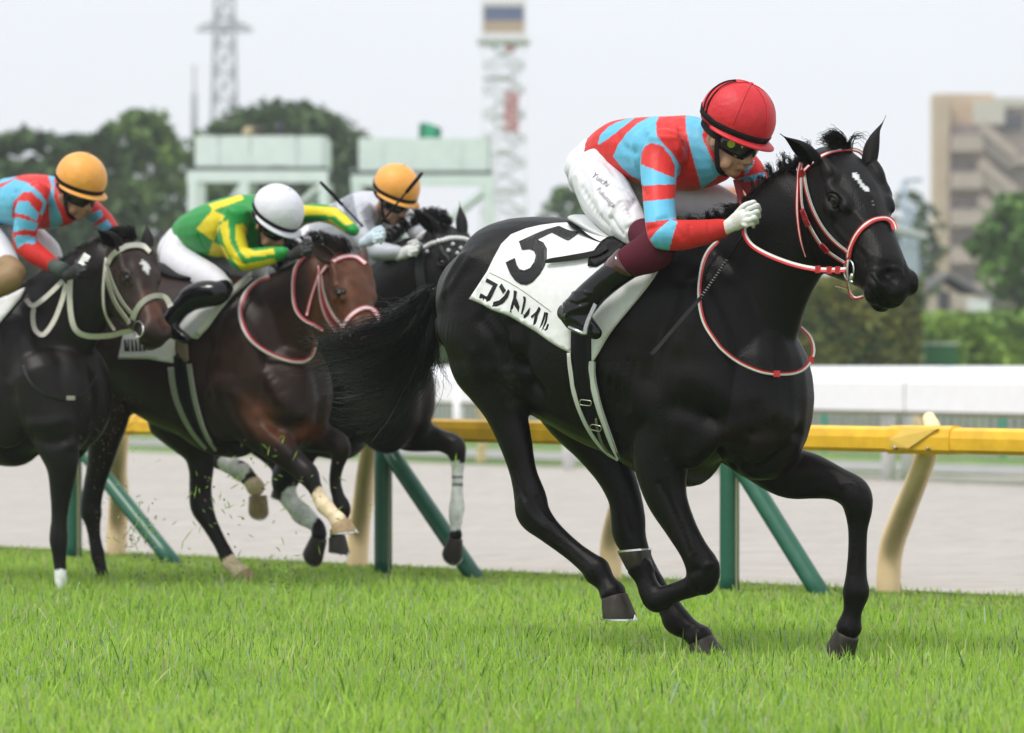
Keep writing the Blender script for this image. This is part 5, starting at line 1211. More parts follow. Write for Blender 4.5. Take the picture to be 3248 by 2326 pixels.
blue = [RJ((1300, 430), (1400, 405), (1440, 480), (1430, 650), (1500, 800), (1545, 900), (1600, 940), (1520, 1010), (1420, 1085), (1385, 950), (1330, 760), (1295, 600), (1285, 470)),
        RJ((1060, 445), (1030, 520), (1035, 620), (1090, 690), (1160, 760), (1210, 840), (1245, 900), (1230, 960), (1190, 1005), (1190, 960), (1195, 890), (1150, 790), (1080, 710), (990, 685), (930, 720), (905, 780), (900, 860), (900, 1012), (820, 972), (740, 902), (662, 805), (700, 710), (780, 600), (870, 520), (960, 470)),
        RJ((530, 700), (550, 620), (620, 550), (700, 505), (870, 455), (800, 510), (700, 590), (620, 650), (560, 690)),
        RJ((895, 868), (1200, 992), (1200, 1042), (895, 1052)), RJ((895, 1190), (1200, 1163), (1205, 1338), (935, 1372)),
        RJ((1150, 1345), (1215, 1358), (1192, 1430), (1140, 1620), (1050, 1625), (975, 1515), (1060, 1420)),
        RJ((1880, 820), (1790, 930), (1790, 985), (1860, 880)), RJ((1730, 990), (1960, 935), (1970, 1000), (1730, 1030)), RJ((1850, 1130), (1960, 1110), (1960, 1180), (1860, 1180))]
fold = [(RJ((1180, 560), (1220, 640), (1215, 740)), .012, .004), (RJ((1230, 590), (1260, 700)), .010, -.004), (RJ((860, 640), (830, 760), (860, 870)), .016, .005), (RJ((900, 1060), (950, 1130)), .010, -.003),
        (RJ((700, 600), (740, 700), (850, 780)), .014, -.004), (RJ((1050, 1350), (1130, 1330)), .010, -.004), (RJ((1320, 1400), (1330, 1560)), .008, -.0025), (RJ((1200, 1420), (1260, 1500)), .010, -.003),
        (RJ((960, 560), (1000, 640)), .014, .004), (RJ((1060, 640), (1180, 650)), .010, .004), (RJ((960, 1430), (1060, 1400)), .010, -.004), (RJ((1480, 1390), (1500, 1540)), .007, -.002), (RJ((1250, 760), (1400, 1100)), .014, .003)]
jersey, skjs = garment('jersey', [limb(fj, L) for L in (tors, narm, nfor, farm)] + [ball(fj(2112, 480, .155), .078), ball(fj(2310, 490, -.15), .075), limb(fj, [(2235, 455, -.01, 150, .9), (2275, 440, -.01, 140, .9)])], .0050, 5, SILK, j1,
                       [(p, BLUE) for p in blue], RED, fold)
bf = [(RJ((420, 900), (500, 1000), (520, 1150)), .014, .004), (RJ((400, 1080), (520, 1290), (620, 1400)), .012, -.004), (RJ((640, 1300), (700, 1200), (760, 1190)), .010, .005), (RJ((650, 1330), (700, 1420), (740, 1470)), .008, -.005), (RJ((720, 1200), (820, 1330), (860, 1380)), .010, .004),
      (RJ((450, 780), (600, 860), (680, 960)), .012, -.003), (RJ((860, 1180), (800, 1260), (820, 1330)), .010, -.005), (RJ((540, 1180), (560, 1280)), .010, .004), (RJ((780, 1420), (860, 1390), (930, 1390)), .007, -.005), (RJ((360, 960), (380, 1080)), .014, .003), (RJ((590, 1000), (760, 1080)), .014, -.003)]
breeches, skb = garment('breeches', [limb(fj, L) for L in (pelv, nth, fth)] + [ball(fj(1878, 560, .06), .085), limb(fj, [(1900, 505, 0, 150, 1.1), (1960, 520, 0, 130, 1.1)])], .0055, 5, BREECH, j1, strokes=bf)
BURG = mat('stocking_burgundy', (.075, .006, .018), rough=.75, spec=.2)
V, Fq, N = union([tk(nkn)], .006, 4); obj('stocking', V, Fq, BURG, j1)
V, Fq, N = union([tk(nsh), tk(nft)], .005, 4)
skbt = Skin(V, Fq)
for s_ in ((Z4((400, 730), (560, 700), (700, 720)), .006, .004), (Z4((350, 790), (500, 860), (640, 830)), .007, -.005), (Z4((340, 830), (380, 940)), .006, .003), (Z4((420, 800), (520, 830)), .006, .004), (Z4((560, 900), (420, 960), (380, 1010)), .007, .004), (Z4((250, 1050), (420, 1110), (600, 1180)), .005, -.004), (Z4((560, 560), (480, 660)), .008, .003)): skbt.stroke(*s_)
skbt.apply(); bt1 = obj('boot', skbt.V, skbt.F, BOOT, j1)
def cuff(pa, pb, wa, l, m, parent, nm):
    a, b = f1(*pa, l), f1(*pb, l); V, Fc = tube([(*a, wa[0] / 2 / fj.s, wa[0] / 2 / fj.s * .93), (*b, wa[1] / 2 / fj.s, wa[1] / 2 / fj.s * .93)], fj.rt, 28, 3, cap=False); return obj(nm, V, Fc, m, parent)
cuff((1991, 832), (1948, 866), (103, 92), .338, mat('leather_brown', (.060, .014, .012), rough=.22, coat=.5), bt1, 'boot_top')
V, Fq, N = union([limb(fj, fkn)], .008, 3); obj('stocking', V, Fq, BURG, j1)
# cap, goggles
CAPR = mat('cap_red', (.60, .022, .032), rough=.5, spec=.35, noise=.06, nscale=12, bump=.3, bscale=45)
BANDM = mat('elastic_black', (.007, .007, .007), rough=.8, spec=.2)
cp1 = jh1.cap(j1, CAPR, BANDM); gg1 = jh1.goggles(j1, BANDM)
for q in (0, 1):
    e = [jh1(-.085 + .0 * q, .062 + .016 * q, .018 - .03), jh1(-.098 + .014 * q, .066, .045), jh1(-.088 + .02 * q, .060, .095), jh1(-.065 + .02 * q, .052, .130)]
    e = []
    for t in np.linspace(0, 1, 7):
        a = math.radians(122 - 9 * q + (14 if q else 26) * t); ph = math.radians(98 - 74 * t); e.append(jh1(.135 * math.sin(ph) * math.cos(a) - .006, .116 * math.sin(ph) * math.sin(a), .028 + .120 * math.cos(ph)))
    V, Fc = pathtube(e, .0032, 6, 3); obj('cap_elastic', V, Fc, BANDM, cp1)
SEAM = mat('seam_red', (.62, .03, .03), rough=.6)
for a_ in (62, 8, -48, 120, 180):
    e = []
    for t in np.linspace(0, 1, 10):
        a = math.radians(a_); ph = math.radians(5 + 88 * t); e.append(jh1(.1345 * math.sin(ph) * math.cos(a) - .006, .1155 * math.sin(ph) * math.sin(a), .028 + .1195 * math.cos(ph)))
    V, Fc = pathtube(e, .0016, 5, 3); obj('cap_seam', V, Fc, SEAM, cp1)
def disc_on(jh, ang, z, r, m, parent, nm, seg=20, sx=1.0):
    a = math.radians(ang); c = jh((.082 + .0275) * math.cos(a) - .004, (.072 + .0265 * .58) * math.sin(a), z); n = jh.A[0] * math.cos(a) + jh.A[1] * math.sin(a); u = np.cross(n, jh.A[2]); u /= np.linalg.norm(u); v = np.cross(u, n)
    c = c + n * .0015; V = [c] + [c + r * (u * math.cos(t) * sx + v * math.sin(t)) for t in np.linspace(0, 2 * math.pi, seg, endpoint=False)]
    V += [p + n * .0015 for p in V]; o = seg + 1; Fc = []
    for j in range(seg): a1, b1 = 1 + j, 1 + (j + 1) % seg; Fc += [(o, a1 + o, b1 + o), (a1, b1, b1 + o, a1 + o)]
    return obj(nm, V, Fc, m, parent, smooth=False)
disc_on(jh1, 55, -.046, .0135, mat('sticker_lime', (.32, .40, .03), rough=.3, coat=.5), gg1, 'goggle_badge'); disc_on(jh1, 34, -.042, .0065, WHITE_L, gg1, 'goggle_mark', 3)
# near hand
glove(fj, (2300, 724, .14), (2338, 702, .13), [(2374, 664, .14), (2376, 682, .15), (2372, 700, .155), (2366, 715, .155)], [(2402, 652, .12), (2402, 672, .135), (2396, 692, .14), (2386, 710, .14)],
      [(2410, 668, .09), (2408, 688, .095), (2402, 706, .10), (2390, 720, .105)], [(2338, 682, .10), (2362, 654, .09), (2392, 642, .07)], GLOVE, j1)
# stirrup
se = sd1
q = [f1(*p) for p in [(x, y, .425) for x, y in Z4((760, 860), (715, 960), (670, 1060), (640, 1150), (625, 1235))]]
V, Fc, mi = ribbon3(q, fj.rt * .9 + np.array([.3, 0, .2]), .016, .004, 1, 5); st_ = obj('stirrup', V, Fc, STEEL, se)
V, Fc = beam(f1(*Z4((470, 1150))[0], .39), f1(*Z4((650, 1240))[0], .40), .05, .008); obj('stirrup_tread', V, Fc, STEEL, st_)
q = [f1(*p) for p in [(x, y, .37) for x, y in Z4((960, 620), (870, 740), (775, 870))]]
V, Fc, mi = ribbon3(q, fj.rt, .018, .003, 1, 4); obj('stirrup_leather', V, Fc, GREYL, se)
# whip
wl = fj(2380, 690, .14); wh1 = thing('riding_whip', (wl[0], wl[1], 0), 'black whip in the white glove of the leading jockey', 'whip', 'whips held by the jockeys')
wp = [fj(*p) for p in ((2408, 668, .10), (2375, 720, .16))]; wq = [f1(2345, 760, .30), f1(2290, 860, .36), f1(2225, 945, .38)]
a_, b_ = P(2448, 590, 12.62), P(2062, 1128, 12.36)
def along(px, py):
    t = (py - 590) / (1128 - 590); return P(px, py, 12.62 * (1 - t) + 12.30 * t)
V, Fc = pathtube([along(2450, 585), along(2440, 605), along(2400, 672), along(2345, 765), along(2300, 835)], [.010, .0075, .006, .0045, .004], 10, 4); obj('handle', V, Fc, BLACK_L, wh1)
V, Fc = pathtube([along(2300, 835), along(2260, 895), along(2215, 952)], [.004, .0036, .0034], 8, 3); shf = obj('shaft', V, Fc, BLACK_L, wh1)
for k in range(16):
    t = k / 15; c = along(2305 - 82 * t, 826 + 118 * t); V, Fc = pathtube([c + np.array([-.0042, -.004, .002]), c + np.array([.0042, -.004, -.002])], .0008, 5, 1); obj('binding', V, Fc, WHITE_L, shf)
V, Fc, mi = ribbon3([along(2222, 945), along(2180, 992), along(2130, 1050), along(2085, 1103), along(2062, 1127)], (.2, -1, 0), .012, .006, 1, 4); obj('flap', V, Fc, BLACK_L, wh1)
# name written on the breeches
def script_text(txt, org, ux, uy, sk, m, parent, lift=.003):
    cu = bpy.data.curves.new('t', 'FONT'); cu.body = txt; cu.shear = .35; cu.resolution_u = 2; cu.space_character = .95; cu.offset = -.012
    o = bpy.data.objects.new('t', cu); COL.objects.link(o); dg = bpy.context.evaluated_depsgraph_get(); me = bpy.data.meshes.new_from_object(o.evaluated_get(dg))
    A = [tuple(v.co) for v in me.vertices]; Fs = [tuple(p.vertices) for p in me.polygons]; bpy.data.objects.remove(o); V = []
    for x, y, _ in A:
        h, n = sk.hitn(org[0] + ux[0] * x + uy[0] * y, org[1] + ux[1] * x + uy[1] * y); V.append(h + n * lift)
    return obj('lettering', V, Fs, m, parent, smooth=False)
INKB = mat('thread_brown', (.07, .035, .022), rough=.7)
a, b = RJ((472, 975), (625, 1085)); script_text('Yuichi', a, ((b[0] - a[0]) / 2.6, (b[1] - a[1]) / 2.6), (12, -26), skb, INKB, breeches)
a, b = RJ((515, 1095), (705, 1290)); script_text('Fukunaga', a, ((b[0] - a[0]) / 4.6, (b[1] - a[1]) / 4.6), (13, -21), skb, INKB, breeches)

# ============================ the three chasing horses ============================
R4, R6, R7, R3 = R(0, 1100, 2.03), R(0, 450, 2.32), R(450, 450, 2.32), R(950, 450, 2.498)
def mapper(ex, ey, k, bx, by):
    """same build as the leading horse, seen smaller and elsewhere"""
    return (lambda T: [(bx + (a - 2646) * k, by + (b - 640) * k, by + (c - 640) * k, *r) for a, b, c, *r in T],
            lambda L: [(bx + (a - 2646) * k, by + (b - 640) * k, l, w_ * k, *r) for a, b, l, w_, *r in L])
def qn(pts, *ls):  # traced limb: (x, y, width) rows from a view, one side offset
    return pts
def trace(Rg, k, l, rows, ratio=.8):
    return [(*Rg((x, y))[0], l, w_ / k, ratio) for x, y, w_ in rows]
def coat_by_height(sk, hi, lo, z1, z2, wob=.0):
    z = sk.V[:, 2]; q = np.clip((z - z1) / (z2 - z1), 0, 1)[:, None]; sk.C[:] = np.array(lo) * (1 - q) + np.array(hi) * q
def ring_col(sk, fr, pts, r, col):
    """colour the skin near points of a limb (stockings, bandages)"""
    for p, rr in zip(pts, np.broadcast_to(r, (len(pts),))):
        c = fr(*p); d = np.linalg.norm(sk.V - c, axis=1); sk.C[d < rr] = col
COATB = mat('coat_bay', rough=.38, attr='col', noise=.28, nscale=9, bump=.12, bscale=420, spec=.18)
BAND_W = (.78, .79, .77); SOCK = (.78, .62, .42)
EARB = mat('ear_brown', (.045, .02, .012), rough=.55, noise=.2, nscale=60)

# ---- bay horse in the middle
f2 = Frame(36, 607, 17.8); T2, L2 = mapper(0, 0, .727, 1077, 795)
hd2 = Head(f2(1088, 806, 0), 64, 50, 0, 1.06, 1.04)
neck2 = [(790, 1120, 0, 430, .46), (870, 1045, 0, 350, .45), (945, 985, 0, 290, .46), (1005, 930, 0, 245, .5), (1045, 895, 0, 215, .5)]
NH2 = trace(R4, 2.03, .13, [(640, 260, 380), (690, 420, 320), (670, 600, 230), (640, 760, 176), (605, 900, 150), (585, 1020, 150), (590, 1080, 150), (600, 1150, 108), (612, 1250, 92), (630, 1340, 104), (650, 1430, 84), (664, 1490, 100)], .75)
FH2 = trace(R4, 2.03, -.12, [(1100, 420, 380), (1220, 560, 310), (1285, 680, 230), (1295, 800, 172), (1290, 920, 158), (1300, 1030, 162), (1345, 1130, 120), (1415, 1260, 98), (1470, 1370, 110)], .75) + trace(RM, 2, -.12, [(258, 1375, 106), (300, 1410, 96), (330, 1436, 120)], .9)
NF2 = trace(RM, 2, .15, [(280, 250, 420), (350, 420, 330), (480, 560, 240), (600, 665, 190), (700, 760, 150), (755, 815, 150), (795, 890, 104), (828, 960, 96), (856, 1005, 116), (910, 1062, 96), (950, 1110, 126)])
FF2 = trace(RM, 2, -.14, [(560, 420, 330), (700, 530, 240), (820, 575, 190), (920, 600, 160), (962, 650, 140), (940, 750, 96), (925, 850, 86), (945, 950, 92), (975, 1030, 112), (955, 1120, 86), (935, 1195, 108)])
ex2 = [chest(f2, 890, 1265, .06, .20, .14, .27), chest(f2, 945, 1250, -.06, .19, .14, .26), chest(f2, 727, 1190, .18, .22, .08, .32)]
root2, s2 = build_horse(f2, 'bay horse with red and white bridle galloping second, between two darker horses', 'galloping racehorses', T2(trunk1), neck2, [NH2, FH2, NF2, FF2], hd2, ex2, (.03, .012, .006), (607, 1850, 0), .0125, 8)
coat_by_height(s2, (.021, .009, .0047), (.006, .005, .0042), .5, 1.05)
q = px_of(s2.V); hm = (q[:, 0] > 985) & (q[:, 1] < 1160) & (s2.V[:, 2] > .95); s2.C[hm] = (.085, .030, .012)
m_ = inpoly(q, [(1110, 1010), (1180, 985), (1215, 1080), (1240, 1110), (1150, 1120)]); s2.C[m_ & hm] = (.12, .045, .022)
sh_ = inpoly(q, RM((330, 300), (520, 380), (560, 480), (640, 600), (560, 620), (420, 560), (330, 450))); s2.C[sh_] = (.085, .029, .012)  # highlight on the shoulder, and chest next, painted as lighter brown
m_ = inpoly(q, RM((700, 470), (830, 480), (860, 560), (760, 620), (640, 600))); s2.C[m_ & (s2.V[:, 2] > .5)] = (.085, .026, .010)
s2.soften(9); s2.wrinkle(.003, 6.5, 4); s2.disp *= np.clip((s2.V[:, 2] - .75) / .3, 0, 1) * (s2.V[:, 2] < 1.6); s2.apply()
ring_col(s2, f2, [(*p, .15) for p in RM((862, 985), (870, 1010), (900, 1045), (930, 1080), (958, 1112))], (.075, .08, .085, .085, .09), SOCK)
ring_col(s2, f2, [(*p, -.12) for p in RM((275, 1390), (300, 1410), (330, 1440))], (.055, .065, .08), SOCK)
g2 = []
for pts, r_, a_ in [(RM((450, 470), (560, 480), (600, 400), (590, 300)), .03, -.014), (RM((700, 460), (760, 400), (830, 300)), .03, .008), (RM((560, 520), (640, 500), (720, 520)), .03, -.016), (RM((600, 330), (660, 420)), .05, .02),
                    (RM((300, 300), (420, 420), (520, 560), (640, 680)), .025, .010), (RM((250, 330), (330, 500), (440, 640)), .02, -.008), (RL((1350, 1000), (1300, 1150), (1330, 1300)), .03, -.010), (RL((1500, 700), (1420, 900), (1380, 1050)), .04, .010), (RL((1680, 1180), (1800, 1350), (1790, 1450)), .03, .014)]:
    s2.stroke(pts, r_, a_)
s2.apply()
EH = [(Z2((560, 470), (650, 510)), .015, -.008), (Z2((500, 460), (560, 430), (640, 450), (680, 500)), .009, .005), (Z2((520, 650), (600, 680), (680, 650)), .008, .004), (Z2((620, 900), (700, 1000), (780, 1080)), .012, .005), (Z3((1250, 620), (1300, 690), (1340, 740)), .020, -.020)]
def mapped(pts, ex, ey, k): return [(ex + (p[0] - 2646) * k, ey + (p[1] - 635) * k, *p[2:]) for p in pts]
for p, r_, a_ in EH[:4]: s2.stroke(mapped(p, 1077, 925, .727), r_, a_)
s2.apply()
obj('body', s2.V, s2.F, COATB, root2, colors=s2.C)
PL = (HOOF_L, STEEL)
hoofp(f2, .15, RM((958, 1118))[0], RM((985, 1182))[0], 66, 88, RM((1080, 1172))[0], root2, PL)
hoofp(f2, -.12, RM((338, 1442))[0], RM((372, 1505))[0], 62, 84, RM((440, 1520))[0], root2, PL)
hoofp(f2, -.14, RM((935, 1205))[0], RM((950, 1305))[0], 56, 72, RM((1020, 1325))[0], root2, DK)
hoofp(f2, .13, R4((664, 1495))[0], R4((680, 1545))[0], 48, 60, R4((740, 1550))[0], root2, DK)
eyeball(hd2, .086, root2, s2, (1077, 926), .018); eyeball(hd2, -.086, root2)
V, Fc = ear(hd2(.055, .070, .020), f2(966, 776, .22), hd2.x * .2 + hd2.y * .4 + hd2.z * .8, .038, (0, 0, .02)); obj('ear', V, Fc, EARB, root2)
V, Fc = ear(hd2(.075, -.066, .005), f2(1146, 772, -.16), hd2.x * .7 - hd2.y * .7, .036, (.02, 0, 0)); obj('ear', V, Fc, EARB, root2)

# ---- dark horse at the left edge
f4 = Frame(36, -103, 17.5); T4, L4 = mapper(0, 0, .74, 375, 811)
hd4 = Head(f4(410, 762, 0), 63, 46, 0, 1.0, 1.0)
neck4 = [(85, 1130, 0, 440, .46), (165, 1035, 0, 350, .45), (235, 960, 0, 290, .46), (300, 895, 0, 245, .5), (355, 850, 0, 215, .5)]
NF4 = trace(R4, 2.03, .13, [(240, 200, 460), (320, 450, 390), (370, 620, 300), (400, 760, 225), (396, 880, 172), (388, 1000, 134), (382, 1110, 116), (378, 1215, 130), (378, 1260, 128), (382, 1340, 100), (386, 1420, 90), (392, 1500, 92), (396, 1560, 84)])
FF4 = trace(R4, 2.03, -.12, [(300, 300, 420), (390, 460, 300), (460, 560, 210), (500, 620, 170), (470, 680, 120), (400, 700, 96), (340, 700, 100), (300, 670, 90), (280, 640, 90)])
ex4 = [chest(f4, 190, 1275, .06, .20, .14, .27), chest(f4, 245, 1255, -.06, .19, .14, .26), chest(f4, 20, 1210, .18, .22, .08, .32)]
root4, s4 = build_horse(f4, 'dark brown horse with white star and cream bridle at the left edge', 'galloping racehorses', T4(trunk1), neck4, [L4(NH1), [(n_[0] - 42 * max(0, i_ - 3), *n_[1:]) for i_, n_ in enumerate(L4(FH1))], NF4, FF4], hd4, ex4, (.012, .008, .006), (-103, 1850, 0), .0125, 8)
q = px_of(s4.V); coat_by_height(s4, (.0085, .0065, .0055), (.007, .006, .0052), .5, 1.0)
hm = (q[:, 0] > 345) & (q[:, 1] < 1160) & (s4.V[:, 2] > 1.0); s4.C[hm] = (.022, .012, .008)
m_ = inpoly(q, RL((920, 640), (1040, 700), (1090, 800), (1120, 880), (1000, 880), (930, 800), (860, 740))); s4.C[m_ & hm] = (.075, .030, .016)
s4.soften(8); s4.wrinkle(.003, 6.5, 5); s4.disp *= np.clip((s4.V[:, 2] - .75) / .3, 0, 1) * (s4.V[:, 2] < 1.6); s4.apply()
paint(s4, RL((882, 458), (905, 450), (930, 462), (952, 490), (948, 530), (942, 548), (920, 520), (900, 490)), (.55, .55, .53), .8)
ring_col(s4, f4, [(*R4(p)[0], .13) for p in ((392, 1515), (396, 1560))], (.065, .08), BAND_W)
for p, r_, a_ in EH: s4.stroke(mapped(p, 400, 880, .66), r_, a_)
for pts, r_, a_ in [(R4((200, 500), (320, 500), (430, 470), (500, 520)), .03, .010), (R4((430, 640), (480, 620)), .02, .010), (RL((100, 900), (60, 1100), (80, 1300)), .04, -.010), (R4((150, 560), (300, 620), (420, 600)), .025, -.012)]: s4.stroke(pts, r_, a_)
s4.apply(); obj('body', s4.V, s4.F, COATB, root4, colors=s4.C)
hoofp(f4, .13, R4((396, 1570))[0], R4((400, 1635))[0], 42, 56, R4((470, 1640))[0], root4, DK)
def mpx(p, k, bx, by): return (bx + (p[0] - 2646) * k, by + (p[1] - 640) * k)
hoofp(f4, .13, mpx((1946, 1892), .74, 375, 811), mpx((1963, 1962), .74, 375, 811), 64, 84, mpx((2022, 1964), .74, 375, 811), root4, DK)
hoofp(f4, -.13, mpx((2222, 2032), .74, -3, 811), mpx((2243, 2082), .74, -3, 811), 62, 88, mpx((2302, 2076), .74, -3, 811), root4, DK)
hoofp(f4, -.12, R4((278, 632))[0], R4((250, 600))[0], 42, 52, R4((220, 640))[0], root4, DK)
eyeball(hd4, .086, root4, s4, (400, 880), .018); eyeball(hd4, -.086, root4)
V, Fc = ear(hd4(.055, .070, .020), f4(301, 711, .22), hd4.x * .5 + hd4.y * .8, .040, (0, 0, -.02)); obj('ear', V, Fc, EARM, root4)
V, Fc = ear(hd4(.075, -.066, .005), f4(465, 708, -.16), hd4.x * .7 - hd4.y * .7, .038, (.0, 0, 0)); obj('ear', V, Fc, EARM, root4)

# ---- black horse behind, with pearl browband and white bandages
f5 = Frame(36, 950, 18.5); T5, L5 = mapper(0, 0, .70, 1402, 827)
hd5 = Head(f5(1411, 717, 0), 62, 45, 0, 1.0, 1.02)
neck5 = L5(neck1)
NF5 = trace(RM, 2, .13, [(640, 400, 420), (700, 560, 300), (690, 680, 240), (640, 780, 200), (605, 860, 180), (625, 950, 130), (670, 1010, 120), (715, 1060, 140), (775, 1105, 110), (820, 1140, 90), (826, 1195, 116)])
FF5 = trace(RM, 2, -.14, [(1280, 400, 380), (1380, 520, 280), (1490, 570, 196), (1600, 598, 140), (1685, 635, 146), (1704, 715, 108), (1703, 800, 84), (1702, 920, 84), (1698, 1015, 104), (1692, 1090, 96), (1692, 1150, 74), (1690, 1198, 100)])
NH5 = [(560, 1080, .13, 230, .6), (585, 1190, .14, 190, .66), (608, 1290, .14, 130, .75), (625, 1370, .14, 92, .8), (645, 1425, .14, 90, .7), (690, 1455, .14, 62, .8), (735, 1478, .14, 58, .9), (768, 1498, .13, 64, .9), (792, 1520, .13, 52, .9), (812, 1548, .13, 62, .95)]
FH5 = [(690, 1100, -.12, 240, .6), (740, 1210, -.12, 170, .7), (790, 1320, -.13, 110, .75), (815, 1400, -.13, 86, .7), (845, 1440, -.13, 56, .8), (880, 1475, -.13, 52, .85), (893, 1500, -.13, 60, .9), (890, 1530, -.13, 60, .9)]
ex5 = [chest(f5, 1225, 1270, .06, .20, .14, .27), chest(f5, 1275, 1255, -.06, .19, .14, .26), chest(f5, 1065, 1205, .18, .22, .08, .32)]
root5, s5 = build_horse(f5, 'black horse with pearl browband and white bandaged legs, partly hidden behind the others', 'galloping racehorses', T5(trunk1), neck5, [NH5, FH5, NF5, FF5], hd5, ex5, (.0075, .0065, .0058), (950, 1850, 0), .0125, 8)
for lst, l, rr in (((((1702, 800), (1702, 860), (1702, 920), (1700, 980), (1696, 1040), (1692, 1085))), -.14, .065), (((680, 990), (715, 1050), (740, 1080)), .13, .085)):
    ring_col(s5, f5, [(*p, l) for p in RM(*lst)], rr, BAND_W)
ring_col(s5, f5, [(x, y, .14) for x, y in ((722, 1470), (745, 1484), (768, 1500))], .052, BAND_W); ring_col(s5, f5, [(x, y, .13) for x, y in ((808, 1545), (818, 1562))], .055, SOCK)
for lst, l in ((((1702, 822), (1702, 878)), -.14),): 
    for p in RM(*lst): c = f5(*p, l); mm_ = (np.abs(s5.V[:, 2] - c[2]) < .007) & (np.linalg.norm(s5.V - c, axis=1) < .09); s5.C[mm_] = (.08, .08, .08)
for p, r_, a_ in EH[:4]: s5.stroke(mapped(p, 1402, 830, .68), r_, a_)
s5.apply(); obj('body', s5.V, s5.F, COATB, root5, colors=s5.C)
hoofp(f5, -.14, RM((1690, 1215))[0], RM((1668, 1325))[0], 50, 72, RM((1672, 1400))[0], root5, DK, toe_l=-.10)
hoofp(f5, .13, RM((826, 1210))[0], RM((785, 1330))[0], 56, 74, RM((780, 1400))[0], root5, DK, toe_l=.17)
hoofp(f5, .13, (818, 1572), (820, 1622), 62, 70, (826, 1660), root5, PL, toe_l=.17)
hoofp(f5, -.13, (890, 1542), (884, 1580), 46, 58, (915, 1590), root5, DK)
eyeball(hd5, .086, root5, s5, (1402, 832), .018); eyeball(hd5, -.086, root5)
V, Fc = ear(hd5(.055, .070, .020), f5(1301, 645, .22), hd5.x * .5 + hd5.y * .8, .040, (0, 0, -.02)); obj('ear', V, Fc, EARM, root5)
V, Fc = ear(hd5(.075, -.066, .005), f5(1457, 638, -.16), hd5.x * .7 - hd5.y * .7, .038, (.0, 0, 0)); obj('ear', V, Fc, EARM, root5)

# ---- manes and tails
def mane(fr, pts, root, seed, up=(6, 26), back=-16, n_=30, per=16, m=HAIR):
    g_ = np.random.default_rng(seed); mg = []
    for k in range(n_):
        t = k / (n_ - 1) * (len(pts) - 1); j = min(int(t), len(pts) - 2); b = np.array(pts[j]) * (1 - (t - j)) + np.array(pts[j + 1]) * (t - j); u = g_.uniform(*up); dx = g_.uniform(back * 2, -2)
        mg.append(np.array([fr(b[0], b[1] + 10, 0), fr(b[0] + dx * .4, b[1] - u * .6, .01), fr(b[0] + dx, b[1] - u * .8, g_.uniform(0, .06)), fr(b[0] + dx * 1.5, b[1] - u * .3, g_.uniform(.02, .09))]))
    V, Fc = hair(mg, per, (.014, .018), .0018, .0006, seed, wav=.008, n=4); return obj('mane', V, Fc, m, root, smooth=False)
mane(f2, [(1110, 790), (1060, 775), (1010, 770), (960, 790), (920, 815), (880, 850)], root2, 51, (14, 44), -24, 40, 18)
mane(f4, [(430, 745), (390, 745), (350, 770), (320, 790), (280, 815), (240, 840), (170, 880), (90, 920)], root4, 52, (10, 40), -20, 40, 18)
mane(f5, [(1430, 700), (1390, 690), (1350, 690), (1310, 710), (1270, 740), (1230, 770)], root5, 53, (10, 36), -20, 34, 18)
V, Fc = hair([np.array([fr_(x, y, 0), fr_(x - 22, y - 26, .05), fr_(x - 48, y - 20, .09)]) for fr_, x, y in ((f2, 1100, 800), (f2, 1070, 795))], 130, (.016, .03), .0016, .0006, 61, wav=.006); obj('forelock', V, Fc, HAIRB, root2, smooth=False)
V, Fc = hair([np.array([f4(x, y, 0), f4(x - 20, y - 24, .05), f4(x - 44, y - 20, .09)]) for x, y in ((425, 755), (400, 755))], 130, (.016, .03), .0016, .0006, 62, wav=.006); obj('forelock', V, Fc, HAIR, root4, smooth=False)
V, Fc = hair([np.array([f5(x, y, 0), f5(x - 18, y - 20, .05), f5(x - 40, y - 16, .09)]) for x, y in ((1425, 710), (1400, 705))], 120, (.016, .03), .0016, .0006, 63, wav=.006); obj('forelock', V, Fc, HAIR, root5, smooth=False)
for fr_, rt_, (bx, by, k), sd_ in ((f2, root2, (1077, 795, .727), 71), (f4, root4, (375, 811, .74), 72), (f5, root5, (1402, 827, .70), 73)):
    gl = []
    for c in (tg[1], tg[3], tg[4]): gl.append(np.array([fr_(bx + (p[0] - 2646) * k + 12, by + (p[1] - 640) * k, .02 * i) for i, p in enumerate(c)]))
    V, Fc = hair(gl, 160, (.035, .09), .0020, .0006, sd_, wav=.016, lens=(.55, 1.0)); obj('tail', V, Fc, HAIR, rt_, smooth=False)

# ---- their tack
WP = [mat('strap_pink_red', (.50, .05, .07), rough=.5), mat('strap_white_worn', (.62, .56, .55), rough=.5)]
b2 = thing('bridle', (root2.location.x + .6, root2.location.y, 0), 'red and white bridle on the bay horse', 'bridle', 'bridles')
strap('browband', RE((235, 345), (270, 300), (330, 255), (400, 232), (460, 238), (520, 280)), 13, b2, s2, bands=(0, 1, 1, 0), mats=WP)
strap('noseband', RE((372, 700), (400, 640), (450, 585), (510, 556), (565, 570), (600, 640)), 17, b2, s2, bands=(0, 1, 1, 0), mats=WP)
strap('cheek_strap', RE((238, 345), (250, 430), (280, 530), (320, 610), (375, 670)), 11, b2, s2, bands=(1, 0), mats=WP)
strap('cheekpiece', RE((235, 350), (245, 470), (265, 560), (300, 640), (350, 700)), 11, b2, s2, bands=(0, 1), mats=WP, lift=.010)
strap('throat_lash', RE((222, 290), (228, 340), (180, 480), (150, 600)), 9, b2, s2, bands=(0, 1, 0), mats=WP)
V, Fc = pathtube([s2.hitn(*RE((395 + 30 * math.cos(a), 740 + 34 * math.sin(a)))[0])[0] + np.array([0, -.015, 0]) for a in np.linspace(0, 6.283, 17)], .004, 6, 2); obj('bit_ring', V, Fc, STEEL, b2)
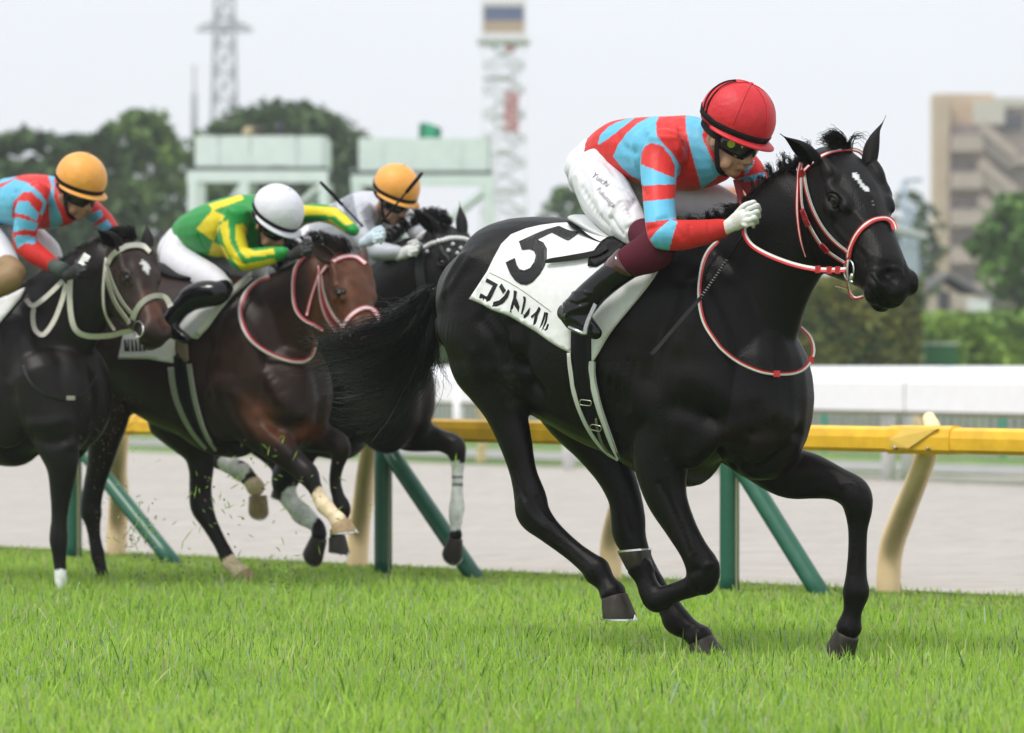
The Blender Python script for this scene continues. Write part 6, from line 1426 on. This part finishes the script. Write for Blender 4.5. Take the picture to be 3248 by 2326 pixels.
r2_ = thing('reins', (root2.location.x + .3, root2.location.y, 0), 'red rein running down the neck of the bay horse', 'reins', 'reins')
def free(fr, name, pts, wd, parent, sk, mats, bands=(0, 1), off=.02, nrm=(.2, -1, .1)):
    D_ = []
    for p in pts:
        h, n = sk.hit(*p[:2]); D_.append(None if h is None else h[1] - off)
    g_ = [d for d in D_ if d is not None]; mn = np.mean(g_) if g_ else fr(*pts[0][:2], .2)[1]
    for i in range(len(D_)):
        if D_[i] is None: D_[i] = next((D_[j] for k in range(1, len(D_)) for j in (i - k, i + k) if 0 <= j < len(D_) and D_[j] is not None), mn)
    D_ = np.array(D_, float)
    for _ in range(3): D_[1:-1] = np.minimum(D_[1:-1], (D_[:-2] + D_[2:]) / 2)
    V, Fc, mi = ribbon3(pd([(p[0], p[1], d) for p, d in zip(pts, D_)]), nrm, wd / (F / D_.mean()), .004, len(bands), 5); return obj(name, V, Fc, mats, parent, midx=[bands[k] for k in mi])
free(f2, 'rein', RL((1935, 420), (1885, 480), (1862, 560), (1860, 680), (1880, 770), (1930, 830), (1990, 860), (2050, 895)), 11, r2_, s2, WP, (0, 0, 1))
n2 = thing('neck_strap', (root2.location.x + .2, root2.location.y, 0), 'pinkish red and white neck strap round the bay horse', 'neck strap', 'neck straps')
free(f2, 'strap', RL((1710, 555), (1640, 580), (1565, 650), (1525, 750), (1535, 850), (1580, 940), (1650, 1005), (1740, 1055), (1840, 1088), (1925, 1092), (1975, 1060), (2000, 1000), (2000, 960)), 14, n2, s2, WP, (0, 1))
b4 = thing('bridle', (root4.location.x + .6, root4.location.y, 0), 'cream bridle with steel bit on the horse at the left edge', 'bridle', 'bridles'); CR = [CREAM_L]
strap('browband', RL((690, 482), (720, 425), (780, 380), (850, 365), (910, 372), (950, 408)), 15, b4, s4, bands=(0,), mats=CR, th=.006)
strap('noseband', RL((850, 830), (872, 770), (920, 710), (985, 682), (1040, 692), (1072, 750)), 16, b4, s4, bands=(0,), mats=CR, th=.006)
strap('cheek_strap', RL((683, 480), (710, 570), (750, 660), (800, 740), (850, 795)), 9, b4, s4, bands=(0,), mats=CR)
strap('cheekpiece', RL((680, 500), (705, 620), (750, 730), (800, 800), (835, 850)), 11, b4, s4, bands=(0,), mats=CR, lift=.010)
strap('throat_lash', RL((684, 440), (668, 560), (662, 700), (675, 810), (720, 885)), 9, b4, s4, bands=(0,), mats=CR, lift=.010)
V, Fc = pathtube([s4.hitn(*RL((880 + 32 * math.cos(a), 890 + 50 * math.sin(a)))[0])[0] + np.array([0, -.02, 0]) for a in np.linspace(0, 6.283, 17)], .004, 6, 2); obj('bit_ring', V, Fc, STEEL, b4)
r4_ = thing('reins', (root4.location.x + .3, root4.location.y, 0), 'broad cream reins hanging in loops at the left edge', 'reins', 'reins')
free(f4, 'rein', RL((445, 570), (442, 700), (455, 830), (490, 905), (570, 935), (700, 930), (770, 912), (840, 900)), 17, r4_, s4, CR, (0,), .03)
free(f4, 'rein_loop', RL((420, 600), (395, 700), (350, 820), (300, 900), (262, 925), (222, 890), (208, 820), (214, 755)), 15, r4_, s4, CR, (0,), .04)
free(f4, 'rein_loop', RL((400, 580), (330, 650), (260, 710), (205, 740), (165, 700)), 15, r4_, s4, CR, (0,), .05)
V, Fc, mi = ribbon3([f4(*RL((555, 415))[0], .22), f4(*RL((515, 480))[0], .24)], (.2, -1, 0), .034, .004, 1, 3); obj('rein_end', V, Fc, WHITE_L, r4_)
V, Fc, mi = ribbon3([f4(*RL((530, 420))[0], .20), f4(*RL((480, 470))[0], .22)], (.2, -1, 0), .02, .004, 1, 3); obj('rein_end', V, Fc, GREYL, r4_)
n4 = thing('neck_strap', (root4.location.x + .2, root4.location.y, 0), 'thin black neck strap on the dark horse at the left edge', 'neck strap', 'neck straps')
free(f4, 'strap', R4((150, 120), (190, 220), (280, 300), (380, 335), (470, 330), (560, 280), (620, 190)), 8, n4, s4, [mat('strap_dark', (.03, .032, .036), rough=.4)], (0,), .012)
V, Fc = box(s4.hitn(*R4((460, 330))[0])[0] + np.array([0, -.02, 0]), (.02, .006, .010)); obj('buckle', V, Fc, mat('buckle_dull', (.35, .34, .28), rough=.4, metal=.8), n4, smooth=False)
b5 = thing('bridle', (root5.location.x + .6, root5.location.y, 0), 'black bridle with a browband of white pearls on the horse behind', 'bridle', 'bridles')
pb = cr(R3((1005, 835), (1060, 805), (1130, 785), (1210, 770), (1290, 775), (1340, 790)), 6)
for i, p in enumerate(pb[::2]):
    h, n = s5.hitn(*p); V, Fc = ball(h + n * .006, .0125, None, 10, 7); obj('pearl', V, Fc, mat('pearl', (.75, .74, .76), rough=.2, coat=.6), b5)
for p in R3((975, 820), (1025, 870), (1180, 870), (1215, 820), (1250, 890), (1275, 850)):
    h, n = s5.hitn(*p); V, Fc = ball(h + n * .008, .010, None, 8, 6); obj('crystal', V, Fc, mat('crystal', (.6, .6, .66), rough=.15, coat=1.0), b5)
strap('cheekpiece', R3((985, 830), (960, 920), (960, 1050), (980, 1180)), 30, b5, s5, bands=(0,), mats=[mat('hood_black', (.02, .021, .024), rough=.7)], lift=.006)
for (fr_, rt_, sk_, lab, k0, bx, by, cpoly, gir) in (
        (f2, root2, s2, 'the bay horse', .727, 1077, 795, None, 1), (f4, root4, s4, 'the horse at the left edge', .74, 375, 811, None, 0), (f5, root5, s5, 'the black horse with the pearl browband', .70, 1402, 827, None, 0)):
    cc = thing('saddle_cloth', (rt_.location.x, rt_.location.y, 0), {'the bay horse': 'white saddle cloth on the bay horse, creased under the boot', 'the horse at the left edge': 'white saddle cloth on the horse at the left edge, cut by the frame'}.get(lab, 'white saddle cloth hidden behind the rider in silver grey'), 'saddle cloth', 'saddle cloths')
    if gir:
        P1 = RL((1128, 860), (1160, 815), (1225, 745), (1300, 725), (1400, 705), (1500, 640), (1590, 555), (1605, 585), (1480, 690), (1400, 790), (1330, 880), (1262, 952), (1235, 950), (1200, 935), (1150, 960))
        P2_ = RL((765, 1075), (800, 915), (900, 860), (1100, 880), (1135, 960), (1118, 1104), (1030, 1092), (955, 1078))
        for pl in (P1, P2_): V, Fc = sheet(sk_, pl, 11, .012, .006, 3); obj('cloth', V, Fc, CLOTH_W, cc)
        for x0 in (806, 828, 850, 874, 898, 922): glyph([RL((x0, 955), (x0 + 9, 955), (x0 + 14 + (x0 % 3) * 6, 1030), (x0 + 2, 1028))], 'lettering', .020, cc, INK, 7, sk_)
        V, Fc = sheet(sk_, RL((1130, 950), (1160, 935), (1205, 950), (1212, 1085), (1190, 1098), (1130, 1030)), 9, .020, .006, 2); obj('girth_guard', V, Fc, mat('leather_tan', (.20, .14, .09), rough=.6), cc)
        V, Fc, mi = drape(sk_, RL((1270, 930), (1330, 860), (1400, 770), (1500, 660), (1600, 572)), 14, .03, .006, 1, 4); obj('strap', V, Fc, CREAM_L, cc)
    elif rt_ is root4:
        V, Fc = sheet(sk_, RL((-160, 960), (-140, 720), (0, 700), (60, 690), (172, 636), (140, 700), (70, 785), (0, 868)), 14, .012, .006, 2); obj('cloth', V, Fc, CLOTH_W, cc)
    else:
        V, Fc = sheet(sk_, [(bx + (p[0] - 2646) * k0, by + (p[1] - 640) * k0) for p in poly], 18, .012, .006, 3); obj('cloth', V, Fc, CLOTH_W, cc)
    sd = thing('racing_saddle', (rt_.location.x + .05, rt_.location.y, 0), 'small black saddle on ' + lab, 'saddle', 'racing saddles')
    mp_ = lambda x, y: (bx + (x - 2646) * k0, by + (y - 640) * k0)
    pn = [(*fr_(*mp_(px, py), l), r1_, r2x) for px, py, l, r1_, r2x in ((1866, 706, .02, .018, .10), (1900, 722, .03, .026, .115), (1985, 757, .03, .024, .12), (2060, 765, .03, .026, .12), (2120, 750, .02, .034, .09))]
    V, Fc = tube(pn, fr_.rt, seg=20, n=4); obj('seat', V, Fc, BLACK_L, sd)
    if gir:
        V, Fc, mi = drape(sk_, [(*p, w_) for p, w_ in zip(R4((1175, 60), (1178, 160), (1200, 300), (1250, 450), (1320, 570), (1400, 660)), (42, 42, 42, 36, 28, 14))], 40, .014, .006, 2, 4); obj('girth', V, Fc, BLACK_L, sd)
        for e, wd in ((R4((1115, 130), (1125, 220), (1150, 330), (1195, 440), (1260, 550), (1340, 640)), (19, 19, 17, 15, 12, 8)), (R4((1228, 110), (1245, 220), (1270, 350), (1310, 480), (1350, 580), (1400, 650)), (13, 12, 12, 11, 9, 7))):
            V, Fc, mi = drape(sk_, [(*p, a) for p, a in zip(e, wd)], 12, .012, .010, 1, 4); obj('girth_pad', V, Fc, mat('pad_white', (.50, .52, .46), rough=.7), sd)

# ============================ the chasing riders ============================
CAPO = mat('cap_orange', (.83, .36, .055), rough=.5, noise=.04, nscale=12, bump=.3, bscale=45, sheen=.2)
CAPW = mat('cap_white', (.72, .72, .78), rough=.5, noise=.03, nscale=12, bump=.3, bscale=45, sheen=.2)
def rider(fr, horse_fr, name_label, root_px, headspec, tors, arms, extra_j, pelv, thighs, knees, boots, capm, polys, base, knee_m, boot_m, gloves, seed=0, strokes=()):
    jl = fr(*root_px, 0); j = thing('person', (jl[0], jl[1], 0), name_label, 'jockey', 'jockeys riding in the race')
    (hx, hy, hD), hh, hp, hk = headspec; jh = JH(P(hx, hy, hD), hh, hp, 0, hk)
    neck_p = fr(*extra_j[0]); tk_ = lambda N, f=1.0, r=None: tube([(x, y, z, a * f, b * f) for x, y, z, a, b in N], fr.rt, seg=18, n=4)
    bp = [limb(fr, th(L)) for L in [tors] + arms + [pelv] + thighs] + [tk_(N, .84) for N in knees + boots] + jh.skull(neck_p)
    V, Fq, N = union(bp, .0075, 3, .5); sk = Skin(V, Fq); sk.C = np.tile(np.array([.36, .19, .12]), (len(V), 1)); obj('body', V, Fq, SKINA, j, colors=sk.C)
    jer, skj_ = garment('jersey', [limb(fr, L) for L in [tors] + arms] + [ball(fr(*p[:3]), p[3]) for p in extra_j[1:]], .0075, 5, SILK, j, polys, base, strokes)
    br_, _ = garment('breeches', [limb(fr, L) for L in [pelv] + thighs], .009, 5, BREECH, j)
    for N_ in knees: V, Fq, N = union([tk_(N_)], .010, 4); obj("stocking", V, Fq, knee_m, j)
    V, Fq, N = union([tk_(N) for N in boots], .010, 3); obj('boot', V, Fq, boot_m, j)
    c = jh.cap(j, capm, BANDM); jh.goggles(j, BANDM)
    for g_ in gloves: glove(fr, *g_[:-1], g_[-1], j, .0095)
    return j, jh
def KF(fr, pts): return [(*fr(px, py, l), w_ / 2 / fr.s * 1.06, w_ / 2 / fr.s * r_ * 1.06) for px, py, l, w_, r_ in pts]
def hand(x, y, l, dx=1.0, m=GLOVEB, sz=1.0):
    """a closed hand near (x, y)"""
    s_ = .70 * sz
    P_ = lambda a, b, c: (x + a * s_ * dx, y + b * s_, l + c)
    return ((x - 42 * s_ * dx, y + 20 * s_, l), P_(-8, 4, -.01), [P_(26, -32, 0), P_(30, -16, .01), P_(26, 0, .015), P_(20, 14, .015)], [P_(52, -42, -.02), P_(54, -24, -.01), P_(48, -6, 0), P_(40, 10, 0)],
            [P_(60, -28, -.05), P_(58, -10, -.045), P_(54, 6, -.04), P_(44, 20, -.035)], [P_(-8, -14, -.04), P_(16, -40, -.05), P_(44, -52, -.07)], m)
YELLOW, GREEN = (.72, .60, .012), (.012, .27, .045)
# --- rider in green and yellow
g2f = Frame(48, 720, 17.75)
tB = [(602, 742, 0, 120, 1.0), (650, 735, 0, 158, 1.0), (705, 728, 0, 180, 1.05), (765, 716, 0, 186, 1.05), (815, 706, 0, 164, 1.0), (855, 700, -.01, 120, .9)]
nB = [(752, 690, .17, 96, .95), (735, 730, .195, 90, .95), (742, 775, .21, 80, 1.0), (757, 812, .21, 72, 1.0), (768, 830, .21, 66, 1.0)]
nB2 = [(768, 826, .21, 70, 1.0), (805, 822, .19, 66, 1.0), (850, 813, .16, 58, 1.0), (900, 802, .14, 38, 1.0)]
fB = [(905, 690, -.16, 80, 1.0), (955, 684, -.20, 64, 1.0), (1010, 676, -.22, 58, 1.0), (1062, 688, -.24, 54, 1.0), (1100, 715, -.25, 46, 1.0), (1122, 732, -.25, 36, 1.0)]
pB = [(590, 760, 0, 110, 1.15), (566, 800, 0, 118, 1.15), (560, 830, 0, 100, 1.1)]
thB = [[(568, 790, .07, 104, .95), (565, 828, .09, 112, .95), (610, 862, .12, 108, .95), (665, 888, .15, 96, .95), (708, 915, .18, 68, .95)], [(640, 810, -.08, 100, .9), (740, 840, -.12, 90, .9), (820, 850, -.15, 70, .9)]]
kB = KF(f2, [(712, 915, .27, 60, .95), (690, 930, .30, 74, .95), (640, 935, .32, 82, .95), (598, 950, .34, 74, .95)]); kB2 = KF(g2f, [(815, 850, -.15, 62, .9), (800, 900, -.2, 62, .9), (760, 960, -.24, 52, .9)])
bB = KF(f2, [(612, 945, .335, 74, .95), (575, 975, .35, 62, .95), (548, 1010, .36, 58, .95), (535, 1035, .37, 58, .9), (560, 1058, .37, 44, .9), (595, 1078, .37, 30, .9)])
pol2 = [R7((400, 640), (520, 500), (610, 545), (560, 660), (530, 735)), R7((490, 460), (735, 385), (750, 425), (600, 480), (520, 505)), R7((520, 735), (600, 770), (660, 865), (490, 835))]
grey = GREEN
sl = [R7((570, 620), (600, 585), (640, 575), (640, 640), (650, 740), (720, 860), (760, 900), (980, 855), (990, 900), (740, 960), (640, 830), (600, 740)),
      R7((690, 610), (740, 600), (780, 650), (765, 700), (790, 780), (820, 805), (970, 785), (975, 830), (760, 855), (720, 800), (690, 720)),
      R7((1180, 465), (1430, 485), (1500, 540), (1560, 600), (1500, 620), (1420, 550), (1300, 535), (1180, 540)), R7((1180, 600), (1390, 575), (1500, 660), (1490, 690), (1400, 625), (1180, 640))]
pol2 = [(p, YELLOW) for p in pol2] + [(R7((565, 590), (800, 570), (830, 700), (850, 780), (990, 780), (1060, 780), (1070, 870), (750, 965), (640, 850), (570, 700)), GREEN)] + [(p, YELLOW) for p in sl]
jB, jhB = rider(g2f, f2, 'jockey in white cap and green and yellow silks on the bay horse', (620, 800), ((878, 684, 17.35), 42, 36, 1.02), tB, [nB, nB2, fB], [(858, 692, -.01), (748, 700, .15, .072), (880, 700, -.14, .07)],
      pB, thB, [kB, kB2], [bB], CAPW, pol2, GREEN, BOOT, BOOT, [hand(950, 800, .14)[:-1] + (GLOVEB,), hand(1178, 758, -.25)[:-1] + (mat('glove_pale_blue', (.55, .66, .72), rough=.6),)],
      strokes=[(R7((560, 620), (540, 720)), .014, -.005), (R7((600, 470), (700, 520), (800, 520)), .016, .005), (R7((420, 700), (480, 800), (600, 850)), .014, -.005), (R7((650, 850), (740, 900)), .010, -.004)])
# --- rider in red and blue at the left edge
g4f = Frame(48, 20, 17.5)
tA = [(-50, 668, 0, 108, 1.0), (0, 645, 0, 132, 1.0), (50, 640, 0, 150, 1.05), (105, 640, 0, 165, 1.05), (155, 642, 0, 160, 1.0), (205, 650, -.01, 130, .85)]
nA = [(120, 615, .16, 88, .95), (98, 650, .19, 86, .95), (86, 700, .205, 78, 1.0), (78, 750, .205, 72, 1.0), (78, 782, .20, 68, 1.0)]
nA2 = [(80, 778, .20, 70, 1.0), (112, 806, .18, 66, 1.0), (148, 828, .15, 58, 1.0), (178, 846, .13, 42, 1.0)]
fA = [(245, 640, -.16, 84, .95), (290, 668, -.19, 68, .95), (330, 700, -.20, 58, .95), (362, 742, -.19, 48, 1.0)]
pA = [(-55, 680, 0, 108, 1.15), (-70, 710, 0, 116, 1.15), (-72, 735, 0, 100, 1.1)]
thA = [[(-62, 700, .08, 106, .95), (-50, 750, .10, 112, .95), (-10, 800, .13, 106, .95), (25, 845, .16, 80, .95)], [(20, 710, -.06, 120, .9), (90, 760, -.10, 110, .9), (150, 800, -.12, 88, .9), (178, 830, -.13, 56, .9)]]
kA = KF(f4, [(20, 845, .24, 74, .95), (46, 872, .27, 76, .95), (10, 895, .30, 82, .95), (-40, 925, .32, 66, .95)]); kA2 = KF(g4f, [(170, 820, -.13, 56, .9), (150, 870, -.18, 60, .9), (100, 950, -.2, 50, .9)])
bA = KF(f4, [(-28, 915, .33, 66, .95), (-80, 960, .35, 62, .95), (-110, 1000, .36, 60, .95), (-90, 1025, .36, 44, .9), (-55, 1045, .36, 28, .9)])
blA = [R6((350, 235), (405, 235), (400, 300), (400, 420), (440, 520), (465, 600), (370, 670), (365, 560), (355, 420), (380, 330)), R6((110, 275), (200, 300), (290, 370), (345, 450), (330, 520), (290, 545), (320, 450), (240, 370), (170, 370), (100, 440), (90, 500), (95, 640), (-150, 600), (-150, 420), (0, 340)),
       R6((-200, 300), (0, 270), (130, 255), (60, 290), (-100, 340)), R6((135, 435), (200, 435), (290, 530), (270, 585), (200, 545), (100, 520)), R6((85, 560), (150, 560), (280, 600), (262, 655), (180, 645), (90, 670)), R6((100, 700), (150, 685), (262, 700), (262, 755), (180, 745), (130, 790)),
       R6((600, 560), (740, 500), (760, 545), (700, 600), (620, 600)), R6((700, 625), (790, 570), (840, 640), (790, 690), (740, 680)), R6((660, 640), (720, 650), (730, 720), (690, 700))]
jA, jhA = rider(g4f, f4, 'jockey in orange cap and red and blue silks at the left edge', (-20, 720), ((256, 582, 17.1), 44, 24, 1.0), tA, [nA, nA2, fA], [(215, 640, -.01), (112, 622, .15, .07), (228, 640, -.14, .068)],
      pA, thA, [kA, kA2], [bA], CAPO, [(p, BLUE) for p in blA], RED, mat('stocking_tan', (.26, .16, .07), rough=.6), BOOT, [hand(238, 862, .17)[:-1] + (GLOVEB,), hand(352, 770, -.10)[:-1] + (GLOVEB,)],
      strokes=[(R6((110, 380), (100, 500), (120, 620)), .014, -.005), (R6((280, 300), (330, 420), (300, 560)), .014, .004)])
V, Fc = tube([(*g4f(168, 842, .14), .034, .032), (*g4f(205, 858, .16), .036, .032)], g4f.rt, 16, 2, cap=False); obj('wrist_guard', V, Fc, mat('guard_greengrey', (.05, .075, .065), rough=.7), jA)
# --- rider in silver grey
g5f = Frame(48, 1120, 18.5)
SIL = mat('silks_silver', (.50, .51, .56), rough=.32, noise=.25, nscale=5, bump=.6, bscale=12, metal=.0, spec=.6)
tC = [(1020, 745, 0, 104, 1.0), (1060, 722, 0, 130, 1.0), (1110, 705, 0, 150, 1.05), (1160, 695, 0, 168, 1.05), (1205, 690, -.01, 150, .9)]
nC = [(1150, 680, .15, 92, .95), (1150, 720, .18, 84, .95), (1170, 765, .19, 72, 1.0), (1195, 800, .18, 62, 1.0)]
nC2 = [(1195, 796, .18, 62, 1.0), (1230, 800, .16, 54, 1.0), (1262, 800, .14, 40, 1.0)]
fC = [(1270, 680, -.15, 74, .95), (1300, 700, -.18, 60, .95), (1320, 740, -.18, 52, .95)]
pC = [(1012, 752, 0, 104, 1.15), (990, 780, 0, 112, 1.15), (985, 805, 0, 96, 1.1)]
thC = [[(992, 785, .08, 100, .95), (1000, 820, .10, 104, .95), (1060, 855, .13, 98, .95), (1110, 880, .16, 70, .95)], [(1060, 770, -.06, 110, .9), (1140, 800, -.10, 96, .9), (1215, 825, -.12, 60, .9)]]
kC = KF(f5, [(1110, 885, .22, 66, .95), (1120, 900, .26, 72, .95), (1080, 925, .30, 74, .95)]); kC2 = KF(g5f, [(1205, 825, -.13, 56, .9), (1190, 880, -.18, 56, .9), (1150, 950, -.2, 46, .9)])
bC = KF(f5, [(1090, 920, .30, 70, .95), (1050, 965, .34, 60, .95), (1020, 1000, .35, 56, .95), (1045, 1030, .35, 40, .9)])
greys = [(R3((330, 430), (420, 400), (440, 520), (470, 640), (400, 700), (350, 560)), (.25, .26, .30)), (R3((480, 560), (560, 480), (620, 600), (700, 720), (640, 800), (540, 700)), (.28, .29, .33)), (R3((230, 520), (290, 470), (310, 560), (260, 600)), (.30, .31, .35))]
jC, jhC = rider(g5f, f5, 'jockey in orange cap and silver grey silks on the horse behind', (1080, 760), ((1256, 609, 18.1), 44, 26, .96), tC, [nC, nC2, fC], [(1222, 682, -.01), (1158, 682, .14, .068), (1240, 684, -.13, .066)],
      pC, thC, [kC, kC2], [bC], CAPO, greys, (.52, .53, .58), BOOT, BOOT, [hand(1290, 800, .14)[:-1] + (GLOVE,), hand(1330, 770, -.12)[:-1] + (GLOVE,)],
      strokes=[(R3((300, 450), (360, 560), (380, 680)), .016, -.006), (R3((460, 480), (520, 620)), .016, .006), (R3((600, 620), (680, 760)), .012, -.005)])
def whip(a, b, Da, Db, label, grip=.25):
    A_, B_ = P(*a, Da), P(*b, Db); t = thing('riding_whip', (A_[0], A_[1], 0), label, 'whip', 'whips held by the jockeys')
    M_ = A_ * (1 - grip) + B_ * grip; V, Fc = pathtube([A_, (A_ + M_) / 2, M_], [.010, .008, .006], 8, 2); obj('handle', V, Fc, BLACK_L, t)
    N_ = A_ * .3 + B_ * .7; V, Fc = pathtube([M_, N_], [.006, .005], 8, 2); obj('shaft', V, Fc, BLACK_L, t); V, Fc = pathtube([N_, (N_ + B_) / 2, B_], [.009, .0095, .008], 8, 2); obj('flap', V, Fc, BLACK_L, t)
whip(R3((545, 765))[0], R3((975, 245))[0], 17.55, 17.4, 'black whip crossing in front of the second orange cap')
whip(R3((745, 925))[0], R3((165, 318))[0], 18.15, 18.0, 'thin black whip leaning left across the silver grey silks')

# ------------------------------------------------------------------ turf kicked up by the hooves
g = np.random.default_rng(77); V, Fc, C = [], [], []
def bit(px, py, D, L, wd, ang, col):
    c = P(px, py, D); d = np.array([math.cos(ang), g.normal() * .5, math.sin(ang)]); d /= np.linalg.norm(d); s_ = np.cross(d, [0, 1, 0.3]); s_ /= np.linalg.norm(s_); u = np.cross(d, s_); o = len(V)
    bend = u * L * g.uniform(-.25, .25)
    for k, (t, w_) in enumerate(((-.5, .3), (0, 1), (.5, .2))):
        p = c + d * L * t + (bend if k == 1 else 0); V.extend([p + s_ * wd * w_, p - s_ * wd * w_, p + u * wd * w_ * .5])
    for k in range(2):
        a = o + k * 3; Fc.extend([(a, a + 1, a + 4, a + 3), (a + 1, a + 2, a + 5, a + 4), (a + 2, a, a + 3, a + 5)])
    C.extend([col] * 9)
for (cx, cy, sx, sy, n, Dm) in ((440, 1680, 70, 110, 70, 17.0), (700, 1600, 190, 130, 60, 16.6), (890, 1830, 45, 60, 90, 16.4), (950, 1500, 200, 160, 40, 16.6), (600, 1800, 200, 40, 40, 16.6)):
    for _ in range(n):
        gr = g.random() < .72; col = (.20, .34, .04) if gr else (.12, .075, .04)
        bit(g.normal(cx, sx * .6), g.normal(cy, sy * .6), Dm + g.normal() * .3, g.uniform(.012, .055) if gr else g.uniform(.008, .020), .0026 if gr else .0045, g.uniform(0, 3.14), col)
for _ in range(170): bit(g.normal(350, 60), g.uniform(1250, 1860), 16.6 + g.normal() * .3, g.uniform(.003, .009), .0022, g.uniform(0, 3.14), (.16, .085, .04))
for (x, y, a_, L) in ((430, 1670, 1.2, .09), (450, 1660, 2.0, .07), (462, 1700, 1.5, .10), (475, 1668, .3, .06), (440, 1710, 1.1, .08), (620, 1560, 1.4, .06), (595, 1700, .9, .08), (520, 1780, .4, .07), (890, 1800, 1.3, .06), (880, 1840, .6, .05), (905, 1820, 1.9, .06)): bit(x, y, 16.5, L, .0026, a_, (.24, .38, .05))
bit(1445, 1465, 17.3, .09, .004, 1.5, (.25, .45, .03))
tag(obj('flying_turf', V, Fc, mat('turf_bits', rough=.7, attr='col'), colors=np.array(C)), kind='stuff')
